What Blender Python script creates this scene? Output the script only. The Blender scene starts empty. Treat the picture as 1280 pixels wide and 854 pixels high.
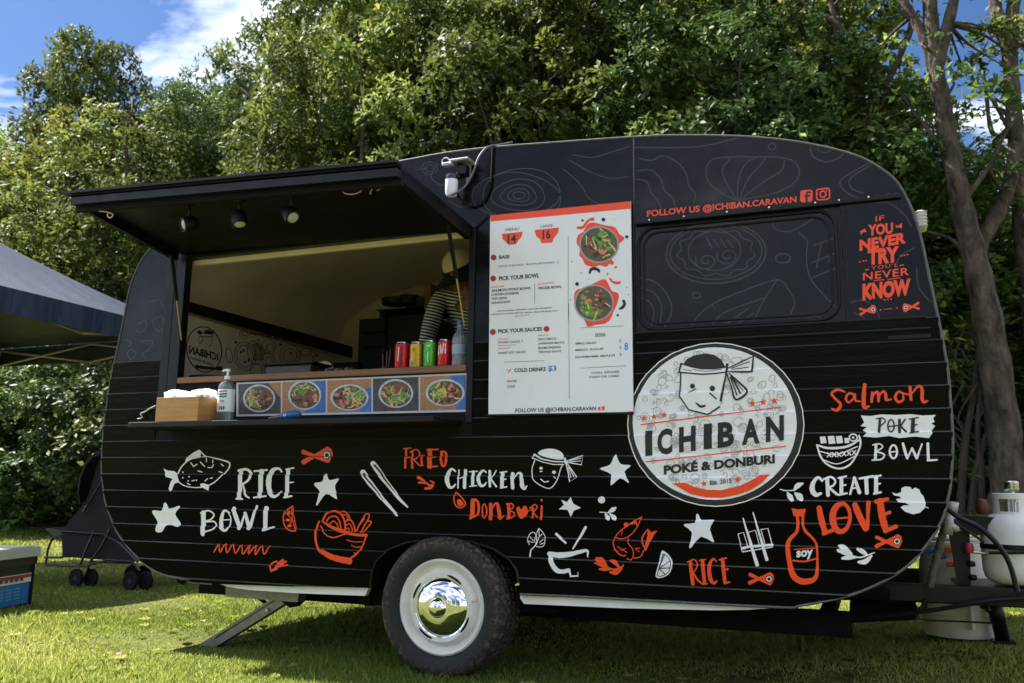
import bpy, bmesh, math, random
import numpy as np
from mathutils import Vector, Matrix
from mathutils.geometry import tessellate_polygon
scn = bpy.context.scene
COL = scn.collection
R = math.radians

# ---------------------------------------------------------------- camera
FPX = 1096.7
_yaw, _pit, _rol = R(-22.109), R(9.748), R(.7644)
_f = Vector((math.sin(_yaw)*math.cos(_pit), math.cos(_yaw)*math.cos(_pit), math.sin(_pit)))
_r0 = Vector((math.cos(_yaw), -math.sin(_yaw), 0)); _u0 = _r0.cross(_f)
_r = math.cos(_rol)*_r0 + math.sin(_rol)*_u0
_u = -math.sin(_rol)*_r0 + math.cos(_rol)*_u0
CAM = Vector((0, -3.62, .80))
cam_d = bpy.data.cameras.new('camera'); cam = bpy.data.objects.new('camera', cam_d); COL.objects.link(cam)
cam_d.sensor_width = 36; cam_d.lens = FPX/1280*36; cam_d.clip_start = .05; cam_d.clip_end = 3000
M = Matrix((_r, _u, -_f)).transposed().to_4x4(); M.translation = CAM; cam.matrix_world = M
cam_d.dof.use_dof = True; cam_d.dof.focus_distance = 4.0; cam_d.dof.aperture_fstop = 4.5
scn.camera = cam

# ---------------------------------------------------------------- world, sun, exposure
SUN = Vector((-.75, .05, 1.0)).normalized()
w = bpy.data.worlds.new('World'); scn.world = w; w.use_nodes = True
nt = w.node_tree; nt.nodes.clear()
def N(t, tree=None, **kw):
    n = (tree or nt).nodes.new(t)
    for k, v in kw.items(): setattr(n, k, v)
    return n
out = N('ShaderNodeOutputWorld'); bg = N('ShaderNodeBackground'); sky = N('ShaderNodeTexSky')
sky.sky_type = 'NISHITA'; sky.sun_disc = False
sky.sun_elevation = math.asin(SUN.z); sky.sun_rotation = math.atan2(SUN.x, SUN.y)
sky.air_density = 1.0; sky.dust_density = .4; sky.ozone_density = 3.5
bg.inputs[1].default_value = .050
tc = N('ShaderNodeTexCoord'); sep = N('ShaderNodeSeparateXYZ'); nt.links.new(tc.outputs['Generated'], sep.inputs[0])
zc = N('ShaderNodeMath', operation='MAXIMUM'); nt.links.new(sep.outputs[2], zc.inputs[0]); zc.inputs[1].default_value = .06
za = N('ShaderNodeMath', operation='ADD'); nt.links.new(zc.outputs[0], za.inputs[0]); za.inputs[1].default_value = .050
dx = N('ShaderNodeMath', operation='DIVIDE'); dy = N('ShaderNodeMath', operation='DIVIDE')
nt.links.new(sep.outputs[0], dx.inputs[0]); nt.links.new(za.outputs[0], dx.inputs[1])
nt.links.new(sep.outputs[1], dy.inputs[0]); nt.links.new(za.outputs[0], dy.inputs[1])
cmb = N('ShaderNodeCombineXYZ'); nt.links.new(dx.outputs[0], cmb.inputs[0]); nt.links.new(dy.outputs[0], cmb.inputs[1])
mp = N('ShaderNodeMapping'); mp.inputs['Scale'].default_value = (1.0, 1.7, 1); mp.inputs['Location'].default_value = (3.1, .4, 0)
mp.inputs['Rotation'].default_value = (0, 0, .5)
nt.links.new(cmb.outputs[0], mp.inputs[0])
nz = N('ShaderNodeTexNoise'); nz.inputs['Scale'].default_value = 1.15; nz.inputs['Detail'].default_value = 9; nz.inputs['Roughness'].default_value = .55
nz.inputs['Distortion'].default_value = .5
nt.links.new(mp.outputs[0], nz.inputs[0])
cr = N('ShaderNodeValToRGB'); cr.color_ramp.elements[0].position = .45; cr.color_ramp.elements[1].position = .86
nt.links.new(nz.outputs[0], cr.inputs[0])
mx = N('ShaderNodeMix', data_type='RGBA'); nt.links.new(cr.outputs[0], mx.inputs[0])
hs = N('ShaderNodeHueSaturation'); hs.inputs['Saturation'].default_value = 1.18; hs.inputs['Hue'].default_value = .508; hs.inputs['Value'].default_value = .62
nt.links.new(sky.outputs[0], hs.inputs['Color']); nt.links.new(hs.outputs[0], mx.inputs[6])
mx.inputs[7].default_value = (20.5, 20.5, 21.5, 1)
nt.links.new(mx.outputs[2], bg.inputs[0]); nt.links.new(bg.outputs[0], out.inputs[0])
sl = bpy.data.lights.new('sun', 'SUN'); sl.energy = 3.9; sl.angle = R(.55); sl.color = (1, .95, .86)
so = bpy.data.objects.new('sun', sl); COL.objects.link(so); so.rotation_euler = SUN.to_track_quat('Z', 'Y').to_euler()
so.location = (-6, 2, 12)
scn.view_settings.view_transform = 'Standard'; scn.view_settings.look = 'None'; scn.view_settings.exposure = 2.25
scn.view_settings.gamma = 1
scn.render.engine = 'CYCLES'; scn.render.resolution_x = 1024; scn.render.resolution_y = 683
scn.cycles.max_bounces = 6; scn.cycles.transparent_max_bounces = 6

# ---------------------------------------------------------------- helpers
def on(px, py, v=0.0, ax=1):
    """pixel of the 1280 px photo -> the point of the world plane (axis ax = v) behind it"""
    d = _f*FPX + _r*(px-640) + _u*(427-py)
    return CAM + d*((v-CAM[ax])/d[ax])
def tag(o, label=None, cat=None, group=None, kind=None):
    if label: o['label'] = label
    if cat: o['category'] = cat
    if group: o['group'] = group
    if kind: o['kind'] = kind
    return o
def thing(name, label, cat, loc=(0, 0, 0), group=None):
    o = bpy.data.objects.new(name, None); COL.objects.link(o); o.location = loc; o.empty_display_size = .1
    return tag(o, label, cat, group)
def attach(o, parent):
    if parent is not None:
        o.parent = parent
        if parent.type == 'EMPTY': o.location = Vector(o.location) - Vector(parent.location)
    return o
def from_bm(name, bm, mats, parent=None, smooth=False, local=False):
    me = bpy.data.meshes.new(name); bm.to_mesh(me); bm.free()
    for m in (mats if isinstance(mats, (list, tuple)) else [mats]): me.materials.append(m)
    if smooth:
        for p in me.polygons: p.use_smooth = True
        try: me.set_sharp_from_angle(angle=R(38))
        except Exception: pass
    o = bpy.data.objects.new(name, me); COL.objects.link(o)
    if parent is not None:
        o.parent = parent
        if parent.type == 'EMPTY' and not local: o.location = -Vector(parent.location)
    return o
def BM(): return bmesh.new()
def box(bm, c, s, rot=None, bev=0, mat=0):
    g = bmesh.ops.create_cube(bm, size=1)['verts']
    for v in g:
        v.co = Vector((v.co.x*s[0], v.co.y*s[1], v.co.z*s[2]))
        if rot is not None: v.co = rot @ v.co
        v.co += Vector(c)
    for f in set(f for v in g for f in v.link_faces): f.material_index = mat
    if bev > 0:
        bev = min(bev, min(abs(q) for q in s)*.45)
        bmesh.ops.bevel(bm, geom=list(set(e for v in g for e in v.link_edges)), offset=bev, segments=2, affect='EDGES', profile=.5)
def poly8(bm, p, mat=0):
    """box from 8 corners: 0-3 one loop, 4-7 the opposite loop"""
    v = [bm.verts.new(Vector(q)) for q in p]
    for f in ((3, 2, 1, 0), (4, 5, 6, 7), (0, 1, 5, 4), (1, 2, 6, 5), (2, 3, 7, 6), (3, 0, 4, 7)):
        ff = bm.faces.new([v[i] for i in f]); ff.material_index = mat
    bmesh.ops.recalc_face_normals(bm, faces=list({f for q in v for f in q.link_faces}))
def prism(bm, pts, off, mat=0):
    """pts: 3-D outline, off: extrusion vector"""
    off = Vector(off); a = [bm.verts.new(Vector(p)) for p in pts]; b = [bm.verts.new(Vector(p)+off) for p in pts]
    n = len(a); fs = [bm.faces.new(a), bm.faces.new(b[::-1])]
    for i in range(n): fs.append(bm.faces.new((a[i], b[i], b[(i+1) % n], a[(i+1) % n])))
    for f in fs: f.material_index = mat
    bmesh.ops.recalc_face_normals(bm, faces=fs)
def catmull(P, n=6, closed=False):
    P = [Vector(p) for p in P]
    if len(P) < 3 and not closed: return P
    o = []; L = len(P); rng = range(L if closed else L-1)
    for i in rng:
        p1 = P[i]; p2 = P[(i+1) % L]
        p0 = P[(i-1) % L] if (closed or i > 0) else p1*2-p2
        p3 = P[(i+2) % L] if (closed or i+2 < L) else p2*2-p1
        for k in range(n):
            t = k/n
            o.append(.5*((2*p1)+(p2-p0)*t+(2*p0-5*p1+4*p2-p3)*t*t+(3*p1-p0-3*p2+p3)*t**3))
    if not closed: o.append(P[-1])
    return o
def tube(bm, pts, r, seg=8, closed=False, mat=0, cap=True):
    pts = [Vector(p) for p in pts]; rs = r if isinstance(r, (list, tuple)) else [r]*len(pts)
    rings = []; n = len(pts); prev = None
    for i, p in enumerate(pts):
        a = pts[(i-1) % n] if (closed or i > 0) else p; b = pts[(i+1) % n] if (closed or i < n-1) else p
        t = (b-a).normalized()
        if prev is None: x = t.orthogonal().normalized()
        else:
            x = prev - t*prev.dot(t)
            x = x.normalized() if x.length > 1e-6 else t.orthogonal().normalized()
        prev = x; y = t.cross(x)
        rings.append([bm.verts.new(p + (x*math.cos(2*math.pi*k/seg)+y*math.sin(2*math.pi*k/seg))*rs[i]) for k in range(seg)])
    for i in range(n if closed else n-1):
        A = rings[i]; B = rings[(i+1) % n]
        for k in range(seg):
            f = bm.faces.new((A[k], A[(k+1) % seg], B[(k+1) % seg], B[k])); f.material_index = mat; f.smooth = True
    if cap and not closed:
        f = bm.faces.new(rings[0][::-1]); f.material_index = mat
        f = bm.faces.new(rings[-1]); f.material_index = mat
def lathe(bm, prof, c=(0, 0, 0), axis='z', seg=32, mat=0, mats=None):
    """prof: (radius, height) pairs; axis z or y (y: height runs towards -y)"""
    rings = []
    for (r, h) in prof:
        ring = []
        for k in range(seg):
            a = 2*math.pi*k/seg
            q = Vector((r*math.cos(a), r*math.sin(a), h)) if axis == 'z' else Vector((r*math.cos(a), -h, r*math.sin(a)))
            ring.append(bm.verts.new(q+Vector(c)))
        rings.append(ring)
    fs = []
    for i in range(len(rings)-1):
        for k in range(seg):
            f = bm.faces.new((rings[i][k], rings[i][(k+1) % seg], rings[i+1][(k+1) % seg], rings[i+1][k]))
            f.material_index = mats[i] if mats else mat; f.smooth = True; fs.append(f)
    for rg, rv in ((rings[0], True), (rings[-1], False)):
        f = bm.faces.new(rg[::-1] if rv else rg); f.material_index = mat if not mats else (mats[0] if rv else mats[-1]); fs.append(f)
    bmesh.ops.recalc_face_normals(bm, faces=fs)
def grid_mesh(name, V, F, mats, parent=None):
    me = bpy.data.meshes.new(name)
    V = np.asarray(V, np.float32); F = np.asarray(F, np.int32); k = F.shape[1]
    me.vertices.add(len(V)); me.vertices.foreach_set('co', V.ravel())
    me.loops.add(F.size); me.loops.foreach_set('vertex_index', F.ravel())
    me.polygons.add(len(F)); me.polygons.foreach_set('loop_start', np.arange(len(F), dtype=np.int32)*k)
    me.polygons.foreach_set('loop_total', np.full(len(F), k, np.int32))
    me.update(calc_edges=True)
    for m in mats: me.materials.append(m)
    return me

# ---------------------------------------------------------------- materials
def mat(name, col, rough=.6, metal=0, bump=0, bscale=60, bdist=.01, var=0, vscale=8, spec=.5, coat=0, stretch=None, trans=0, alpha=1, emit=None, rvar=0, detail=6):
    m = bpy.data.materials.new(name); m.use_nodes = True; t = m.node_tree; b = t.nodes['Principled BSDF']
    b.inputs['Base Color'].default_value = (*col, 1); b.inputs['Roughness'].default_value = rough; b.inputs['Metallic'].default_value = metal
    b.inputs['Specular IOR Level'].default_value = spec; b.inputs['Coat Weight'].default_value = coat; b.inputs['Transmission Weight'].default_value = trans
    if emit: b.inputs['Emission Color'].default_value = (*emit[0], 1); b.inputs['Emission Strength'].default_value = emit[1]
    if bump or var or rvar:
        c = t.nodes.new('ShaderNodeTexCoord'); mpn = t.nodes.new('ShaderNodeMapping'); t.links.new(c.outputs['Object'], mpn.inputs[0])
        if stretch: mpn.inputs['Scale'].default_value = stretch
    if var or rvar:
        n = t.nodes.new('ShaderNodeTexNoise'); n.inputs['Scale'].default_value = vscale; n.inputs['Detail'].default_value = detail; n.inputs['Roughness'].default_value = .62
        t.links.new(mpn.outputs[0], n.inputs[0])
    if var:
        mr = t.nodes.new('ShaderNodeMapRange'); mr.inputs[1].default_value = .3; mr.inputs[2].default_value = .7
        mr.inputs[3].default_value = 1-var; mr.inputs[4].default_value = 1+var; t.links.new(n.outputs[0], mr.inputs[0])
        vm = t.nodes.new('ShaderNodeVectorMath'); vm.operation = 'SCALE'; vm.inputs[0].default_value = col
        t.links.new(mr.outputs[0], vm.inputs['Scale']); t.links.new(vm.outputs[0], b.inputs['Base Color'])
    if rvar:
        mr = t.nodes.new('ShaderNodeMapRange'); mr.inputs[1].default_value = .3; mr.inputs[2].default_value = .7
        mr.inputs[3].default_value = max(.02, rough-rvar); mr.inputs[4].default_value = rough+rvar
        t.links.new(n.outputs[0], mr.inputs[0]); t.links.new(mr.outputs[0], b.inputs['Roughness'])
    if bump:
        n2 = t.nodes.new('ShaderNodeTexNoise'); n2.inputs['Scale'].default_value = bscale; n2.inputs['Detail'].default_value = 5
        t.links.new(mpn.outputs[0], n2.inputs[0]); bp = t.nodes.new('ShaderNodeBump'); bp.inputs['Strength'].default_value = bump; bp.inputs['Distance'].default_value = bdist
        t.links.new(n2.outputs[0], bp.inputs['Height']); t.links.new(bp.outputs[0], b.inputs['Normal'])
    return m
VIN = (.0022, .0022, .0026)
m_vinyl = mat('black_vinyl', VIN, .24, bump=.10, bscale=5, rvar=.10, vscale=5, stretch=(1, 1, 1.6), spec=.26)
m_vinyl_rough = mat('black_vinyl_wrinkled', VIN, .20, bump=.24, bscale=7, rvar=.10, vscale=7, stretch=(.5, 1, 3.6), spec=.10)
m_vinyl_low = mat('black_vinyl_lower', (.0018, .0018, .002), .28, bump=.12, bscale=6, rvar=.12, vscale=5, stretch=(.5, 1, 3), spec=.05)
m_black = mat('black_paint', (.004, .004, .0042), .42, spec=.3, bump=.1, bscale=40, rvar=.1, vscale=12)
m_matt = mat('matt_black', (.0045, .0045, .0045), .75, spec=.2, var=.3, vscale=15)
m_under = mat('chassis_black', (.004, .004, .004), .85, spec=.15, var=.5, vscale=9, bump=.3, bscale=30)
m_white = mat('white_print', (.83, .815, .84), .42, var=.04, vscale=14)
m_orange = mat('orange_print', (.90, .070, .013), .42, var=.05, vscale=14)
m_black_print = mat('black_print', (.012, .012, .014), .45)
m_blue_print = mat('blue_print', (.03, .22, .68), .5)
m_grey_line = mat('grey_line_print', (.027, .028, .032), .42)
m_doodle = mat('pale_grey_print', (.42, .43, .46), .5)
m_board = mat('white_board', (.80, .785, .83), .5, bump=.15, bscale=5, var=.05, vscale=3, stretch=(1, 1, .6))
m_red_print = mat('red_dot_print', (.42, .025, .015), .5)
m_bead = mat('aluminium_trim', (.10, .10, .098), .5, metal=.3, var=.3, vscale=30)
m_metal = mat('galvanised_metal', (.20, .195, .17), .45, metal=.6, var=.25, vscale=25, bump=.1)
m_steel = mat('bright_steel', (.6, .6, .6), .25, metal=1, rvar=.1, vscale=20)
m_chrome = mat('chrome', (.85, .85, .86), .03, metal=1)
m_rimp = mat('rim_paint', (.72, .70, .64), .35, var=.12, vscale=9, bump=.06, bscale=30)
m_sill = mat('white_skirt_paint', (.82, .80, .77), .45, var=.08, vscale=10)
m_cream = mat('cream_lining', (.82, .70, .66), .7, var=.12, vscale=3)
m_trim = mat('cream_trim', (.74, .65, .56), .6, var=.1, vscale=6)
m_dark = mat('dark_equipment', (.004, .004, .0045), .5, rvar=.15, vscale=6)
m_brass = mat('brass', (.45, .33, .16), .4, metal=.7)
m_lens = mat('lamp_lens', (.5, .5, .47), .15, spec=.8)

# ---------------------------------------------------------------- body outline (side wall lies in the plane y = 0)
LEFT = [(128, 598), (127.3, 580), (129.3, 540), (133, 512), (137.5, 480), (142.5, 455), (149.3, 424.6), (156, 392), (161, 365.5), (167.6, 345), (176.6, 326), (193.4, 305),
        (215, 287), (260, 262), (320, 240), (380, 225), (440, 212), (500, 202), (560, 191), (620, 184), (700, 178), (793, 171.5), (842, 169.6), (905, 170), (952, 172.5), (999, 178), (1045.6, 187.5),
        (1077, 197.5), (1102, 211.6), (1120.6, 227), (1133, 247.5), (1142.5, 269), (1152, 300.6), (1161, 344), (1170.6, 388), (1177, 419), (1184.6, 462.5), (1188.3, 507),
        (1191, 551.5), (1188.5, 600), (1184.8, 624), (1177, 651), (1160, 679), (1136, 706), (1105.6, 726), (1060, 745), (1000, 757)]
BOT_R = [(972, 759), (780.6, 749), (650, 742.7)]
ARCH = [(649.5, 728), (646.8, 712), (637.7, 698.6), (617, 685), (588, 675.5), (549, 672), (508, 677), (485.5, 686), (469.5, 701), (464, 717), (462.6, 735)]
BOT_L = [(265.6, 730), (240, 724.6), (225, 722.7), (205, 718.5), (185.5, 708.6), (171.4, 696), (157.4, 680.5), (146, 663.7), (137.7, 644), (132, 627)]
def xz(p): q = on(*p); return Vector((q.x, q.z))
SIL = [xz(p) for p in LEFT+BOT_R+BOT_L]
SILC = catmull(SIL, 3, True)                       # outline without the wheel arch
i0 = min(range(len(SILC)), key=lambda i: (SILC[i]-xz(BOT_R[-1])).length); i1 = min(range(len(SILC)), key=lambda i: (SILC[i]-xz(BOT_L[0])).length)
OUT = SILC[:i0+1]+[xz(p) for p in ARCH]+SILC[i1:]
WID = 2.05
XL, XR, ZB, ZO = -3.378, -1.692, 1.118, 2.035      # serving opening
ZS, PIT, LIP = .44, .0865, .0048
m_lip = mat('grey_board_edge', (.050, .050, .048), .5, var=.85, vscale=2.2, spec=.3)  # patchy grey, lighter than the wrap, for the upper lip of each board
ZTOP = ZS+12*PIT
def relief(z):
    if z >= ZTOP-1e-6: return 0.0
    k = (z-ZS)/PIT; t = (k-math.floor(k))*PIT       # height above the lower joint
    if t > PIT-LIP: return -.0070*(PIT-t)/LIP
    return -.0070*t/(PIT-LIP)
LEVELS = sorted([ZS+k*PIT for k in range(-3, 13)]+[ZS+k*PIT-LIP for k in range(-3, 13)])
def cut(bm, co, no, inner=False, outer=False):
    bmesh.ops.bisect_plane(bm, geom=bm.verts[:]+bm.edges[:]+bm.faces[:], dist=1e-6, plane_co=co, plane_no=no, clear_inner=inner, clear_outer=outer)
def side_bm(x0=-9, x1=9, z0=-9, z1=9):
    bm = BM(); vs = [bm.verts.new((p.x, 0, p.y)) for p in OUT]
    for t in tessellate_polygon([[Vector((p.x, p.y, 0)) for p in OUT]]):
        try: bm.faces.new([vs[i] for i in t])
        except ValueError: pass
    for co, no in (((x0, 0, 0), (-1, 0, 0)), ((x1, 0, 0), (1, 0, 0)), ((0, 0, z0), (0, 0, -1)), ((0, 0, z1), (0, 0, 1))):
        if abs(co[0])+abs(co[2]) < 8: cut(bm, co, no, outer=True)
    bmesh.ops.dissolve_limit(bm, angle_limit=.01, verts=bm.verts[:], edges=bm.edges[:])
    for f in bm.faces:
        if f.normal.y > 0: f.normal_flip()
    return bm
def side_part(name, m, par, x0=-9, x1=9, z0=-9, z1=9, y=0, siding=False, label=None):
    bm = side_bm(x0, x1, z0, z1)
    if not bm.faces: bm.free(); return None
    if siding:
        for z in LEVELS:
            if z0 < z < z1: cut(bm, (0, 0, z), (0, 0, 1))
        for v in bm.verts: v.co.y = relief(min(max(v.co.z, z0+1e-5), z1-1e-7)) if v.co.z < z1-1e-5 else 0
    else:
        for v in bm.verts: v.co.y = y
    for f in list(bm.faces):
        if f.normal.y > 0: f.normal_flip()
    # returned edge: fold the rim 12 mm back so the sheet has thickness
    es = [e for e in bm.edges if e.is_boundary]
    r = bmesh.ops.extrude_edge_only(bm, edges=es)
    for g in r['geom']:
        if isinstance(g, bmesh.types.BMVert): g.co.y += .012
    bmesh.ops.recalc_face_normals(bm, faces=bm.faces[:])
    left = set(bm.faces); isl = []
    while left:                                     # a board cut in two by the wheel arch is two boards
        st = [left.pop()]; cur = set(st)
        while st:
            for e in st.pop().edges:
                for q in e.link_faces:
                    if q in left: left.discard(q); cur.add(q); st.append(q)
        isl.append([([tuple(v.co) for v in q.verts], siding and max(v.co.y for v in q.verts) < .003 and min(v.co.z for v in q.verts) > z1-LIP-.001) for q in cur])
    bm.free()
    for fs in isl:
        b2 = BM(); dct = {}
        for q, on_lip in fs:
            ff_ = b2.faces.new([dct.setdefault(c, None) or dct.__setitem__(c, b2.verts.new(c)) or dct[c] for c in q]); ff_.material_index = int(on_lip)
        o = from_bm(name, b2, [m, m_lip], par); tag(o, label)
    return o

# ---------------------------------------------------------------- flat print traced on a plane
_fc = {}
def text_geo(s, bold, track=1.0, slant=0):
    key = (s, bold, track, slant)
    if key in _fc: return _fc[key]
    def mk(t):
        c = bpy.data.curves.new('t', 'FONT'); c.body = t; c.resolution_u = 3; c.offset = bold; c.space_character = track; c.shear = slant
        o = bpy.data.objects.new('t', c); COL.objects.link(o)
        me = bpy.data.meshes.new_from_object(o); bpy.data.objects.remove(o); bpy.data.curves.remove(c)
        V = [(v.co.x, v.co.y) for v in me.vertices]; F = [tuple(p.vertices) for p in me.polygons]; bpy.data.meshes.remove(me); return V, F
    V, F = mk(s); H, _ = mk('H'); cap = max(v[1] for v in H)
    x0 = min(v[0] for v in V); x1 = max(v[0] for v in V)
    _fc[key] = ([((x-x0)/(x1-x0), y/cap) for x, y in V], F); return _fc[key]
class Ink:
    """collects strokes, filled outlines and text in pixels of one crop of the photograph"""
    def __init__(s, ox=0, oy=0, sc=1): s.t = (ox, oy, sc); s.V = []; s.F = []; s.E = []; s.e = 0; s.cuts = [0]
    def _v(s, x, y, raw=False):
        ox, oy, sc = s.t
        s.V.append((x, y) if raw else (ox+x/sc, oy+y/sc)); s.E.append(s.e); return len(s.V)-1
    def at(s, ox, oy, sc): s.t = (ox, oy, sc); return s
    def P(s, pts, smooth=0):
        if smooth: pts = [(q.x, q.y) for q in catmull([(a, b, 0) for a, b in pts], smooth, True)]
        b = [s._v(*p) for p in pts]
        for t in tessellate_polygon([[Vector((p[0], p[1], 0)) for p in pts]]): s.F.append(tuple(b[i] for i in t))
        s.e += .00004; return s
    def S(s, pts, wd, n=5, closed=False, straight=False, jit=.06):
        k = len(pts); ws = list(wd) if isinstance(wd, (list, tuple)) else [wd]*k
        ws = [ws[min(i, len(ws)-1)] for i in range(k)]
        P = [(p[0], p[1], ws[i]) for i, p in enumerate(pts)]
        C = [Vector(p) for p in P] if straight else catmull(P, n, closed)
        if straight and closed: C.append(C[0])
        L = len(C); pv = None
        for i, c in enumerate(C):
            a = C[max(0, i-1)]; b = C[min(L-1, i+1)]
            t = Vector((b.x-a.x, b.y-a.y)); t = t.normalized() if t.length > 1e-6 else Vector((1, 0)); nn = Vector((-t.y, t.x))
            h = max(.3, c.z)*.5*(1+random.uniform(-jit, jit)); s.e += .000012
            l = s._v(c.x+nn.x*h, c.y+nn.y*h); r = s._v(c.x-nn.x*h, c.y-nn.y*h)
            if pv: s.F.append((pv[0], l, r, pv[1]))
            pv = (l, r)
            if i in (0, L-1) and not closed:
                sg = -1 if i == 0 else 1; m = [l]
                for q in range(1, 5):
                    an = math.pi*q/5; m.append(s._v(c.x+nn.x*h*math.cos(an)+sg*t.x*h*math.sin(an)*.8, c.y+nn.y*h*math.cos(an)+sg*t.y*h*math.sin(an)*.8))
                m.append(r); s.F.append(tuple(m))
        s.e += .00002; return s
    def O(s, cx, cy, rx, ry, wd, rot=0, n=14, a0=0, a1=360):
        pts = []
        for i in range(n):
            a = R(a0+(a1-a0)*i/(n if a1-a0 == 360 else n-1)); x = rx*math.cos(a); y = ry*math.sin(a)
            pts.append((cx+x*math.cos(rot)-y*math.sin(rot), cy+x*math.sin(rot)+y*math.cos(rot)))
        return s.S(pts, wd, 3, closed=(a1-a0 == 360)) if a1-a0 != 360 else s._ring(cx, cy, rx, ry, wd, rot)
    def _ring(s, cx, cy, rx, ry, wd, rot=0, n=36):
        ids = []
        for i in range(n):
            a = 2*math.pi*i/n; q = []
            for k in (-.5, .5):
                x = (rx+wd*k)*math.cos(a); y = (ry+wd*k)*math.sin(a)
                q.append(s._v(cx+x*math.cos(rot)-y*math.sin(rot), cy+x*math.sin(rot)+y*math.cos(rot)))
            ids.append(q)
        for i in range(n): a = ids[i]; b = ids[(i+1) % n]; s.F.append((a[0], a[1], b[1], b[0]))
        s.e += .00003; return s
    def disc(s, cx, cy, rx, ry, n=28, rot=0):
        return s.P([(cx+rx*math.cos(2*math.pi*i/n)*math.cos(rot)-ry*math.sin(2*math.pi*i/n)*math.sin(rot), cy+rx*math.cos(2*math.pi*i/n)*math.sin(rot)+ry*math.sin(2*math.pi*i/n)*math.cos(rot)) for i in range(n)])
    def star(s, cx, cy, r, k=.42, rot=-90):
        return s.P([(cx+(r if i % 2 == 0 else r*k)*math.cos(R(rot+36*i)), cy+(r if i % 2 == 0 else r*k)*math.sin(R(rot+36*i))) for i in range(10)])
    def T(s, txt, A, B, h, bold=.015, track=1.0, slant=0):
        V, F = text_geo(txt, bold, track, slant); b = len(s.V)
        dx, dy = B[0]-A[0], B[1]-A[1]; s.e += .00004
        for (u, v) in V: s._v(A[0]+dx*u, A[1]+dy*u-h*v)
        for f in F: s.F.append(tuple(b+i for i in f))
        return s
    def __setattr__(s, k, v):
        if k == 'e' and s.__dict__.get('F'):                        # one primitive finished
            if s.cuts[-1] != len(s.F): s.cuts.append(len(s.F))
        s.__dict__[k] = v
    def split(s, gap=2.5):
        """one Ink per cluster of primitives lying apart on the surface"""
        s.e = s.e; B = []
        for a, b in zip(s.cuts, s.cuts[1:]):
            ids = sorted({i for f in s.F[a:b] for i in f}); xs_ = [s.V[i][0] for i in ids]; ys_ = [s.V[i][1] for i in ids]
            B.append([min(xs_)-gap/2, min(ys_)-gap/2, max(xs_)+gap/2, max(ys_)+gap/2, list(range(a, b))])
        done = False
        while not done:
            done = True
            for i in range(len(B)):
                for j in range(i+1, len(B)):
                    p, q = B[i], B[j]
                    if p[0] < q[2] and q[0] < p[2] and p[1] < q[3] and q[1] < p[3]:
                        B[i] = [min(p[0], q[0]), min(p[1], q[1]), max(p[2], q[2]), max(p[3], q[3]), p[4]+q[4]]; B.pop(j); done = False; break
                if not done: break
        out_ = []
        for b in B:
            n = Ink(); mp_ = {}
            for fi in b[4]:
                f = []
                for i in s.F[fi]:
                    if i not in mp_: mp_[i] = len(n.V); n.V.append(s.V[i]); n.E.append(s.E[i])
                    f.append(mp_[i])
                n.F.append(tuple(f))
            out_.append(n)
        return out_
    def build(s, name, m, par, label=None, layer=1, Y=0.0, conform=True, fn=None, thick=.0007):
        mxe = max(s.E) if s.E else 0
        lim = .0008 if conform else .00045
        if mxe > lim: s.E = [e*lim/mxe for e in s.E]
        bm = BM(); fn = fn or (lambda x, y: on(x, y, Y))
        pts = [fn(x, y) for x, y in s.V]; nrm = None
        lay = bm.verts.layers.float.new('e')
        vs = [bm.verts.new(p) for p in pts]
        for v, e in zip(vs, s.E): v[lay] = e
        for f in s.F:
            try: bm.faces.new([vs[i] for i in f])
            except ValueError: pass
        if conform:
            z0 = min(p.z for p in pts); z1 = max(p.z for p in pts)
            for z in LEVELS:
                if z0 < z < z1: cut(bm, (0, 0, z), (0, 0, 1))
            for v in bm.verts: v.co.y = relief(v.co.z)-.0008-.0011*layer-v[lay]
        else:
            off = (lambda v: -.0006*layer-v[lay])
            for v in bm.verts: v.co.y += off(v)
        bm.normal_update()
        for f in bm.faces:
            if f.normal.y > 0: f.normal_flip()
        return tag(from_bm(name, bm, m, par), label)

# ---------------------------------------------------------------- ground and the lawn
def sstep(a, b, t): t = np.clip((t-a)/(b-a), 0, 1); return t*t*(3-2*t)
def gz(x, y):
    x = np.asarray(x, float); y = np.asarray(y, float)
    z = .16*sstep(-.9, .5, x)*sstep(.2, .9, y)+sstep(2.6, 9.5, y)*(.20+.22*sstep(-6, 0, x))
    z = z + sstep(9, 40, y)*1.5+.012*np.sin(x*1.7+y*.6)*np.cos(y*1.3-x*.4)*sstep(2.3, 3.2, y)
    return z
xs = np.concatenate([np.linspace(-900, -24, 10), np.linspace(-20, 12, 97), np.linspace(16, 900, 10)])
ys = np.concatenate([np.linspace(-900, -24, 10), np.linspace(-20, 24, 133), np.linspace(28, 900, 10)])
X, Y = np.meshgrid(xs, ys); Z = gz(X, Y); V = np.stack([X, Y, Z], -1).reshape(-1, 3)
nx, ny = len(xs), len(ys); I = np.arange(nx*ny).reshape(ny, nx)
F = np.stack([I[:-1, :-1], I[:-1, 1:], I[1:, 1:], I[1:, :-1]], -1).reshape(-1, 4)
m_soil = mat('lawn_soil', (.075, .082, .020), .95, var=.45, vscale=2.2, bump=.5, bscale=25, spec=.15)
me = grid_mesh('ground', V, F, [m_soil]); me.shade_smooth()
g = bpy.data.objects.new('ground', me); COL.objects.link(g); tag(g, 'mown grassy field the caravan is parked on', kind='structure')

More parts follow.
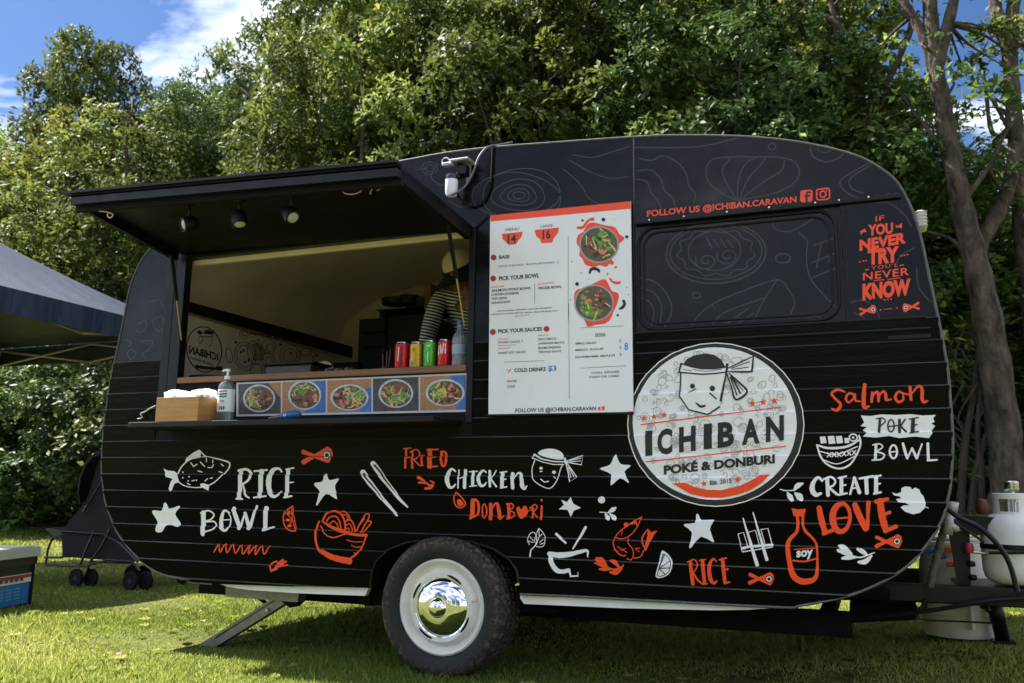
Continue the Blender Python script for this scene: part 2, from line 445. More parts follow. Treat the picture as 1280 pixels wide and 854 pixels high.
def leafy(name, base, dark=.45, trans=.35, rough=.45, tip=None, hue=.0, spec=.2):
    """foliage material; the per-leaf attribute 'lv' varies the colour of single leaves"""
    m = bpy.data.materials.new(name); m.use_nodes = True; t = m.node_tree; t.nodes.clear()
    o = t.nodes.new('ShaderNodeOutputMaterial'); at = t.nodes.new('ShaderNodeAttribute'); at.attribute_name = 'lv'
    oi = t.nodes.new('ShaderNodeObjectInfo')
    rp = t.nodes.new('ShaderNodeValToRGB'); e = rp.color_ramp.elements
    e[0].color = (base[0]*dark, base[1]*dark, base[2]*dark*1.1, 1); e[1].color = (*(tip or (base[0]*2, base[1]*1.5, base[2])), 1); e[1].position = 1
    q = e.new(.55); q.color = (*base, 1)
    t.links.new(at.outputs['Fac'], rp.inputs[0])
    hs = t.nodes.new('ShaderNodeHueSaturation'); mr = t.nodes.new('ShaderNodeMapRange'); mr.inputs[3].default_value = .75; mr.inputs[4].default_value = 1.25
    t.links.new(oi.outputs['Random'], mr.inputs[0]); t.links.new(mr.outputs[0], hs.inputs['Value'])
    mh = t.nodes.new('ShaderNodeMapRange'); mh.inputs[3].default_value = .485+hue; mh.inputs[4].default_value = .51+hue
    t.links.new(oi.outputs['Random'], mh.inputs[0]); t.links.new(mh.outputs[0], hs.inputs['Hue'])
    t.links.new(rp.outputs[0], hs.inputs['Color'])
    b = t.nodes.new('ShaderNodeBsdfPrincipled'); b.inputs['Roughness'].default_value = rough; b.inputs['Specular IOR Level'].default_value = spec
    tr = t.nodes.new('ShaderNodeBsdfTranslucent'); mx = t.nodes.new('ShaderNodeMixShader'); mx.inputs[0].default_value = trans
    t.links.new(hs.outputs[0], b.inputs['Base Color'])
    h2 = t.nodes.new('ShaderNodeHueSaturation'); h2.inputs['Hue'].default_value = .475; h2.inputs['Value'].default_value = 1.5; t.links.new(hs.outputs[0], h2.inputs['Color']); t.links.new(h2.outputs[0], tr.inputs[0])
    t.links.new(b.outputs[0], mx.inputs[1]); t.links.new(tr.outputs[0], mx.inputs[2]); t.links.new(mx.outputs[0], o.inputs[0]); return m
m_grass = leafy('grass_blades', (.150, .215, .034), dark=.55, trans=.4, rough=.7, tip=(.36, .36, .11))
rng = np.random.default_rng(4)
def grass():
    n = 520000
    dd = 3.0*np.exp(rng.random(n)*math.log(19/3.0)); an = R(-22.1)+ (rng.random(n)-.5)*R(70)
    x = dd*np.sin(an); y = -3.62+dd*np.cos(an); k = (y < 12.5) & (y > -.9); x, y, dd = x[k], y[k], dd[k]; n = len(x)
    hz = np.clip(rng.normal(.020, .008, n), .007, .055)*(1+.035*dd)*(.8+.5*np.sin(x*2.3)*np.sin(y*2.9+1))
    wd = .0018+.0007*dd*rng.uniform(.5, 1.3, n); a = rng.random(n)*math.pi*2; ln = rng.uniform(.1, 1.1, n)*hz; la = rng.random(n)*2*math.pi
    z = gz(x, y)-.004
    V = np.zeros((n, 3, 3), np.float32)
    V[:, 0] = np.stack([x-np.cos(a)*wd, y-np.sin(a)*wd, z], -1); V[:, 1] = np.stack([x+np.cos(a)*wd, y+np.sin(a)*wd, z], -1)
    V[:, 2] = np.stack([x+np.cos(la)*ln, y+np.sin(la)*ln, z+hz], -1)
    me = grid_mesh('grass', V.reshape(-1, 3), np.arange(n*3).reshape(-1, 3), [m_grass])
    pat = .5+.30*np.sin(x*.9+np.sin(y*1.3)*2)*np.sin(y*.8+1.7+np.sin(x*.7))
    lv = np.clip(rng.normal(0, .2, n)+pat, 0, 1).astype(np.float32)
    me.attributes.new('lv', 'FLOAT', 'FACE').data.foreach_set('value', lv)
    o = bpy.data.objects.new('grass', me); COL.objects.link(o); tag(o, 'short sunlit grass blades of the lawn', kind='stuff')
grass()

def weeds():
    n = 420; V = []; F = []; lv = []
    for k in range(n):
        d = 3.2*math.exp(rng.random()*math.log(11/3.2)); an = R(-22.1)+(rng.random()-.5)*R(66); x = d*math.sin(an); y = -3.62+d*math.cos(an)
        if y < -.6 or y > 7: continue
        z = float(gz(x, y))+.006; m = rng.integers(5, 9); a0 = rng.random()*6.28; tone = rng.uniform(.25, .9)
        for j in range(m):
            a = a0+j*6.283/m+rng.uniform(-.2, .2); l = rng.uniform(.018, .042); w_ = l*.30; b = len(V); c, s_ = math.cos(a), math.sin(a)
            for u_, v_, h in ((.003, 0, .004), (l*.55, -w_, .022), (l, 0, .014), (l*.55, w_, .022)): V.append((x+u_*c-v_*s_, y+u_*s_+v_*c, z+h))
            F += [(b, b+1, b+2), (b, b+2, b+3)]; lv += [tone, tone]
    me = grid_mesh('weeds', V, F, [m_grass]); me.attributes.new('lv', 'FLOAT', 'FACE').data.foreach_set('value', np.array(lv, np.float32))
    o = bpy.data.objects.new('weeds', me); COL.objects.link(o); tag(o, 'flat broad-leaved weeds dotted through the lawn', kind='stuff')
weeds()

# ================================================================ the caravan
CV = thing('food_caravan', 'black wrapped vintage caravan with open serving hatch and orange and white food drawings', 'food caravan', (-1.78, 1.0, 0))
# siding boards, split at the serving opening
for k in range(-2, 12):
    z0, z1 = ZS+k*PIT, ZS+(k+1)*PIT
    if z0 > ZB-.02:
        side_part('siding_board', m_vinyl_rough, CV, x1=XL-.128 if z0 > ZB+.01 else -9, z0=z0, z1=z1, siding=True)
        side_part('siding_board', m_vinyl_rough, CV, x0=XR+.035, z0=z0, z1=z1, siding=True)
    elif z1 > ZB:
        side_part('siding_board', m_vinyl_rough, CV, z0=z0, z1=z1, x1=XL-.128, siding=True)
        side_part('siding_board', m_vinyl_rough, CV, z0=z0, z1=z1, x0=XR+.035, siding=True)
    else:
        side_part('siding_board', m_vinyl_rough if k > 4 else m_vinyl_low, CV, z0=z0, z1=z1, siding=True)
XS = -.9; ZR = 1.962
side_part('side_panel', m_vinyl, CV, x1=XL-.128, z0=ZTOP, z1=9, label='smooth black front corner panel above the siding')
side_part('side_panel', m_vinyl, CV, x0=XL-.1265, x1=XS-.001, z0=ZO+.012, label='black panel above the serving hatch')
side_part('side_panel', m_vinyl, CV, x0=XR+.035, x1=XS-.001, z0=ZTOP, z1=ZO+.0105, label='black panel behind the menu board')
side_part('side_panel', m_vinyl, CV, x0=XS+.001, x1=9, z0=ZR, label='black upper panel with the orange follow us line')
side_part('window_panel', m_vinyl, CV, x0=XS+.001, x1=-.058, z0=ZTOP, z1=ZR-.0015, y=.008, label='blanked window covered in black wrap')
side_part('side_panel', m_vinyl, CV, x0=-.0565, x1=9, z0=ZTOP, z1=ZR-.0015, label='black corner panel with the orange slogan')
# frame of the opening and strips beside it
for (a, b, z0, z1) in ((XL-.126, XL-.07, ZB-.01, ZO+.01), (XL-.068, XL-.001, ZB-.01, ZO+.01), (XR+.001, XR+.033, ZB-.01, ZO+.01)):
    bm = BM(); box(bm, ((a+b)/2, .016, (z0+z1)/2), (b-a, .05, z1-z0), bev=.003); from_bm('opening_frame', bm, m_black, CV)
bm = BM(); box(bm, ((XL+XR)/2, .03, ZO+.002), (XR-XL+.02, .05, .016), bev=.002); from_bm('opening_frame', bm, m_black, CV)
# edge bead round the side wall, roof seams
bm = BM(); tube(bm, [(p.x, -.001, p.y) for p in SILC[i1:]+SILC[:i0+1]], .0055, 6); from_bm('edge_trim', bm, m_bead, CV, smooth=True)
bm = BM(); tube(bm, [(XS, -.001, .02+xz((793, 171.5)).y-.02), (XS, -.001, ZR)], .004, 6); from_bm('panel_seam', bm, mat('grey_seam', (.06, .06, .062), .6), CV)
# skin round roof, ends and floor; inner lining; back wall
def shrink(P, d):
    c = Vector((sum(p.x for p in P)/len(P), sum(p.y for p in P)/len(P))); o = []
    n = len(P)
    for i in range(n):
        t = (P[(i+1) % n]-P[i-1]).normalized(); nn = Vector((t.y, -t.x))
        if nn.dot(c-P[i]) < 0: nn = -nn
        o.append(P[i]+nn*d)
    return o
def band(bm, P, y0, y1, steps=1):
    rows = []
    for s_ in range(steps+1):
        y = y0+(y1-y0)*s_/steps; rows.append([bm.verts.new((p.x, y, p.y)) for p in P])
    for A, B in zip(rows, rows[1:]):
        for i in range(len(P)):
            if P[i].y < .62 and -2.35 < P[i].x < -1.2: continue       # open over the wheel
            bm.faces.new((A[i], A[(i+1) % len(P)], B[(i+1) % len(P)], B[i])).smooth = True
SHELL = [p for p in SILC]
bm = BM(); band(bm, SHELL, .0025, WID); vs = [bm.verts.new((p.x, WID, p.y)) for p in SHELL]; bm.faces.new(vs)
from_bm('body_shell', bm, m_black, CV)
INN = [q for q in shrink(SHELL, .045)]
FZ = .44
inn = [p for p in INN if p.y > FZ+.02]
bm = BM(); band(bm, INN, .02, WID-.05); vs = [bm.verts.new((p.x, WID-.05, p.y)) for p in INN]; bm.faces.new(vs)
from_bm('inner_lining', bm, m_cream, CV)
bm = BM(); box(bm, (-1.78, 1.17, FZ), (3.5, 1.62, .02)); box(bm, (-2.95, .19, FZ), (1.1, .33, .02)); box(bm, (-.65, .19, FZ), (1.1, .33, .02)); from_bm('inner_floor', bm, mat('worn_lino', (.32, .27, .22), .5, var=.2), CV)
bm = BM(); box(bm, (-.78, .055, 1.36), (1.62, .012, 1.24)); from_bm('bounce_lining', bm, m_cream, CV)  # unseen cream sheet added to bounce light about the interior
bm = BM(); box(bm, ((XL+XR)/2, .055, .98), (XR-XL, .012, .24)); from_bm('bounce_lining', bm, m_cream, CV)  # second added bounce sheet, out of view below the opening
bm = BM(); box(bm, ((XL+XR)/2, .075, ZO-.004), (XR-XL+.4, .03, .05), bev=.006); from_bm('lintel_trim', bm, m_trim, CV)
bm = BM(); tube(bm, [(p.x, WID-.056, p.y) for p in INN if p.y > 1.0 and p.x < -1.6], .009, 6); from_bm('corner_bead', bm, m_trim, CV, smooth=True)
for s_ in (-3.1, -2.45):
    bm = BM(); box(bm, (s_+.35, 1.05, max(p.y for p in INN if abs(p.x-s_-.35) < .3)-.012), (.012, 1.9, .006)); from_bm('ceiling_batten', bm, m_cream, CV)

# white skirts under the wall
def from_px(name, pts, Y0, dep, m, par, label=None):
    bm = BM(); prism(bm, [on(x, y, Y0) for x, y in pts], (0, dep, 0)); return tag(from_bm(name, bm, m, par), label)
from_px('skirt', [(268, 728), (462, 733), (456, 745), (370, 741.6), (310, 737.5), (284, 733.5)], .02, .03, m_sill, CV)
from_px('skirt', [(651, 740), (780, 747), (973, 757), (972, 759.8), (935, 762.4), (893, 763), (780, 760.5), (655, 755), (650, 748)], .02, .03, m_sill, CV)
# wheel arch well
bm = BM(); A = [xz(p) for p in ARCH]; ac = Vector((-1.78, .30)); A = [p+(ac-p).normalized()*.004 for p in A]
rows = [[bm.verts.new((p.x, y, p.y)) for p in A] for y in (.001, .32)]
for i in range(len(A)-1): bm.faces.new((rows[0][i], rows[0][i+1], rows[1][i+1], rows[1][i]))
bm.faces.new(rows[1]); from_bm('wheel_well', bm, m_matt, CV)
bm = BM(); tube(bm, [(p.x, -.002, p.y) for p in A], .006, 6); from_bm('arch_lip', bm, m_black, CV, smooth=True)

# ---- window frame beads, rail, mouldings
def pxtube(name, pts, r, m, par=CV, Y=-.004, n=4, seg=6, smooth=True, closed=False, label=None):
    P = [on(x, y, Y) for x, y in pts]; P = catmull(P, n, closed) if n > 1 else P
    bm = BM(); tube(bm, P, r, seg, closed=closed); return tag(from_bm(name, bm, m, par, smooth=True), label)
def rr(x0, x1, z0, z1, r, n=5):
    o = []
    for cx, cz, a0 in ((x1-r, z1-r, 0), (x0+r, z1-r, 90), (x0+r, z0+r, 180), (x1-r, z0+r, 270)):
        for i in range(n+1):
            a = R(a0+90*i/n); o.append((cx+r*math.cos(a), cz+r*math.sin(a)))
    return o
for (d, rad, yy, mm) in ((0, .007, .004, m_black), (.024, .0045, .006, m_black)):
    P = rr(-.885+d, -.078-d, ZTOP+.012+d, ZR-.022-d, .075-d*.5)
    bm = BM(); tube(bm, [(x, yy, z) for x, z in P], rad, 8, closed=True); from_bm('window_frame', bm, mm, CV, smooth=True)
bm = BM(); box(bm, ((-.9+.17)/2, -.008, ZR+.002), (1.065, .016, .020), bev=.004); rail = from_bm('rail', bm, m_black, CV)
for x in (-.83, -.68, -.5, -.33, -.15, -.06, .05):
    bm = BM(); box(bm, (x, -.018, ZR+.006), (.008, .006, .008), bev=.002); attach(from_bm('screw', bm, m_steel), None).parent = rail
bm = BM()
for i in range(14):
    for xx in (XS-.016, XS+.016):
        tube(bm, [(xx, .0, 2.345-i*.027), (xx, -.0022, 2.345-i*.027)], .0028, 6)
tag(from_bm('rivets', bm, m_black, CV), kind='stuff')
pxtube('panel_seam', [(1057, 263), (1058.5, 330), (1062, 405)], .0045, m_black)
for (zz, x0, x1) in ((ZTOP-.001, -.9, .225), (ZTOP-.045, -.9, .24)):
    bm = BM(); tube(bm, [(x0, -.006, zz), (x1, -.006, zz)], .006, 8); from_bm('moulding', bm, m_black, CV, smooth=True)
bm = BM(); box(bm, (.165, -.001, ZTOP-.075), (.15, .012, .018), bev=.004); from_bm('moulding', bm, m_black, CV)

# ---- serving hatch
HL, HR_, OL, OR_ = Vector((-3.44, -.012, 2.080)), Vector((-1.674, -.012, 2.030)), Vector((-3.43, -.729, 2.165)), Vector((-1.674, -.729, 2.083))
t_ = Vector((0, .0, .022))
bm = BM(); poly8(bm, [HL, OL, OR_, HR_, HL-t_, OL-t_, OR_-t_, HR_-t_]); HT = from_bm('hatch', bm, m_black, CV)
def bar(p, q, hgt, dep, m, name, par, inward):
    p, q = Vector(p), Vector(q); iw = Vector(inward)*dep; dn = Vector((0, 0, -hgt))
    bm = BM(); poly8(bm, [p, q, q+iw, p+iw, p+dn, q+dn, q+iw+dn, p+iw+dn]); return from_bm(name, bm, m, par)
ex = Vector((.03, 0, 0)); lip = Vector((0, -.02, 0))
bar(OL+lip+Vector((-.035, 0, .006)), OR_+lip+Vector((.006, 0, .006)), .012, .05, m_black, 'drip_edge', HT, (0, 1, 0))
bar(OL-t_-Vector((0, 0, -.008)), OR_-t_-Vector((0, 0, -.008)), .042, .03, m_black, 'hatch_frame', HT, (0, 1, 0))
bar(OL-t_+Vector((0, .032, 0)), OR_-t_+Vector((0, .032, 0)), .060, .024, m_matt, 'hatch_frame', HT, (0, 1, 0))
bar(OL-t_+Vector((0, .058, 0)), HL-t_-Vector((0, .02, 0)), .045, .028, m_black, 'hatch_frame', HT, (1, 0, 0))
bar(OR_-t_+Vector((-.028, .058, 0)), HR_-t_-Vector((.028, .02, 0)), .045, .028, m_black, 'hatch_frame', HT, (1, 0, 0))
bar(HL+Vector((-.02, .004, .02)), HR_+Vector((.02, .004, .02)), .03, .03, m_black, 'hinge', HT, (0, 1, 0))
pxtube('diagonal_trim', [(592, 286), (601, 277), (609, 269)], .004, m_black, Y=-.012, n=1)
for (px, Yv, aim) in ((236, -.60, (-.35, -.75, -.3)), (299, -.60, (.35, -.2, -.9)), (363.5, -.60, (.62, -.25, -.55))):
    by = {236: 255, 299: 251, 363.5: 246}[px]; hy = {236: 280, 299: 275, 363.5: 269}[px]
    top = on(px+1, by+2, Yv); hd = on(px, hy, Yv); a = Vector(aim).normalized()
    bm = BM(); tube(bm, [top+Vector((0, 0, .03)), top, hd+Vector((0, 0, .02))], .0065, 8); box(bm, top+Vector((0, 0, .012)), (.035, .03, .02), bev=.004)
    bm2 = None; sp = from_bm('spotlight', bm, m_black, CV)
    bm = BM(); lathe(bm, [(.010, -.044), (.024, -.042), (.033, -.025), (.036, 0), (.034, .030), (.028, .032), (.027, .024)], seg=24)
    q = a.to_track_quat('Z', 'Y').to_matrix()
    for v in bm.verts: v.co = q @ v.co + hd
    from_bm('lamp_housing', bm, m_black, sp, smooth=True)
    bm = BM(); lathe(bm, [(.0265, .0235), (.020, .027), (.005, .029)], seg=20)
    for v in bm.verts: v.co = q @ v.co + hd
    from_bm('lens', bm, m_lens, sp, smooth=True)
for pts in ([(463, 243), (464, 238), (469, 234), (472, 238), (478, 234), (498, 229)], [(426, 233), (430, 241), (440, 243), (450, 240), (455, 233), (462, 232)]):
    pxtube('latch_hook', pts, .0035, m_brass, HT, Y=-.66).location = (0, 0, 0)
pxtube('latch_hook', [(124, 264), (134, 265), (141, 268), (139, 272), (135, 271), (135, 266)], .0035, m_brass, HT, Y=-.68)
for (A, B, C) in (((214.5, 319), (219.5, 375), (226.8, 425)), ((560, 281), (571, 359), (580.5, 408))):
    xx = -3.395 if A[0] < 300 else -1.70
    a = on(A[0], A[1], xx, 0); c = on(*C); a.y = min(a.y, -.06) if A[0] > 300 else -.25
    a = on(A[0], A[1], a.y, 1) if A[0] < 300 else a
    mid = a.lerp(c, .52)
    bm = BM(); tube(bm, [a, mid], .0095, 10); st = from_bm('gas_strut', bm, m_matt, CV, smooth=True)
    bm = BM(); tube(bm, [mid, c], .0042, 8); from_bm('piston_rod', bm, m_brass, st, smooth=True)

# ---- counter, photo strip, outer ledge
bm = BM(); box(bm, ((XL+XR)/2-.0, .26, 1.3585), (XR-XL-.004, .545, .032), bev=.004)
m_wood = mat('oiled_wood', (.20, .085, .030), .45, var=.35, vscale=14, stretch=(.6, 6, 6), bump=.1, rvar=.1)
from_bm('counter_top', bm, m_wood, CV)
bm = BM(); box(bm, ((XL+XR)/2, .012, (1.342+ZB)/2), (XR-XL-.004, .02, 1.342-ZB-.002)); from_bm('counter_front', bm, m_matt, CV)
bm = BM(); box(bm, ((XL-.128+XR+.035)/2, .012, 1.0815), (XR-XL+.160, .02, .070)); from_bm('counter_front', bm, m_matt, CV)
LX0, LX1 = on(160, 531, -.28).x, XR-.02
bm = BM(); box(bm, ((LX0+LX1)/2, -.145, 1.105), (LX1-LX0, .275, .026), bev=.004); ledge = from_bm('serving_ledge', bm, m_black, CV)
pxtube('latch_hook', [(172, 524), (178, 522), (176, 517), (181, 515), (187, 511), (195, 507)], .004, m_steel, Y=-.02)

# food photographs printed on the strip
def food_ink(par, cx, cy, rx, ry, seed, bgc, Y, kind=0, layer=1, fn=None, conform=False, rim=True, rot=0):
    rn = random.Random(seed)
    pal = {'noodle': (.62, .46, .22), 'meat': (.22, .075, .03), 'green': (.12, .30, .04), 'dark': (.03, .025, .02), 'pink': (.62, .20, .12), 'yellow': (.66, .50, .10)}
    def M_(nm, c):
        m = bpy.data.materials.get('food_'+nm) or mat('food_'+nm, c, .5, var=.3, vscale=60); return m
    if rim:
        rx *= 1.06; ry *= 1.06
        Ink().disc(cx, cy, rx, ry, rot=rot).build('bowl_print', M_('rim', (.50, .55, .62)), par, layer=layer, Y=Y, conform=conform, fn=fn)
        Ink().disc(cx+.3, cy+.3, rx*.88, ry*.88, rot=rot).build('bowl_print', M_('base', (.11, .065, .035)), par, layer=layer+1, Y=Y, conform=conform, fn=fn)
    inks = {}
    for k in range(95):
        nm = rn.choices(list(pal), (1.4, 4.5, 3.5, 2.5, 1.3, .8))[0]
        if kind == 1 and nm == 'noodle' and rn.random() < .6: nm = 'green'
        I = inks.setdefault(nm, Ink())
        I.e = .00002*k
        sec = {'green': seed*1.7, 'pink': seed*1.7+2.1, 'meat': seed*1.7+3.9, 'dark': seed*1.7+3.9, 'yellow': seed*1.7+1.2, 'noodle': seed*1.7+5.4}[nm]
        a = rn.gauss(sec, .85); q = math.sqrt(rn.random())*.74; x = cx+rx*q*math.cos(a); y = cy+ry*q*math.sin(a)
        if nm in ('noodle', 'yellow'):
            d = rn.uniform(0, 3.14); L = rx*rn.uniform(.14, .3)
            I.S([(x-L*math.cos(d), y-L*math.sin(d)), (x+rn.uniform(-1, 1), y+rn.uniform(-1, 1)), (x+L*math.cos(d), y+L*math.sin(d))], rx*.075, n=2)
        else:
            rr_ = rx*rn.uniform(.07, .17)
            I.P([(x+rr_*rn.uniform(.6, 1.2)*math.cos(t*.9), y+rr_*.85*rn.uniform(.6, 1.2)*math.sin(t*.9)) for t in range(7)])
    for nm, I in inks.items(): tag(I.build('food_print', M_(nm, pal[nm]), par, layer=layer+2, Y=Y, conform=conform, fn=fn), kind='stuff')
PX = [297, 352, 408.2, 465.2, 524.3, 583.4]
def stp(x, t): a = (x-297)/286.4; return (x, (479.6-11.8*a)*(1-t)+(519.5-6*a)*t)
m_g = {'wood': mat('photo_wood_ground', (.40, .19, .07), .45, var=.35, vscale=30, stretch=(1, 1, 5)), 'blue': mat('photo_blue_ground', (.05, .14, .42), .45, var=.3, vscale=25), 'dark': mat('photo_dark_ground', (.055, .05, .045), .45, var=.5, vscale=30),
       'white': mat('photo_border', (.55, .56, .58), .45)}
I = Ink(); I.P([stp(295.5, -.03), stp(584.2, -.03), stp(584.2, 1.03), stp(295.5, 1.03)]); strip = I.build('photo_strip', m_g['white'], CV, layer=.2, Y=.0015, conform=False, label='strip of five bowl photographs under the counter')
specs = [('dark', 'wood', (324, 498, 19, 16.5)), ('wood', 'blue', (381, 494, 19.5, 17.5)), ('wood', 'blue', (437, 497, 22.5, 15.5)), ('dark', 'dark', (495, 492, 20.5, 17)), ('wood', 'blue', (556.5, 491, 23, 16))]
for k in range(5):
    a, b = PX[k]+1, PX[k+1]-1
    ph = Ink().P([stp(a, .02), stp(b, .02), stp(b, .97), stp(a, .97)]).build('photo', m_g[specs[k][0]], CV, layer=1.2, Y=.0015, conform=False, label=['dark photograph of a meat bowl with greens', 'photograph of a bowl on wood and blue cloth', 'photograph of a wide bowl with noodles', 'photograph of a bowl on a dark ground', 'photograph of a bowl of dark stew on wood'][k])
    s1 = {0: [stp(b-16, .02), stp(b, .02), stp(b, .5)], 1: [stp(b-14, .02), stp(b, .02), stp(b, .97), stp(a+26, .97), stp(b-8, .6)], 2: [stp(b-14, .97), stp(b-8, .3), stp(b, .25), stp(b, .97)], 3: [stp(b-9, .02), stp(b, .02), stp(b, .7)], 4: [stp(b-20, .02), stp(b, .02), stp(b, .97), stp(b-12, .97), stp(b-8, .5)]}[k]
    Ink().P(s1).build('photo_ground', m_g[specs[k][1]], ph, layer=1.8, Y=.0015, conform=False)
    food_ink(ph, *specs[k][2], seed=20+k, bgc=None, Y=.0015, layer=2.6)
for o_ in [o for o in COL.objects if o.parent and o.parent.name.startswith('photo') and o.parent.type == 'MESH']: o_.location = (0, 0, 0)

# ---- interior: banner on the end wall, cornice, shelves, equipment
XB = -3.60
def onb(x, y): return on(x, y, XB, 0)
bm = BM(); prism(bm, [onb(229, 392), onb(416, 446), on(416, 480, XB, 0), onb(226, 474)], (-.012, 0, 0)); m_ban = mat('banner_fabric', (.62, .53, .42), .7, var=.1, vscale=5)
ban = tag(from_bm('wall_banner', bm, m_ban, CV), 'beige banner with mirrored logo on the inner end wall')
m_ink = mat('banner_ink', (.035, .022, .015), .7)
def onb2(x, y): q = on(x, y, XB+.003, 0); return q
def bink(I, nm='banner_print'):
    bm = BM(); vs = [bm.verts.new(on(x, y, XB+.003+e, 0)) for (x, y), e in zip(I.V, I.E)]
    for f in I.F:
        try: bm.faces.new([vs[i] for i in f])
        except ValueError: pass
    bm.normal_update()
    for f in bm.faces:
        if f.normal.x < 0: f.normal_flip()
    from_bm(nm, bm, m_ink, ban)
B = Ink(180, 360, 4.745)
B._ring(357, 365, 103, 135, 6, -.15)
bink(B)
B = Ink(180, 360, 4.745); B.P([(315, 262), (330, 250), (350, 268), (330, 276)], 2); B.P([(355, 258), (380, 248), (412, 262), (408, 276), (360, 272)], 2); B.S([(330, 285), (350, 290), (405, 290)], 5); B.O(336, 305, 13, 18, 3, 0)
B.S([(325, 330), (340, 325), (345, 310)], 3); B.S([(408, 280), (400, 330), (385, 345)], 3)
V_, F_ = text_geo('ICHIBAN', .03, 1.1, 0)
for txt, A_, B_, h in (('ICHIBAN', (440, 432), (268, 385), 44), ('FORMOSATA GOMMA AUF BENTOMENI', (1044, 352), (630, 275), 24)):
    bold = .03 if txt == 'ICHIBAN' else .02; B.T(txt if txt == 'ICHIBAN' else txt.title(), A_, B_, h, bold)
B.T('poke & donburi', (408, 462), (275, 418), 15, .01); B.P([(300, 455), (345, 462), (420, 470), (462, 462), (470, 490), (310, 478)])
bink(B, 'lettering')
B = Ink(180, 360, 4.745)
for (x, y, rx, ry) in ((600, 405, 62, 85), (600, 405, 48, 66), (655, 385, 40, 72), (740, 350, 40, 42), (745, 355, 22, 22), (740, 430, 36, 46), (742, 432, 18, 24), (865, 400, 60, 60), (865, 400, 42, 40), (665, 490, 36, 40), (505, 400, 18, 44), (960, 380, 34, 20), (592, 275, 26, 26), (595, 272, 14, 12), (1000, 385, 16, 26)):
    B._ring(x, y, rx, ry, 3.5, -.2)
for (x, y) in ((575, 380), (620, 430), (600, 440), (590, 370), (870, 385), (1025, 400), (810, 335), (545, 322), (680, 310)): B.disc(x, y, 7, 8, 8)
for i in range(7): B.S([(640+i*8, 330), (660+i*9, 370), (650+i*8, 430)], 3)
bink(B)
bm = BM(); prism(bm, [onb(233, 377), onb(440, 434), onb(440, 448), onb(231, 389)], (.015, 0, 0)); from_bm('cornice', bm, m_matt, CV)
# back-wall shelving and dark kitchen gear
def pbox(bm, x0, y0, x1, y1, Yf, dep, bev=.004):
    a = on(x0, y1, Yf); b = on(x1, y0, Yf); box(bm, ((a.x+b.x)/2, Yf+dep/2, (a.z+b.z)/2), (abs(b.x-a.x), dep, abs(b.z-a.z)), bev=bev)
def pthing(name, rects, m, lab, cat, bev=.004, group=None):
    a = on((rects[0][0]+rects[0][2])/2, rects[0][3], rects[0][4]); t = thing(name, lab, cat, a, group); return t
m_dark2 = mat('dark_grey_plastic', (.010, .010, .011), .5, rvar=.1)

# ---- prints on the body
W_, O_ = m_white, m_orange
A_ = (180, 540, 4.268); B_ = (370, 540, 4.742); C_ = (540, 540, 4.27); D_ = (640, 610, 5.818); E_ = (840, 580, 5.025); F_c = (980, 460, 3.05); G_ = (770, 410, 3.56); S_ = (780, 160, 3.2)
def put(I, name, m, label, layer=1, conform=True, Y=0.0):
    if name == 'ornaments':
        for q in I.split(3): q.build('ornament', m, CV, None, layer=layer, Y=Y, conform=conform)
        return
    return I.build(name, m, CV, label, layer=layer, Y=Y, conform=conform)
def bars(I, x, ys, w): 
    for (a, b, yy, ww) in ys: I.S([(a, yy), (b, yy-4)], ww)
# RICE
I = Ink(*A_); I.S([(520, 205), (516, 280), (512, 350)], 22); I.S([(496, 357), (530, 358)], 10); I.S([(505, 207), (550, 200), (574, 225), (560, 258), (528, 280)], [12, 14, 16, 12, 9]); I.S([(530, 278), (546, 335), (566, 352)], [9, 11, 8])
I.S([(630, 208), (622, 345)], [26, 22]); I.S([(590, 210), (660, 203)], 9); I.S([(590, 350), (656, 342)], 9)
I.S([(737, 212), (722, 196), (690, 205), (672, 250), (670, 305), (690, 342), (715, 340), (736, 318)], [10, 12, 22, 28, 26, 20, 12, 8])
I.S([(772, 205), (764, 345)], [22, 20]); I.S([(760, 200), (803, 192)], 8); I.S([(772, 272), (801, 268)], 7); I.S([(752, 350), (793, 342)], 10); put(I, 'lettering', W_, 'white word RICE')
# BOWL
I = Ink(*A_); I.S([(322, 430), (318, 535), (318, 550)], [26, 24, 16]); I.S([(308, 432), (350, 420), (378, 440), (362, 465), (328, 478)], 8); I.S([(335, 480), (376, 478), (388, 500), (370, 520), (330, 532)], 8)
I.S([(462, 432), (435, 420), (418, 460), (416, 505), (436, 526), (458, 505), (468, 462), (456, 432)], [8, 12, 20, 22, 14, 8, 6, 6]); I.S([(415, 470), (465, 468)], 6)
I.S([(482, 408), (500, 470), (514, 515)], [22, 24, 20]); I.S([(514, 515), (545, 430)], [14, 8]); I.S([(545, 432), (564, 515)], [18, 22]); I.S([(566, 515), (606, 395)], [18, 12])
I.S([(656, 405), (648, 520)], [26, 22]); I.S([(640, 524), (697, 507)], [14, 9]); put(I, 'lettering', W_, 'white word BOWL')
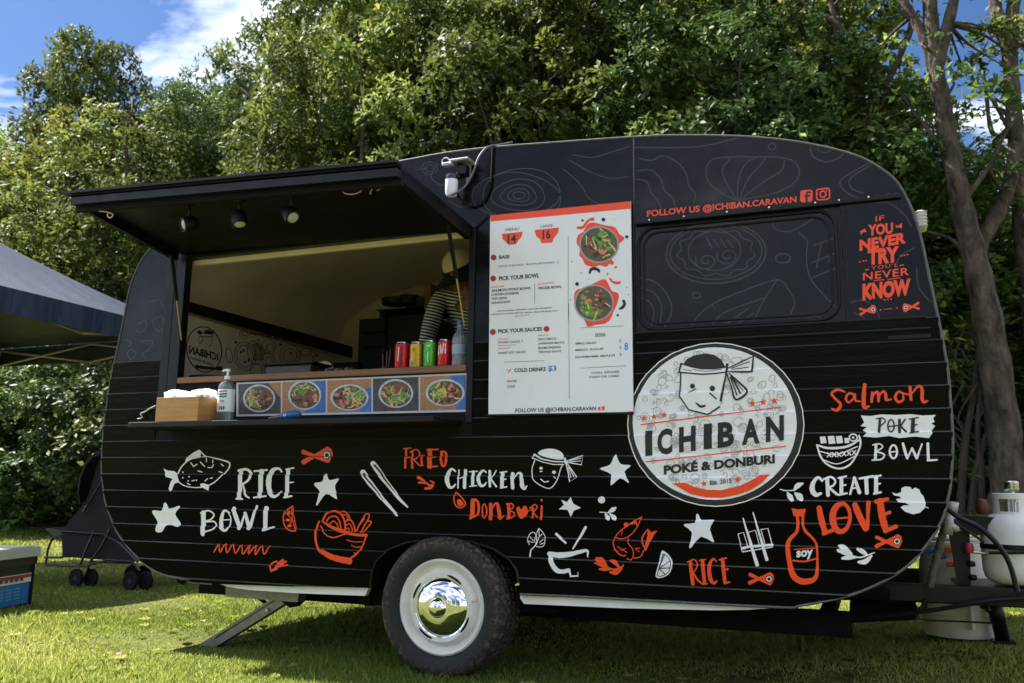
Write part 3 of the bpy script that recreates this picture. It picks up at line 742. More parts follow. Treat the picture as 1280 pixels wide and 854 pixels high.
# citrus slice, squiggle, twig
I = Ink(*A_); I.S([(796, 396), (762, 420), (747, 460), (755, 505), (785, 526), (815, 528)], 7); I.S([(815, 528), (806, 460), (796, 396)], 5)
for q in ((790, 408), (760, 430), (755, 470), (768, 508), (808, 520)): I.S([(797, 470), q], 5)
for c in ((778, 430, 9, 14), (772, 470, 11, 9), (780, 500, 12, 8), (795, 435, 4, 16)): I.disc(c[0], c[1], c[2], c[3], 10)
put(I, 'citrus_slice', O_, 'orange half slice of citrus')
I = Ink(*A_).S([(378, 640), (405, 600), (410, 642), (440, 597), (447, 645), (480, 600), (492, 648), (526, 603), (532, 652), (570, 603), (562, 650), (602, 605), (598, 655), (635, 608), (645, 652), (676, 608)], 7); put(I, 'squiggle', O_, 'orange zigzag squiggle')
I = Ink(*A_); I.S([(684, 744), (678, 715), (690, 698), (712, 690)], 9); I.S([(695, 735), (735, 702), (762, 690)], [8, 20, 8]); I.S([(712, 705), (745, 682)], [8, 12]); I.S([(720, 718), (768, 710)], [10, 8]); I.S([(690, 738), (715, 728)], 12); put(I, 'leaf_twig', O_, 'small orange twig near the lower edge')
# fish
I = Ink(*A_); I.S([(180, 228), (205, 185), (250, 148), (300, 136), (340, 132), (380, 140), (420, 150), (460, 165), (455, 195), (425, 228), (370, 275), (300, 296), (235, 292), (195, 272), (178, 240)], [7, 6, 6, 5, 5, 6, 7, 8, 7, 6, 6, 5, 5, 6, 7])
I.P([(224, 160), (236, 132), (270, 108), (300, 94), (318, 115), (338, 133), (322, 128), (306, 112), (303, 138), (262, 146)]); I.P([(108, 196), (130, 206), (165, 210), (183, 226), (192, 268), (166, 276), (146, 320), (133, 305), (146, 268), (158, 250), (122, 240)]); I.P([(303, 278), (322, 274), (352, 284), (346, 314), (325, 303), (306, 292)])
for a in ([(255, 165), (268, 185)], [(268, 185), (288, 172)], [(305, 160), (328, 185)], [(340, 140), (338, 160)], [(375, 150), (370, 165)], [(345, 190), (365, 190), (375, 175)], [(415, 172), (428, 182)], [(290, 208), (312, 214)], [(260, 262), (275, 258)], [(330, 262), (345, 250)], [(358, 248), (372, 245)], [(235, 275), (250, 282)], [(402, 212), (420, 218)]): I.S(a, 5)
for x, y in ((210, 215), (213, 245), (247, 240), (285, 258), (240, 262)): I.disc(x, y, 4, 4, 8)
put(I, 'fish_drawing', W_, 'white outline fish with spotted flank')
def blob(I, pts): return I.P(pts, 4)
I = blob(Ink(*A_), [(120, 378), (140, 410), (188, 394), (192, 408), (172, 440), (198, 488), (186, 506), (150, 496), (124, 500), (98, 534), (66, 528), (74, 480), (50, 432), (58, 418), (100, 420), (106, 386)]); put(I, 'star_decal', W_, 'plump white star at the left end')
I = Ink(*B_).P([(182, 247), (192, 262), (205, 286), (257, 275), (252, 292), (234, 325), (248, 390), (238, 396), (184, 368), (132, 432), (124, 426), (142, 355), (113, 318), (118, 302), (160, 294), (172, 256)], 3); put(I, 'star_decal', W_, 'white star under the small orange fish')
def pin(cx, cy, L, rot, name='fish_emblem', lab='orange crossed fish emblem', conform=True, ring=True):
    """two crossed tails and a pointed head with a round eye; L = length in photo px"""
    c, s = math.cos(rot), math.sin(rot); k = L/180
    def X(x, y): return (cx+(x*c-y*s)*k, cy+(x*s+y*c)*k)
    I = Ink(); I.S([X(-82, -28), X(0, 8), X(62, 40)], [26*k, 20*k, 10*k]); I.S([X(-82, 34), X(0, -8), X(66, -48)], [28*k, 20*k, 10*k])
    I.P([X(10, 0), X(42, -36), X(66, -52), X(88, -36), X(94, 0), X(74, 42), X(52, 42)]); o = put(I, name, O_, lab, conform=conform)
    J = Ink(); x, y = X(58, -2); J.disc(x, y, 25*k, 25*k, 16); J.build('fish_eye', m_black_print, o, layer=2, conform=conform)
    J = Ink(); J._ring(x, y, 16*k, 16*k, 7*k); J.build('fish_eye', W_, o, layer=3, conform=conform); return o
pin(397, 570, 38, -.05, lab='orange crossed fish emblem above the white star')
# chopsticks
I = Ink(*B_); I.S([(398, 238), (440, 300), (500, 375), (560, 445), (604, 496)], [34, 32, 24, 18, 12]); I.S([(460, 186), (500, 245), (560, 325), (620, 400), (664, 445)], [32, 34, 26, 18, 10]); o = put(I, 'chopsticks_drawing', W_, 'pair of white chopsticks')
I = Ink(*B_); I.S([(404, 248), (425, 280), (470, 335), (520, 400)], [14, 10, 9, 3]); I.S([(468, 196), (500, 235), (545, 300), (590, 360)], [12, 12, 10, 3]); I.build('inner_line', m_black_print, o, layer=2)
# FRIED
I = Ink(*B_); I.S([(656, 100), (650, 214)], 13); I.S([(640, 101), (684, 96)], 8); I.S([(650, 156), (680, 150)], 9); I.S([(693, 120), (692, 213)], 13); I.S([(678, 120), (715, 104), (736, 128), (722, 155), (696, 165)], [7, 8, 10, 9, 7]); I.S([(702, 165), (738, 200)], 9)
I.S([(750, 142), (749, 198)], 12); I.S([(742, 140), (762, 138)], 5); I.S([(740, 202), (762, 198)], 5); I.S([(796, 108), (796, 208)], [26, 30]); I.S([(780, 106), (846, 104)], 9); I.S([(800, 152), (832, 148)], 9); I.S([(784, 210), (842, 203)], 9)
I.at(*C_).S([(54, 106), (52, 150), (58, 182)], [16, 14, 12]); I.S([(50, 106), (72, 108), (80, 140), (72, 178), (58, 184)], [6, 12, 14, 12, 8]); put(I, 'lettering', O_, 'orange word FRIED')
I = Ink(*B_); I.S([(722, 272), (770, 298), (798, 318), (826, 300)], [6, 10, 12, 5]); I.S([(732, 300), (785, 306)], [12, 8]); I.S([(730, 268), (765, 288)], [16, 10]); I.S([(768, 336), (800, 332), (818, 318)], [14, 16, 8]); I.S([(800, 290), (820, 300)], 8); put(I, 'leaf_twig', O_, 'small orange twig under the word FRIED')
# noodle bowl
I = Ink(*B_); I.S([(142, 528), (124, 575), (120, 630), (128, 680), (150, 712)], [8, 12, 14, 13, 12]); I.S([(322, 752), (365, 722), (395, 680), (424, 610)], [10, 10, 9, 8]); I.S([(158, 528), (215, 565), (290, 592), (350, 608), (424, 612)], [8, 18, 20, 16, 18]); I.S([(148, 556), (180, 608), (225, 626), (270, 614), (312, 600)], 7)
I.S([(155, 706), (210, 738), (262, 754), (322, 766)], [26, 34, 36, 38], straight=False)
for p, ww in (([(165, 520), (190, 482), (235, 470), (275, 490), (294, 540), (292, 590)], 11), ([(185, 530), (205, 506), (240, 500), (262, 530), (268, 575)], 8), ([(205, 545), (225, 528), (246, 545), (252, 568)], 7), ([(262, 476), (290, 472), (315, 490), (326, 520)], 8), ([(280, 490), (305, 495), (312, 525)], 6), ([(300, 528), (325, 520), (345, 548), (352, 592)], 9), ([(302, 552), (320, 545), (334, 570), (336, 596)], 7), ([(300, 575), (314, 570), (318, 595)], 6),
              ([(358, 590), (385, 540), (420, 488), (438, 488), (436, 510), (400, 570), (388, 596)], 8), ([(385, 545), (410, 515)], 8), ([(400, 596), (445, 545), (448, 530), (432, 528)], 8), ([(306, 640), (350, 652), (398, 650)], 5), ([(332, 672), (360, 684), (386, 680)], 5), ([(350, 718), (368, 716)], 5)): I.S(p, ww)
put(I, 'noodle_bowl_drawing', O_, 'orange drawing of a heaped noodle bowl')
# CHICKEN
I = Ink(*C_); I.S([(126, 210), (108, 198), (90, 220), (84, 258), (94, 292), (112, 296), (128, 280)], [10, 12, 20, 24, 18, 12, 8]); I.S([(146, 203), (141, 300)], 8); I.S([(181, 205), (176, 298)], 18); I.S([(140, 250), (180, 240)], 6)
I.S([(222, 212), (220, 287)], 16); I.S([(200, 213), (245, 210)], 6); I.S([(203, 291), (241, 287)], 6); I.S([(291, 216), (275, 206), (256, 225), (251, 255), (262, 285), (280, 286), (293, 270)], [8, 10, 16, 20, 16, 11, 7])
I.S([(310, 208), (312, 292)], 14); I.S([(345, 206), (318, 252)], 7); I.S([(318, 252), (346, 292)], 10); I.S([(379, 220), (376, 295)], 20); I.S([(365, 217), (402, 212)], 7); I.S([(378, 256), (399, 252)], 7); I.S([(368, 299), (402, 293)], 8)
I.S([(432, 222), (432, 262), (433, 300)], [20, 18, 18]); I.S([(436, 258), (456, 224), (474, 222), (482, 255), (484, 288), (496, 302), (509, 288)], [6, 8, 14, 20, 22, 16, 6]); put(I, 'lettering', W_, 'white word CHICKEN')
I = Ink(*C_); I.S([(128, 324), (120, 360), (132, 396), (158, 404), (182, 386), (164, 352), (130, 322)], 7); I.P([(138, 362), (158, 362), (172, 384), (158, 396), (140, 390)], 3); put(I, 'drop_decal', O_, 'orange sauce drop')
# DONBURI
I = Ink(*C_); I.S([(222, 365), (216, 452)], [24, 24]); I.S([(216, 360), (242, 364), (252, 398), (244, 440), (206, 462)], [8, 12, 14, 12, 12]); I._ring(282, 422, 12, 36, 8); I.S([(316, 385), (316, 465)], 20); I.S([(320, 415), (338, 386), (352, 384), (360, 425), (366, 460), (386, 448)], [6, 9, 15, 20, 18, 7])
I.S([(411, 386), (412, 458)], 17); I.S([(400, 384), (430, 384), (436, 402), (414, 418)], 7); I.S([(414, 420), (440, 432), (436, 452), (404, 464)], 8)
I.P([(453, 408), (466, 398), (480, 414), (494, 394), (510, 404), (512, 436), (482, 464), (460, 442)], 3); I.S([(541, 406), (540, 458)], 11); I.S([(524, 408), (550, 388), (563, 402), (542, 430)], 7); I.S([(542, 430), (566, 458)], 6); I.S([(588, 396), (585, 466)], 12); I.disc(589, 364, 6, 7, 10); I.S([(505, 425), (540, 412)], 5); put(I, 'lettering', O_, 'orange word DONBURI')
# small chef head
I = Ink(*C_); I.P([(566, 116), (585, 98), (620, 90), (660, 93), (695, 112), (706, 145), (660, 146), (600, 132)], 3)
for p, ww in (([(546, 120), (590, 145), (650, 158), (712, 160)], [10, 7, 6, 6]), ([(540, 140), (590, 160), (650, 174), (706, 174)], 5), ([(546, 120), (540, 142)], 6), ([(552, 152), (535, 205), (550, 262), (625, 302), (668, 262), (684, 210), (700, 172)], 5), ([(652, 238), (664, 248)], 5), ([(584, 252), (602, 268), (625, 264)], 6), ([(712, 142), (718, 168)], 12),
              ([(724, 156), (808, 126), (800, 176), (724, 162)], 6), ([(735, 155), (798, 140)], 4), ([(740, 160), (796, 155)], 4), ([(718, 168), (738, 266), (775, 242), (722, 166)], 6), ([(728, 190), (745, 245)], 4), ([(732, 188), (760, 240)], 5)): I.S(p, ww, straight=len(p) < 5)
I.disc(584, 194, 9, 8, 12); I.disc(584, 211, 9, 3, 8); I.disc(653, 215, 10, 9, 12); put(I, 'chef_head_drawing', W_, 'small white drawing of a head with a tied headband')
I = Ink().P([(770, 568), (776, 580), (789, 582), (781, 590), (787, 604), (776, 598), (764, 607), (764, 593), (750, 586), (763, 581)], 3); put(I, 'star_decal', W_, 'white star left of the round logo')
I = Ink(*C_).P([(744, 348), (757, 384), (797, 405), (758, 420), (742, 455), (725, 416), (678, 414), (706, 390), (692, 362), (724, 374)], 2); put(I, 'star_decal', W_, 'white star right of the word DONBURI')
I = Ink(*C_); I.S([(524, 665), (530, 632), (552, 608), (572, 570)], [8, 6, 6, 5]); I.S([(572, 514), (592, 535), (606, 565), (600, 605), (578, 614), (556, 606), (562, 575), (558, 548), (572, 514)], 4); I.S([(522, 602), (514, 575), (524, 545), (544, 536), (556, 552), (548, 590)], 4)
for p in ([(572, 520), (574, 560)], [(578, 590), (598, 572)], [(580, 600), (600, 592)], [(526, 560), (545, 580)], [(518, 582), (540, 590)], [(562, 600), (574, 560), (590, 545)]): I.S(p, 4)
put(I, 'leaf_drawing', W_, 'white outlined leaf on a stem')
I = Ink(*C_); I.S([(626, 650), (680, 658), (740, 652), (790, 640), (830, 634), (832, 668)], [24, 30, 26, 20, 14, 5], n=6); I.S([(632, 655), (642, 700), (668, 738), (700, 745), (732, 738)], [22, 26, 26, 22, 20]); I.S([(734, 734), (742, 770), (782, 768), (780, 750)], [12, 12, 8, 5], straight=True); I.S([(664, 544), (718, 593)], [14, 10]); I.S([(823, 508), (790, 565), (754, 624)], [15, 12, 7]); put(I, 'bowl_drawing', W_, 'white bowl with two chopsticks')
I = Ink(*D_).disc(655, 87, 26, 25); put(I, 'dot_decal', W_, 'white dot')
I = Ink(*D_); I.S([(640, 176), (675, 178), (705, 182)], 6); I.S([(706, 178), (735, 158), (757, 144)], [14, 32, 14]); I.S([(682, 190), (695, 212), (706, 228)], [14, 30, 22]); I.S([(714, 190), (740, 212), (752, 226)], [12, 34, 24]); put(I, 'leaf_twig', W_, 'white twig below the white dot')
I = Ink(*D_)
for p, ww in (([(945, 212), (905, 232), (868, 256), (820, 290), (768, 335), (740, 395), (758, 455), (800, 492), (830, 490)], 8), ([(945, 212), (912, 285), (860, 345), (800, 370), (752, 360)], 7), ([(796, 345), (806, 308)], 5), ([(900, 240), (915, 270)], 12), ([(870, 262), (900, 250)], 14), ([(846, 362), (850, 405), (878, 440), (885, 485), (868, 522), (838, 515)], 7), ([(742, 450), (775, 462)], 5), ([(770, 425), (800, 445), (840, 470)], 6), ([(985, 304), (948, 365), (962, 430)], [8, 12, 10]), ([(990, 300), (1000, 340), (975, 430)], [8, 26, 14]), ([(1052, 314), (1010, 350), (972, 448)], [8, 34, 18]), ([(935, 438), (900, 442), (930, 465)], 6), ([(962, 452), (935, 500), (890, 510)], 8), ([(790, 455), (830, 440)], 5)): I.S(p, ww)
I.disc(833, 268, 18, 18, 14); put(I, 'prawn_drawing', O_, 'orange drawing of a curled prawn')
I = Ink(*D_)
for p, ww in (([(604, 520), (660, 552), (735, 592), (800, 575), (815, 556)], [8, 14, 14, 14, 6]), ([(615, 512), (650, 525), (690, 560)], [18, 40, 16]), ([(604, 545), (650, 555), (700, 580)], [8, 30, 14]), ([(640, 590), (680, 590), (720, 590)], [14, 28, 12]), ([(716, 528), (750, 540), (785, 578)], [12, 30, 14]), ([(716, 612), (760, 614), (800, 585)], [14, 34, 16])): I.S(p, ww)
put(I, 'leaf_twig', O_, 'large orange leafy twig under the prawn')
I = Ink(*D_).P([(1088, 464), (1110, 460), (1145, 490), (1168, 535), (1165, 585), (1138, 630), (1085, 654), (1046, 642), (1066, 560)], 3); o = put(I, 'citrus_slice', W_, 'white half slice of citrus')
I = Ink(*D_); I.S([(1100, 482), (1135, 500), (1155, 545), (1150, 590), (1125, 625), (1080, 642), (1060, 636)], 5)
for q in ((1112, 480), (1152, 530), (1154, 580), (1120, 630)): I.S([(1072, 585), q], 6)
I.S([(1100, 480), (1076, 570), (1058, 634)], 5); I.build('segment_line', m_black_print, o, layer=2)
I = Ink(*E_).P([(162, 314), (172, 326), (186, 352), (262, 350), (260, 366), (240, 410), (263, 482), (254, 490), (182, 456), (124, 524), (110, 518), (127, 430), (80, 390), (86, 376), (146, 370), (152, 322)], 2); put(I, 'star_decal', W_, 'large white star below the round logo')
I = Ink(*E_); I.S([(680, 160), (715, 168), (765, 166)], 6); I.S([(766, 166), (792, 136), (825, 122)], [12, 32, 8]); I.S([(726, 182), (742, 206), (756, 228)], [12, 34, 20]); I.S([(774, 184), (800, 205), (816, 226)], [14, 44, 22]); put(I, 'leaf_twig', W_, 'white twig left of the word CREATE')
I = Ink(*E_); I.S([(116, 612), (132, 755)], [20, 22]); I.S([(98, 616), (140, 600), (160, 630), (152, 662), (132, 680)], 8); I.S([(136, 682), (160, 725), (190, 752)], [9, 13, 10]); I.S([(192, 605), (206, 752)], 22); I.S([(172, 606), (212, 600)], 8); I.S([(190, 756), (224, 752)], 8)
I.S([(280, 612), (262, 596), (240, 625), (236, 680), (248, 735), (268, 748), (284, 732)], [9, 14, 22, 26, 24, 16, 9]); I.S([(318, 598), (334, 742)], 22); I.S([(298, 602), (344, 590)], 10); I.S([(326, 666), (354, 659)], 12); I.S([(330, 750), (362, 742)], 12); put(I, 'lettering', O_, 'orange word RICE')
I = Ink(*E_); I.S([(447, 340), (485, 465), (536, 636)], [7, 16, 24]); I.S([(510, 306), (550, 440), (597, 602)], [7, 14, 20]); I.S([(416, 440), (450, 430), (478, 520), (442, 550), (416, 440)], 5, straight=True); I.S([(442, 530), (480, 520), (632, 508)], [16, 14, 16], straight=True); I.S([(444, 552), (632, 522)], 6); I.S([(484, 428), (526, 416), (548, 505)], 5, straight=True); I.S([(560, 412), (604, 405), (632, 518)], 6, straight=True); I.S([(560, 412), (584, 500)], 5)
put(I, 'chopsticks_drawing', W_, 'white chopsticks crossing three small cups')
pin(951.5, 723.5, 31, .05, lab='orange crossed fish emblem left of the sauce bottle')
I = Ink(*E_); I.P([(752, 279), (795, 285), (842, 281), (832, 330), (765, 328)]); I.S([(788, 330), (792, 385), (782, 430), (745, 468), (728, 510), (736, 600), (758, 690), (800, 732), (860, 736), (905, 708), (914, 610), (908, 510), (882, 465), (842, 425), (824, 385), (822, 330)], [20, 20, 20, 24, 28, 30, 38, 40, 38, 26, 14, 13, 16, 18, 16, 18]); I.S([(768, 536), (905, 528)], 6); I.S([(760, 606), (830, 612), (905, 595)], 11)
o = put(I, 'sauce_bottle_drawing', O_, 'orange drawing of a sauce bottle'); Ink(*E_).T('soy', (782, 584), (886, 575), 56, .035).build('lettering', W_, o, 'white word SOY', layer=1)
# salmon / poke / bowl
I = Ink(*F_c)
for p, ww in (([(232, 92), (205, 84), (182, 98), (196, 118), (216, 140), (202, 162), (182, 156)], [7, 10, 10, 9, 11, 12, 7]), ([(268, 102), (248, 98), (236, 116), (246, 132), (264, 118), (270, 100), (272, 124), (292, 128)], [9, 9, 9, 8, 7, 9, 9, 5]), ([(308, 64), (304, 110), (306, 150), (326, 146)], [15, 16, 14, 6]), ([(337, 94), (334, 130)], 11), ([(337, 110), (352, 92), (360, 102), (360, 128)], [6, 9, 12, 11]), ([(362, 108), (378, 90), (388, 102), (390, 122), (410, 120)], [6, 9, 12, 11, 5]), ([(454, 98), (436, 92), (424, 112), (436, 130), (454, 122), (456, 100), (480, 104)], [8, 9, 11, 10, 9, 7, 5]), ([(480, 72), (484, 122)], 12), ([(488, 98), (512, 70), (526, 82), (526, 115), (532, 130), (548, 126)], [6, 10, 13, 13, 12, 6])): I.S(p, ww)
put(I, 'lettering', O_, 'orange script word salmon')
I = Ink(*F_c).P([(293, 182), (330, 184), (370, 178), (430, 180), (480, 177), (530, 182), (579, 180), (568, 192), (574, 206), (562, 212), (576, 222), (562, 240), (566, 248), (552, 268), (500, 262), (440, 268), (400, 260), (350, 266), (300, 262), (316, 248), (300, 238), (316, 226), (292, 222), (306, 208)]); o = put(I, 'brush_band', W_, 'white brushed band')
I = Ink(*F_c)
for p, ww in (([(366, 194), (362, 245)], 10), ([(352, 194), (376, 192), (386, 204), (368, 222)], 5), ([(440, 198), (440, 246)], 11), ([(462, 196), (444, 222)], 6), ([(444, 222), (466, 244)], 7), ([(492, 196), (490, 244)], 15), ([(476, 196), (512, 190)], 5), ([(490, 220), (508, 216)], 5), ([(480, 248), (512, 243)], 6)): I.S(p, ww)
I._ring(408, 221, 12, 23, 6); I.S([(396, 224), (438, 220)], 5); I.build('lettering', m_black_print, o, 'black word POKE', layer=2)
I = Ink(*F_c)
for p, ww in (([(351, 292), (348, 348)], 11), ([(338, 294), (364, 290), (376, 302), (354, 318)], 5), ([(356, 320), (382, 330), (372, 348), (336, 352)], 6), ([(402, 322), (432, 318)], 5), ([(453, 288), (462, 320), (470, 346)], [10, 11, 9]), ([(470, 346), (488, 306)], 6), ([(488, 306), (506, 345)], [9, 10]), ([(506, 345), (526, 290)], [8, 6]), ([(548, 288), (550, 350)], 11), ([(546, 353), (583, 351)], 7)): I.S(p, ww)
I._ring(417, 320, 14, 25, 8); put(I, 'lettering', W_, 'white word BOWL under the brushed band')
I = Ink(*F_c)
for p, ww in (([(126, 294), (140, 338), (168, 370), (212, 384), (252, 368), (280, 325), (292, 288), (286, 258)], 7), ([(126, 294), (170, 306), (240, 300), (292, 272)], [6, 9, 9, 6]), ([(148, 350), (205, 366), (268, 338)], 4), ([(136, 318), (200, 330), (280, 300)], 4)): I.S(p, ww)
for x0, y0, r in ((150, 276, 13), (182, 276, 15), (212, 275, 14), (240, 278, 10)): I.P([(x0-r, y0-r), (x0+r*.6, y0-r*1.1), (x0+r, y0+r*.8), (x0-r*.7, y0+r)])
I._ring(264, 266, 15, 13, 5); I.disc(264, 266, 5, 4, 8)
for i in range(6):
    x = 165+i*19; y = 334-abs(i-2)*1-i*1.5; I.S([(x, y-9), (x+14, y+7)], 4); I.S([(x, y+8), (x+14, y-9)], 4)
put(I, 'bowl_drawing', W_, 'white bowl of cubes with a row of crosses')
I = Ink(*F_c)
for p, ww in (([(146, 430), (130, 418), (112, 438), (108, 465), (122, 484), (142, 478)], [10, 11, 16, 20, 17, 9]), ([(165, 424), (168, 486)], 15), ([(152, 424), (180, 416), (196, 432), (188, 448), (170, 456)], 8), ([(172, 456), (202, 482)], 10), ([(219, 422), (219, 480)], 15), ([(208, 420), (238, 413)], 7), ([(220, 449), (236, 446)], 7), ([(208, 484), (240, 478)], 8), ([(252, 482), (268, 420)], [8, 9]), ([(268, 418), (288, 476)], [12, 15]), ([(255, 460), (284, 456)], 6), ([(288, 422), (340, 413)], 9), ([(313, 420), (316, 478)], 15), ([(351, 414), (351, 476)], 15), ([(340, 416), (370, 410)], 7), ([(352, 445), (367, 441)], 7), ([(342, 480), (370, 474)], 8)): I.S(p, ww)
put(I, 'lettering', W_, 'white word CREATE')
I = Ink(*F_c)
for p, ww in (([(134, 532), (142, 575), (156, 624)], [20, 23, 22]), ([(150, 632), (197, 614)], [16, 14]), ([(228, 516), (202, 526), (186, 560), (192, 602), (212, 624), (238, 612), (252, 575), (246, 536), (228, 516)], [14, 22, 26, 24, 20, 16, 14, 14, 14]), ([(190, 575), (250, 570)], 7), ([(270, 520), (288, 565), (312, 614)], [22, 25, 22]), ([(318, 612), (320, 560), (322, 512)], [14, 14, 18]), ([(366, 506), (374, 565), (388, 618)], [26, 27, 24]), ([(350, 510), (396, 500)], [16, 14]), ([(374, 562), (404, 550)], 13), ([(384, 622), (428, 604)], [16, 15])): I.S(p, ww)
put(I, 'lettering', O_, 'large orange word LOVE')
I = Ink(*F_c).P([(411, 474), (428, 480), (446, 474), (448, 458), (462, 452), (482, 454), (488, 464), (500, 456), (516, 464), (520, 476), (532, 490), (540, 515), (538, 532), (518, 552), (492, 558), (462, 548), (444, 532), (456, 524), (478, 524), (462, 514), (436, 512), (426, 500), (448, 498), (440, 490), (420, 486)]); I.S([(534, 528), (550, 534)], 3); put(I, 'leaf_drawing', W_, 'large white lobed leaf at the right edge')
I = Ink(*F_c)
for p, ww in (([(206, 700), (250, 712), (290, 722), (345, 704)], [5, 6, 6, 4]), ([(210, 678), (228, 686), (258, 708)], [10, 22, 8]), ([(204, 694), (232, 704), (262, 716)], [8, 18, 7]), ([(222, 726), (250, 722), (276, 722)], [10, 18, 6]), ([(280, 690), (300, 700), (318, 714)], [10, 18, 8]), ([(284, 740), (310, 738), (334, 716)], [10, 20, 8])): I.S(p, ww)
put(I, 'leaf_twig', W_, 'white leafy twig right of the sauce bottle')
pin(1110.5, 677, 33, .02, lab='orange crossed fish emblem under the word LOVE')
# upper texts
nc = dict(conform=False)
I = Ink(*S_).T('FOLLOW US @ICHIBAN.CARAVAN', (92, 355), (690, 297), 24, .028); put(I, 'lettering', O_, 'orange line follow us with the page name', **nc)
I = Ink(*S_).P([(706, 252), (722, 249), (748, 247), (755, 254), (754, 290), (748, 296), (712, 299), (704, 292)]); o = put(I, 'square_icon', O_, 'orange square icon with letter f', **nc); J = Ink(*S_); J.S([(745, 258), (734, 258), (731, 268), (731, 297)], 8); J.S([(723, 273), (744, 271)], 6); J.build('letter', m_black_print, o, layer=2, conform=False)
I = Ink(*S_); I.S([(770, 258), (772, 249), (780, 246), (812, 242), (821, 248), (822, 275), (816, 284), (782, 288), (772, 282), (770, 258)], 6, n=3); I._ring(796, 265, 12, 12, 6); I.disc(812, 251, 3, 3, 8); put(I, 'round_icon', O_, 'orange camera outline icon', **nc)
def tx(s, a, b, h, bold, lab, tr=1.0): put(Ink(*S_).T(s, a, b, h, bold, tr), 'lettering', O_, lab, **nc)
tx('IF', (1006, 375), (1043, 370), 21, .0, 'small orange word IF')
tx('YOU', (976, 430), (1076, 420), 42, .045, 'orange word YOU'); tx('NEVER', (942, 490), (1128, 458), 42, .05, 'bold orange word NEVER')
tx('TRY', (975, 546), (1100, 532), 60, .055, 'orange word TRY'); tx("YOU'L", (990, 568), (1096, 555), 14, .0, 'tiny orange word YOULL', 1.2); tx('NEVER', (956, 610), (1140, 588), 30, .015, 'thin orange word NEVER', 1.1); tx('KNOW', (954, 686), (1146, 664), 62, .06, 'orange word KNOW')
I = Ink(*S_); I.S([(1000, 611), (1040, 607)], 3); I.S([(1055, 606), (1105, 600)], 3); I.P([(944, 412), (952, 410), (964, 402), (970, 416), (956, 418), (948, 430)]); I.P([(1085, 388), (1096, 392), (1112, 380), (1112, 402), (1098, 398), (1088, 400)])
for x, y in ((943, 536), (957, 533), (968, 531), (1110, 512), (1122, 510), (1134, 507), (968, 568), (976, 567), (1106, 550), (1116, 549), (1042, 688), (1055, 686), (1068, 685), (1026, 728), (1092, 721)): I.disc(x, y, 4, 3, 8)
I.S([(1040, 726), (1072, 723)], 2.5); put(I, 'ornaments', O_, 'small orange dots and arrows round the slogan', **nc)
pin(780+975/3.2, 160+730/3.2, 21, -.12, lab='orange crossed fish emblem left below the slogan', conform=False); 
pin(780+1148/3.2, 160+716/3.2, 21, math.pi-.1, lab='orange crossed fish emblem right below the slogan', conform=False)
# faint grey food drawings on the wrap
def faint(Is, Y=0.0, conform=False, lab=None, layer=.3):
    return Is.build('line_drawing', m_grey_line, CV, lab, layer=layer, Y=Y, conform=conform)
I = Ink(*S_)
for p in ([(452, 290), (400, 265), (345, 225), (328, 180), (345, 132), (400, 118), (500, 116), (620, 118), (680, 135), (702, 175), (680, 220), (600, 262), (500, 282), (455, 290)], [(450, 288), (400, 200), (396, 160), (425, 122)], [(454, 285), (460, 200), (490, 140), (530, 120)], [(460, 285), (500, 200), (545, 150), (565, 122)], [(470, 282), (560, 215), (630, 170), (642, 130)], [(448, 290), (440, 315), (470, 320)],
          [(45, 78), (180, 80), (320, 72), (470, 36)], [(60, 122), (110, 130), (160, 112), (215, 140), (250, 185), (258, 230), (285, 265), (278, 300)], [(50, 172), (110, 170), (150, 210), (160, 250), (195, 280), (205, 320)], [(48, 205), (90, 215), (110, 260), (140, 300), (150, 330)]): I.S(p, 5)
I._ring(592, 75, 15, 12, 5); I._ring(802, 84, 26, 15, 5); I.S([(744, 82), (760, 118), (810, 136), (860, 120), (882, 96)], 6); I.S([(752, 66), (744, 82)], 6)
faint(I, lab='faint grey drawing of a shell and leaves')
I = Ink(*S_)
for p in ([(995, 132), (900, 185), (866, 212), (872, 240), (920, 275), (1010, 282), (1060, 262)], [(985, 150), (920, 190), (900, 215), (915, 245), (960, 262)], [(1010, 300), (1060, 300), (1120, 345), (1150, 395)], [(1160, 480), (1100, 520), (1080, 600)], [(1230, 700), (1180, 640), (1170, 560)], [(900, 700), (960, 690), (1010, 730), (1030, 800)], [(920, 740), (960, 760), (980, 800)]): I.S(p, 5)
I2 = I; faint(I2, lab='faint grey box drawing at the right corner')
I = Ink(*S_); I._ring(368, 500, 200, 122, 6, -.05); I._ring(368, 498, 184, 108, 5, -.05); I._ring(362, 492, 105, 78, 5, -.05)
for k in range(1): I.S([(368+(148+9*math.sin(a*11))*math.cos(a), 497+(92+7*math.sin(a*11))*math.sin(a)) for a in [i*2*math.pi/66 for i in range(66)]], 5, n=2, closed=True)
for cx, cy in ((330, 532), (415, 512)): I.S([(cx+(8+3.6*q)*math.cos(q*.9), cy+(6+2.9*q)*math.sin(q*.9)) for q in range(12)], 5)
for i in range(4): I.S([(330+i*28, 440+(i % 2)*6), (352+i*28, 480)], 5)
I._ring(636, 522, 30, 19, 6); I._ring(290, 670, 16, 11, 5)
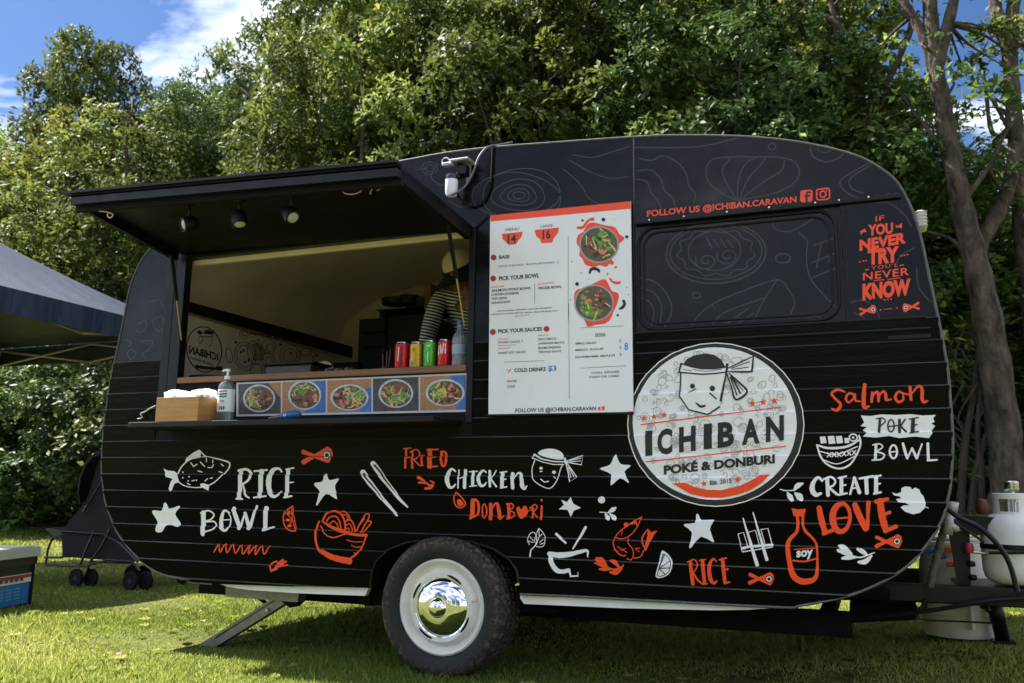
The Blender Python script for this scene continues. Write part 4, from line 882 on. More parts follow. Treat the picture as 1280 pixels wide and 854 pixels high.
for p in ([(602, 358), (600, 400), (660, 415), (730, 380), (790, 340)], [(735, 450), (730, 530), (745, 600), (800, 670), (850, 720)], [(735, 450), (700, 420)], [(760, 470), (845, 440)], [(750, 540), (850, 500)], [(790, 460), (770, 560)], [(830, 440), (820, 540)], [(752, 600), (850, 560)],
          [(255, 830), (290, 760), (360, 702), (470, 655), (612, 608), (660, 650), (682, 700), (660, 760)], [(612, 608), (560, 690), (520, 770)], [(345, 800), (400, 740), (560, 680)], [(360, 820), (500, 720)], [(390, 822), (520, 740)], [(350, 705), (360, 718)],
          [(64, 600), (130, 620), (180, 680), (190, 740), (160, 800)], [(70, 640), (120, 660), (150, 710), (145, 780)], [(70, 680), (105, 700), (120, 740), (110, 790)]): I.S(p, 5)
I._ring(762, 766, 26, 14, 5)
faint(I, Y=.008, lab='faint grey drawing of a plate and boxes on the covered window')
I = Ink(400, 160, 4.746)
for r in (34, 62, 100, 150, 215, 250):
    pts = []
    for i in range(28):
        a = i*2*math.pi/28; k = 1+.06*math.sin(3*a+r); pts.append((1180+r*1.05*k*math.cos(a), 400+r*.62*k*math.sin(a)))
    I.S(pts, 6, n=3, closed=True)
I.S([(1440, 240), (1540, 330), (1600, 420), (1700, 470)], 6); I.S([(1480, 190), (1600, 260), (1720, 300), (1830, 290)], 6); I.S([(1500, 160), (1620, 175), (1740, 140), (1840, 110)], 6)
for r in (26, 46): I._ring(650, 240, r, r*.8, 5)
for p in ([(700, 210), (660, 290), (720, 340), (770, 330)], [(560, 250), (640, 240)], [(760, 430), (840, 470), (900, 450)]): I.S(p, 5)
faint(I, lab='faint grey onion rings drawing above the menu')
I = Ink(0, 290, 3.417)
for p in ([(560, 500), (580, 520), (560, 545), (545, 520), (560, 500)], [(590, 395), (620, 380), (625, 410), (600, 430), (580, 415)], [(650, 380), (690, 360), (700, 410), (670, 420), (650, 380)], [(600, 470), (650, 465), (640, 500), (610, 520), (620, 540)], [(530, 460), (560, 470), (550, 490)], [(640, 300), (680, 290), (700, 320)]): I.S(p, 4)
faint(I, lab='faint grey doodles on the left corner panel')

# ---- round logo
def lg(name, m, lab, I, layer, par=None): return I.build(name, m, par or CV, lab, layer=layer)
LG = lg('round_logo', W_, 'large round white logo with a black rim', Ink()._ring(895, 531, 110, 102, 1.3), 1)
lg('logo_rim', m_black_print, None, Ink().disc(895, 531, 108.5, 100.8, 64), 1.3, LG)
lg('logo_disc', W_, None, Ink().disc(893.7, 529.7, 102.3, 95.3, 64), 2.2, LG)
rn = random.Random(8); I = Ink()
for k in range(230):
    a = rn.uniform(0, 6.283); q = math.sqrt(rn.random())*.93; x = 893.7+102*q*math.cos(a); y = 529.7+95*q*math.sin(a); r = rn.uniform(2.5, 6.5)
    if 795 < x < 990 and 512 < y < 590 and rn.random() < .25: continue
    t = rn.random(); I.e = .000001*k; rot = rn.uniform(0, 3)
    if (x+r*2-893.7)**2/102.**2+(y-529.7)**2/95.**2 > .97 or (x-r*2-893.7)**2/102.**2+(y+r-529.7)**2/95.**2 > .97: continue
    if t < .35: I._ring(x, y, r, r*rn.uniform(.5, 1), .9, rot, 14); I._ring(x, y, r*.5, r*.4, .8, rot, 10)
    elif t < .6: I.S([(x+r*.16*j*math.cos(j*.9+rot), y+r*.16*j*math.sin(j*.9+rot)) for j in range(8)], .9, n=3)
    else: I.S([(x+r*math.cos(rot+j*1.3)*rn.uniform(.5, 1.3), y+r*math.sin(rot+j*1.3)*rn.uniform(.5, 1.3)) for j in range(5)], .9, n=3, closed=rn.random() < .5)
lg('doodle_pattern', m_doodle, 'pale grey doodles over the logo disc', I, 2.9, LG)['kind'] = 'stuff'
I = Ink(*G_).P([(291, 200), (284, 305), (325, 365), (410, 386), (462, 350), (480, 270), (492, 200)]); I.P([(283, 160), (380, 182), (496, 172), (612, 128), (605, 197), (510, 196), (585, 285), (537, 322), (492, 200), (385, 208), (281, 198)]); face = lg('logo_head', W_, 'head with a tied headband on the logo', I, 3.6, LG)
I = Ink(*G_)
I.P([(300, 163), (318, 140), (350, 124), (400, 115), (440, 122), (470, 142), (486, 172), (430, 181), (370, 180)])
for p, ww in (([(292, 160), (340, 174), (380, 182), (440, 182), (496, 174)], 7), ([(292, 160), (281, 198), (330, 203), (385, 208), (440, 205), (492, 198)], [10, 10, 6, 6, 6, 6]), ([(345, 186), (400, 194), (470, 186)], 3), ([(340, 192), (300, 186)], 2.5), ([(496, 162), (492, 214)], 10), ([(500, 180), (560, 152), (612, 128), (606, 196), (560, 197), (500, 196)], [5, 7, 10, 10, 8, 5]), ([(515, 180), (595, 152)], 4), ([(515, 186), (590, 176)], 4), ([(496, 206), (515, 265), (535, 320), (585, 286), (545, 240), (505, 204)], [5, 7, 9, 9, 8, 5]), ([(510, 220), (540, 300)], 6), ([(515, 218), (555, 292)], 8), ([(512, 212), (568, 282)], 4),
              ([(291, 205), (288, 260), (284, 305), (325, 365), (410, 386), (462, 352)], [6, 6, 6, 6, 7, 8]), ([(468, 325), (480, 260), (492, 206)], [10, 9, 6]), ([(325, 288), (357, 272)], 4), ([(420, 292), (448, 316)], 6), ([(358, 335), (378, 350), (398, 347)], [6, 11, 8])): I.S(p, ww, straight=len(p) > 4 and p[0] != (496, 206))
I.disc(342, 260, 11, 11, 14); I.disc(430, 270, 12, 12, 14); lg('head_lines', m_black_print, None, I, 4.6, LG)
I = Ink(*G_)
for x, y, r in ((127, 403, 16), (172, 396, 16), (217, 388, 17), (608, 338, 18), (655, 331, 18), (705, 325, 18), (393, 693, 16), (542, 674, 17)): I.star(x, y, r, .4, -97)
I.S([(113, 431), (732, 353)], 5); I.S([(136, 596), (757, 527)], 5)
I.P([(252, 692), (310, 689), (345, 706), (400, 720), (470, 722), (550, 704), (600, 680), (640, 655), (687, 651), (650, 690), (600, 722), (540, 743), (470, 756), (400, 754), (330, 738)]); 
for q_ in I.split(1): lg('logo_ornament', O_, None, q_, 3.6, LG)
I = Ink(*G_)
for ch, xa, xb, yb in (('I', 132, 163, 565), ('C', 186, 252, 560), ('H', 282, 356, 549), ('I', 392, 428, 535), ('B', 454, 527, 529), ('A', 562, 640, 516), ('N', 668, 748, 503)):
    I.T(ch, (xa, yb), (xb, yb-(xb-xa)*.115), 106, .045)
lg('lettering', m_black_print, 'large black name lettering of the logo', I, 3.7, LG); I = Ink(*G_)
I.T('POK\u00c9 & DONBURI', (214, 651), (708, 600), 38, .05); lg('lettering', m_black_print, 'bold black second line of the logo', I, 3.7, LG); I = Ink(*G_); I.T('Est. 2015', (420, 699), (515, 689), 19, .018); lg('lettering', m_black_print, 'small black year line of the logo', I, 3.7, LG)

# ---------------------------------------------------------------- menu board
MB = thing('menu_board', 'white menu board with orange top band and two bowl pictures, hung right of the hatch', 'menu board', on(700, 390, 0))
bm = BM(); c = [on(*p, -.022) for p in ((612.7, 269.6), (610.5, 518.3), (791.4, 515.3), (788.2, 251.6))]; prism(bm, c, (0, .010, 0)); from_bm('board', bm, m_board, MB)
YM = -.022
bm = BM(); a = on(608, 519.5, -.02); b = on(792, 516.5, -.02); tube(bm, [a, b], .006, 8); from_bm('bottom_rail', bm, m_black, MB)
def mb(I, name, m, lab=None, layer=1):
    for q in I.split(1.6): q.build(name, m, MB, None, layer=layer, Y=YM, conform=False)
H_ = (600, 240, 5.34); K_ = (600, 380, 5.695)
I = Ink(*H_).P([(68, 158), (1004, 62), (1007, 112), (72, 198)]); I.at(*K_).P([(1047, 765), (1093, 763), (1093, 778), (1047, 780)])
I.at(*H_).P([(146, 280), (285, 266), (278, 300), (255, 325), (240, 350), (190, 354), (175, 335), (152, 315)]); I.P([(364, 254), (528, 238), (520, 275), (492, 310), (482, 338), (412, 342), (402, 318), (375, 295)])
mb(I, 'orange_print', O_, 'orange band and two price bowls')
I = Ink(*H_).T('MENU', (172, 264), (262, 256), 20, .0); I.T('LARGE', (406, 240), (486, 232), 18, .0); I.T('14', (184, 342), (242, 338), 56, .03); I.T('16', (418, 314), (472, 308), 56, .03)
I.T('BASE', (128, 447), (198, 442), 22, .03); I.T('PICK YOUR BOWL', (126, 592), (396, 570), 27, .03); I.S([(589, 298), (589, 854)], 2.5); I.S([(366, 610), (365, 745)], 2.5)
I.T('WHITE SUSHI RICE   BROWN RICE/MIXED', (122, 503), (498, 476), 11, .0); I.T('2', (514, 478), (524, 477), 14, 0)
for i, (s_, xa, xb, y, h) in enumerate((('SALMON POKE BOWL', 78, 342, 668, 17), ('CHICKEN DONBURI', 76, 258, 694, 15), ('TOFU BOWL', 76, 184, 722, 15), ('KARAAGE BOWL', 78, 205, 748, 14), ('VEGGIE BOWL', 386, 546, 652, 17))): I.T(s_, (xa, y), (xb, y-(xb-xa)*.07), h, .02)
I.T('extra avocado, edamame, seaweed and pickles', (115, 800), (480, 776), 10, .01); I.T('all bowls are served with rice, sesame, sauce and spring onion', (78, 822), (522, 796), 10, .01); I.T('gluten free option', (234, 834), (328, 824), 9, 0)
I.at(*K_).T('PICK YOUR SAUCES', (130, 208), (442, 190), 26, .03)
for s_, xa, xb, y, h in (('PONZU SAUCE', 130, 285, 282, 15), ('SWEET SOY SAUCE', 130, 325, 358, 15), ('SPICY MAYO', 415, 545, 260, 15), ('JAPANESE MAYO', 415, 600, 290, 15), ('SESAME DRESSING', 413, 576, 322, 15), ('TERIYAKI SAUCE', 415, 578, 350, 14),
                        ('COLD DRINKS', 244, 468, 486, 26), ('WATER', 192, 264, 560, 16), ('COKE', 194, 250, 597, 16), ('EXTRAS', 822, 892, 230, 20), ('SMALL SALAD', 680, 828, 290, 16), ('MISO SOUP', 680, 880, 336, 14), ('EDAMAME BEANS', 680, 962, 386, 14), ('CHILI, GINGER', 794, 994, 498, 14), ('CASH OR CARD', 778, 992, 528, 14)):
    I.T(s_, (xa, y), (xb, y-(xb-xa)*.045), h, .03 if h > 20 else .012)
for x, y in ((992, 272), (992, 322), (994, 370)): I.T('2', (x, y), (x+12, y-1), 20, .02)
I.T('FOLLOW US @ICHIBAN.CARAVAN', (252, 772), (826, 757), 27, .02)
for p in ([(632, 0), (636, 678)], [(172, 415), (460, 404)], [(718, 170), (1020, 157)], [(718, 458), (1042, 440)], [(128, 297), (255, 292)], [(822, 232), (892, 229)]): I.S(p, 2.5)
for x, y, r in ((684, 190, 8), (824, 185, 13), (980, 300, 11), (614, 466, 4), (676, 541, 4), (722, 583, 3), (648, 615, 13), (920, 824, 8), (606, 721, 4), (990, 686, 4)): I.at(*H_).disc(x, y, r, r, 12)
I.S([(732, 543), (742, 518), (765, 512), (790, 522), (796, 535)], [14, 20, 22, 20, 12]); I.S([(958, 726), (965, 750), (950, 772), (932, 780)], [18, 20, 20, 12]); I.at(*K_).disc(980, 82, 8, 8, 10); I.disc(838, 140, 6, 5, 8)
mb(I, 'lettering', m_black_print, 'black menu lettering')
I = Ink(*K_).T('$3', (484, 478), (544, 474), 36, .03); I.T('8', (1028, 328), (1054, 327), 52, .02); mb(I, 'lettering', m_blue_print, 'blue handwritten prices')
I = Ink(*H_)
for x, y in ((91, 438), (88, 578)): I.disc(x, y, 19, 20, 16)
I.at(*K_).disc(92, 200, 21, 22, 16); I.disc(474, 178, 21, 21, 16); mb(I, 'bullet', m_red_print, 'dark red bullets')
I = Ink(*K_)
for s_, a, b, y in (('PONZU', 130, 202, 255), ('SOY', 128, 220, 322), ('MAYO', 415, 485, 230)): I.T(s_, (a, y), (b, y-3), 9, .02)
I.T('I', (298, 270), (304, 270), 16, 0); I.P([(840, 735), (858, 733), (858, 758), (840, 758)]); I.P([(866, 730), (888, 728), (888, 755), (866, 757)])
for x, y in ((194, 468), (214, 474), (204, 488), (220, 464), (208, 478)): I.disc(x, y, 5, 5, 6)
I.at(*H_)
I.T('SIGNATURE', (76, 642), (162, 634), 10, .02); I.T('STANDARD', (386, 622), (496, 608), 10, .02)
I.P([(720, 215), (760, 205), (830, 222), (900, 236), (930, 282), (960, 300), (958, 322), (922, 352), (912, 400), (880, 450), (896, 470), (884, 488), (862, 480), (845, 500), (800, 490), (760, 500), (705, 486), (680, 440), (662, 425), (668, 380), (645, 340), (655, 290), (690, 265)], 3)
I.S([(650, 240), (690, 235), (710, 205), (735, 185), (755, 182)], [16, 20, 16, 18, 24]); I.disc(906, 503, 9, 8, 10); I.disc(852, 548, 7, 7, 10); I.disc(893, 183, 3, 3, 8); I.disc(980, 640, 4, 4, 8)
I.S([(868, 578), (885, 600), (915, 608), (935, 604)], [12, 14, 18, 16])
I.P([(760, 610), (830, 582), (860, 620), (880, 660), (925, 680), (918, 740), (895, 790), (870, 850), (830, 880), (780, 885), (720, 900), (700, 860), (650, 780), (628, 720), (640, 660), (690, 640)], 3); mb(I, 'orange_print', O_, 'orange sauce splashes and headings')
for (cx, cy, r, sd, kd) in ((600+795/5.34, 240+352/5.34, 23.5, 3, 1), (600+762/5.34, 240+742/5.34, 23.5, 5, 1)):
    bp_ = Ink().disc(cx, cy, r+1.4, r-.4, 36).build('bowl_picture', mat('bowl_grey', (.33, .34, .33), .4), MB, 'printed picture of a %s bowl' % ('meat' if sd == 3 else 'green salad'), layer=2.4, Y=YM, conform=False)
    Ink().disc(cx, cy, r-.6, r-2.4, 36).build('bowl_print', mat('bowl_dark', (.10, .085, .05), .5, var=.4, vscale=60), bp_, layer=3, Y=YM, conform=False)
    food_ink(bp_, cx, cy, r, r, sd, None, YM, kind=1, layer=3, rim=False)

# ================================================================ wheel, stabiliser, chassis
WC = Vector((-1.782, -.005, .298)); TR = .306; RR = .203
m_tyre = bpy.data.materials.new('tyre_rubber'); m_tyre.use_nodes = True
t = m_tyre.node_tree; b = t.nodes['Principled BSDF']; b.inputs['Roughness'].default_value = .75
c_ = t.nodes.new('ShaderNodeTexCoord'); s3 = t.nodes.new('ShaderNodeVectorMath'); s3.operation = 'DISTANCE'
s4 = t.nodes.new('ShaderNodeVectorMath'); s4.operation = 'MULTIPLY'; s4.inputs[1].default_value = (1, 0, 1); t.links.new(c_.outputs['Object'], s4.inputs[0])
t.links.new(s4.outputs[0], s3.inputs[0]); s3.inputs[1].default_value = (WC.x, 0, WC.z)
r1 = t.nodes.new('ShaderNodeMapRange'); r1.inputs[1].default_value = .245; r1.inputs[2].default_value = .275; t.links.new(s3.outputs['Value'], r1.inputs[0])
n1 = t.nodes.new('ShaderNodeTexNoise'); n1.inputs['Scale'].default_value = 48; n1.inputs['Detail'].default_value = 8; n1.inputs['Roughness'].default_value = .75; t.links.new(c_.outputs['Object'], n1.inputs[0])
r2 = t.nodes.new('ShaderNodeMapRange'); r2.inputs[1].default_value = .49; r2.inputs[2].default_value = .62; t.links.new(n1.outputs[0], r2.inputs[0])
mm = t.nodes.new('ShaderNodeMath'); mm.operation = 'MULTIPLY'; t.links.new(r1.outputs[0], mm.inputs[0]); t.links.new(r2.outputs[0], mm.inputs[1])
mc = t.nodes.new('ShaderNodeMix'); mc.data_type = 'RGBA'; mc.inputs[6].default_value = (.013, .013, .014, 1); mc.inputs[7].default_value = (.15, .095, .05, 1); t.links.new(mm.outputs[0], mc.inputs[0]); t.links.new(mc.outputs[2], b.inputs['Base Color'])
bp = t.nodes.new('ShaderNodeBump'); bp.inputs['Strength'].default_value = .5; bp.inputs['Distance'].default_value = .01; t.links.new(n1.outputs[0], bp.inputs['Height']); t.links.new(bp.outputs[0], b.inputs['Normal'])
def wheel(cy, flip, far=False):
    s = -1 if not flip else 1
    cc = (WC.x, cy, WC.z)
    bm = BM()
    prof = [(RR-.004, -.02), (RR+.004, .012), (RR+.02, .030), (RR+.05, .038), (RR+.085, .034), (TR-.014, .020), (TR-.003, .004), (TR, -.02), (TR, -.13), (TR-.012, -.16), (RR+.05, -.175), (RR, -.15)]
    lathe(bm, [(r, h if not flip else -h) for r, h in prof], cc, 'y', 64)
    # tread blocks on the shoulder
    for k in range(60):
        a = 2*math.pi*k/60
        for hh in (-.035, -.085, -.135):
            p = Vector((math.cos(a+hh*.4)*(TR+.002), 0, math.sin(a+hh*.4)*(TR+.002))); h = hh if not flip else -hh
            box(bm, (cc[0]+p.x, cc[1]-h, cc[2]+p.z), (.004, .034, .022), rot=Matrix.Rotation(-a, 3, 'Y'))
    ty = from_bm('tyre', bm, m_tyre, CV, smooth=False)
    for p in ty.data.polygons: p.use_smooth = len(p.vertices) == 4 and p.area > .0004
    if far: return
    bm = BM(); lathe(bm, [(RR+.002, -.02), (RR+.004, .016), (RR-.004, .022), (RR-.014, .016), (RR-.022, -.002), (RR-.034, -.008), (RR-.044, .012), (RR-.056, .020), (RR-.072, .018), (.118, .004), (.10, .0)], cc, 'y', 72)
    rim = from_bm('rim', bm, m_rimp, CV, smooth=True)
    for a0 in (62, 152, 238, 330):
        bm = BM()
        pts = [Vector((cc[0]+(RR-.063)*math.cos(R(a0+q)), cc[1]-.0205+abs(q)*.00008, cc[2]+(RR-.063)*math.sin(R(a0+q)))) for q in range(-16, 17, 4)]
        tube(bm, pts, [.002, .0042, .005, .005, .005, .005, .005, .0042, .002], 6)
        from_bm('rim_slot', bm, m_matt, rim)
    bm = BM(); lathe(bm, [(.134, .004), (.135, .013), (.130, .017), (.126, .016), (.116, .027), (.098, .039), (.075, .049), (.052, .054), (.043, .054), (.040, .058), (.036, .068), (.026, .076), (.012, .080), (.001, .081)], cc, 'y', 72)
    hc = from_bm('hubcap', bm, m_chrome, CV, smooth=True)
    bm = BM(); tube(bm, [(cc[0]+.133*math.cos(2*math.pi*i/48), cc[1]-.010, cc[2]+.133*math.sin(2*math.pi*i/48)) for i in range(48)], .0035, 6, closed=True); from_bm('hubcap_rim', bm, m_matt, hc, smooth=True)
    bm = BM(); a = R(12); p = Vector((cc[0]+(RR-.05)*math.cos(a), cc[1]-.018, cc[2]+(RR-.05)*math.sin(a))); tube(bm, [p, p+Vector((.03, -.008, .004))], .0035, 8); from_bm('valve', bm, m_steel, rim)
wheel(WC.y, False); wheel(WID-.02, True, far=True)
bm = BM(); tube(bm, [(WC.x, .15, WC.z-.02), (WC.x, 1.9, WC.z-.02)], .03, 12); from_bm('axle', bm, m_under, CV)
bm = BM()
for y in (.32, 1.72): box(bm, (-1.75, y, .29), (3.3, .05, .10))
for x in (-3.1, -2.6, -1.2, -.7, -.2): box(bm, (x, 1.02, .30), (.05, 1.4, .07))
box(bm, (-1.7, 1.19, .40), (3.5, 1.56, .03)); from_bm('chassis', bm, m_under, CV)
from_px('wheel_bracket', [(446, 745), (462, 742), (463, 757), (452, 756)], .10, .1, m_under, CV)
from_px('wheel_bracket', [(458, 742), (479, 728), (478, 757), (455, 758)], .12, .1, m_under, CV)
from_px('wheel_bracket', [(645, 745), (662, 757), (700, 762), (690, 768), (650, 766)], .14, .1, m_under, CV)
# stabiliser leg
bm = BM(); a = on(359, 745, .14); b = on(252, 812, .16); d = (b-a).normalized(); n_ = Vector((-d.z, 0, d.x)).normalized()
if n_.z < 0: n_ = -n_
hw = .027
for yy, th in ((0, .008), (.042, .008)):
    pts = [a+n_*hw+Vector((0, yy, 0)), b+n_*hw+Vector((0, yy, 0)), b-n_*hw+Vector((0, yy, 0)), a-n_*hw+Vector((0, yy, 0))]; prism(bm, pts, (0, th, 0))
prism(bm, [a+n_*(hw-.004)+Vector((0, .006, 0)), b+n_*(hw-.004)+Vector((0, .006, 0)), b+n_*(hw+.004)+Vector((0, .006, 0)), a+n_*(hw+.004)+Vector((0, .006, 0))], (0, .038, 0))
tube(bm, [a+n_*.016+d*.03-Vector((0, .004, 0)), b+n_*.016-d*.10-Vector((0, .004, 0))], .0035, 6)
ST = from_bm('stabiliser_leg', bm, m_metal, CV)
bm = BM(); box(bm, b+Vector((.0, .02, -.012)), (.085, .10, .012), bev=.003); tube(bm, [b+Vector((0, -.02, 0)), b+Vector((0, .07, 0))], .012, 10); from_bm('foot_plate', bm, m_metal, ST)
from_px('rail', [(282, 734), (374, 741), (372, 753), (282, 746)], .12, .06, m_metal, ST)
bm = BM(); tube(bm, [on(320, 745, .16), on(337, 757, .16)], .010, 8); from_bm('brace', bm, m_matt, ST)
from_px('pivot', [(360, 741), (368, 741), (370, 752), (362, 760), (352, 752)], .125, .085, m_under, ST)
bm = BM()
for p in ((356, 744), (333, 763), (251, 812)):
    q = on(*p, .128); tube(bm, [q, q+Vector((0, .02, 0))], .007, 8)
from_bm('bolt', bm, m_steel, ST)

# ---- drawbar and things on it
DB = .55
bm = BM(); a, b = on(975, 752, DB), on(1330, 735, DB); box(bm, ((a.x+b.x)/2, DB+.03, on(1150, 742, DB).z), (b.x-a.x, .06, .075), bev=.006); dbo = from_bm('drawbar', bm, m_black, CV)
bm = BM(); box(bm, ((a.x+b.x)/2, DB+.9, on(1150, 742, DB).z), (b.x-a.x, .06, .075), rot=None, bev=.006); from_bm('drawbar', bm, m_black, CV)
bm = BM(); box(bm, (.5, DB+.48, on(1150, 742, DB).z+.03), (.36, .9, .012)); from_bm('drawbar_plate', bm, m_black, CV)
from_px('step_box', [(1062, 756), (1145, 750), (1145, 775), (1062, 779)], DB+.1, .3, m_under, CV)
pxtube('brake_rod', [(975, 770), (1060, 772), (1150, 765), (1235, 752), (1300, 748)], .010, m_black, Y=DB-.03)
pxtube('brake_rod', [(1157, 750), (1155, 758), (1150, 763)], .012, m_black, Y=DB-.02)
pxtube('hose', [(1110, 757), (1140, 764), (1150, 774), (1200, 777), (1242, 779)], .004, m_black, Y=DB+.25)
bm = BM(); p0, p1 = on(1241, 748, 1.0), on(1254, 802, 1.0); tube(bm, [p0, p0.lerp(p1, .55), p0.lerp(p1, .56), p1], [.033, .033, .030, .030], 16); box(bm, p1, (.09, .09, .012)); jk = from_bm('jack_stand', bm, m_black, CV)
pxtube('clamp', [(1226, 757), (1233, 760), (1236, 764)], .012, m_black, Y=.9)
from_px('upright_post', [(1186, 664), (1212, 664), (1214, 742), (1200, 742)], .62, .05, m_black, CV)
from_px('cross_plate', [(1200, 644), (1246, 647), (1246, 665), (1218, 670), (1200, 662)], .60, .30, m_black, CV)
# grey corrugated jockey arm and silver clamp
m_camo = mat('weathered_grey_metal', (.085, .082, .065), .6, var=.6, vscale=45, bump=.3)
bm = BM(); A = catmull([on(x, y, .50) for x, y in ((1186, 646), (1177, 672), (1170, 700), (1162, 735))], 10); tube(bm, A, [.014+(.004 if i % 2 else 0) for i in range(len(A))], 10); from_bm('winch_arm', bm, m_camo, CV)
m_silver = mat('dull_silver', (.42, .43, .42), .45, metal=.3, var=.3, vscale=30)
bm = BM()
for p, q, r_ in (((1191, 627), (1189, 640), .024), ((1189, 640), (1184, 668), .020), ((1181, 652), (1198, 662), .017)): tube(bm, [on(*p, .46), on(*q, .46)], r_, 12)
from_bm('coupling_clamp', bm, m_silver, CV)
pxtube('blue_hose', [(1158, 693), (1164, 688), (1172, 690), (1176, 696), (1182, 694)], .011, mat('blue_plastic', (.03, .10, .22), .4), Y=.7)
pxtube('hose', [(1184, 636), (1200, 648), (1225, 660), (1248, 682), (1262, 705), (1272, 740)], .010, m_black, Y=.34, seg=8)
pxtube('hose', [(1186, 640), (1198, 656), (1216, 668), (1230, 678)], .006, m_black, Y=.45)
# red tail lamp bits on the bar
bm = BM(); q = on(1228, 634, .6); lathe(bm, [(.016, -.03), (.026, -.018), (.028, .006), (.02, .028), (.008, .034)], q, 'z', 14); from_bm('rear_lamp', bm, mat('brown_red_plastic', (.09, .016, .010), .5), CV, smooth=True)
bm = BM(); q = on(1211, 685, .6); lathe(bm, [(.016, -.02), (.02, 0), (.014, .02)], q, 'z', 12); from_bm('red_knob', bm, mat('red_plastic', (.35, .02, .03), .4), CV, smooth=True)
for p in ((1214, 705), (1216, 722)):
    bm = BM(); q = on(*p, .6); lathe(bm, [(.008, -.012), (.016, -.008), (.016, .008), (.008, .012)], q, 'z', 10); from_bm('tap', bm, m_black, CV)
bm = BM(); tube(bm, [on(1204, 689, .6), on(1238, 692, .6)], .006, 8); from_bm('gas_fitting', bm, m_steel, CV)

# ---- gas bottle
q = on(1280, 735, .55)
GB = thing('gas_bottle', 'white gas bottle with black strap on the caravan drawbar', 'gas bottle', (q.x, q.y+.12, q.z)); GB.scale = (.85, .85, .85)
m_gasw = mat('white_bottle_paint', (.80, .79, .77), .35, var=.08, vscale=10, bump=.04, bscale=60)
def loc_bm(name, bm, m, par, smooth=True): return from_bm(name, bm, m, par, smooth=smooth, local=True)
bm = BM(); lathe(bm, [(.06, 0), (.12, .012), (.145, .035), (.154, .07), (.156, .12), (.156, .24), (.150, .285), (.130, .320), (.095, .342), (.05, .350), (.03, .351)], (0, 0, 0), 'z', 48); loc_bm('tank', bm, m_gasw, GB)
bm = BM(); seg = 48
rings = []
for (r, h) in ((.092, .335), (.092, .352), (.092, .415), (.092, .440), (.087, .444), (.082, .440), (.082, .415), (.082, .352), (.082, .335)):
    rings.append([bm.verts.new((r*math.cos(2*math.pi*k/seg), r*math.sin(2*math.pi*k/seg), h)) for k in range(seg)])
for i in range(len(rings)-1):
    for k in range(seg):
        ang = (360*k/seg) % 120
        if i in (1, 6) and 20 < (360*(k+.5)/seg-200) % 120 < 75: continue
        bm.faces.new((rings[i][k], rings[i][(k+1) % seg], rings[i+1][(k+1) % seg], rings[i+1][k]))
loc_bm('collar', bm, m_gasw, GB)
bm = BM(); lathe(bm, [(.014, .35), (.014, .40), (.022, .402), (.022, .43), (.012, .435), (.012, .452), (.030, .454), (.034, .462), (.034, .498), (.028, .504), (.008, .506)], (0, 0, 0), 'z', 20); vv = loc_bm('valve', bm, m_steel, GB)
bm = BM()
for k in range(4): box(bm, (-.012+(k % 2)*.02, -.0345, .474+.014*(k//2)), (.005, .004, .005))
loc_bm('screw', bm, m_matt, vv, False)
bm = BM(); lathe(bm, [(.157, .172), (.160, .174), (.160, .196), (.157, .198)], (0, 0, 0), 'z', 48); loc_bm('strap', bm, m_black, GB)
pxtube('strap_bar', [(1236, 691), (1262, 691), (1300, 690)], .008, m_black, Y=.52, n=1)

# ---- white waste drum on the grass
q = on(1203, 797, 1.05); gzq = float(gz(q.x, 1.05))
DR = thing('water_drum', 'cream white plastic drum standing on the grass behind the drawbar', 'drum', (q.x, 1.15, q.z-.005))
m_drum = mat('cream_plastic', (.60, .56, .47), .5, var=.1, vscale=7)
bm = BM(); lathe(bm, [(.12, 0), (.150, .004), (.158, .02), (.160, .10), (.163, .105), (.160, .11), (.160, .30), (.156, .34), (.150, .36), (.150, .42), (.14, .43), (.05, .432)], (0, 0, 0), 'z', 40); loc_bm('drum_body', bm, m_drum, DR)
bm = BM(); tube(bm, [(.14*math.cos(R(a)), .14*math.sin(R(a)), .445) for a in range(0, 360, 15)], .010, 8, closed=True); loc_bm('drum_rim', bm, m_drum, DR)
bm = BM(); tube(bm, [(.02, -.17, .36), (.035, -.18, .20), (.04, -.17, .05)], .010, 8); loc_bm('tube', bm, m_drum, DR)
for z in (.40, .335):
    bm = BM(); box(bm, (-.025, -.152, z), (.05, .012, .022), bev=.003); loc_bm('orange_label', bm, m_orange, DR, False)
bm = BM(); lathe(bm, [(.008, -.03), (.018, -.025), (.018, .02), (.008, .03)], (-.19, -.02, .10), 'z', 14); tube(bm, [(-.15, -.02, .10), (-.19, -.02, .10)], .012, 8); loc_bm('tap', bm, bpy.data.materials['blue_plastic'], DR)

# ---- roof camera with its cable; clearance lamp
RL = thing('outdoor_camera', 'white bulb camera on a bracket with a cable over the roof edge', 'camera', on(572, 225, 0))
bm = BM(); lathe(bm, [(.006, -.065), (.022, -.06), (.029, -.045), (.030, 0), (.030, .018)], (0, 0, 0), 'z', 24)
q = on(564.5, 232, -.085)
for v in bm.verts: v.co += q+Vector((0, 0, .008))
from_bm('camera_body', bm, m_white, RL, smooth=True)
bm = BM(); lathe(bm, [(.030, .026), (.031, .030), (.027, .050), (.014, .058), (.002, .060)], q, 'z', 24); from_bm('camera_dome', bm, mat('dark_blue_plastic', (.012, .022, .045), .25), RL, smooth=True)
bm = BM(); prism(bm, [on(581, 203, -.012), on(590, 200, -.012), on(588, 222, -.012), on(584, 232, -.012)], (0, -.01, 0)); box(bm, on(578, 203, -.05), (.10, .09, .012), bev=.003); box(bm, on(560, 206, -.085), (.05, .03, .018), bev=.004); br = from_bm('bracket', bm, m_silver, RL)
bm = BM(); tube(bm, [on(576, 205, -.06), on(574, 220, -.06), on(569, 224, -.08)], .016, 10); box(bm, on(579, 214, -.055), (.05, .05, .05), bev=.006); from_bm('arm', bm, m_black, RL)
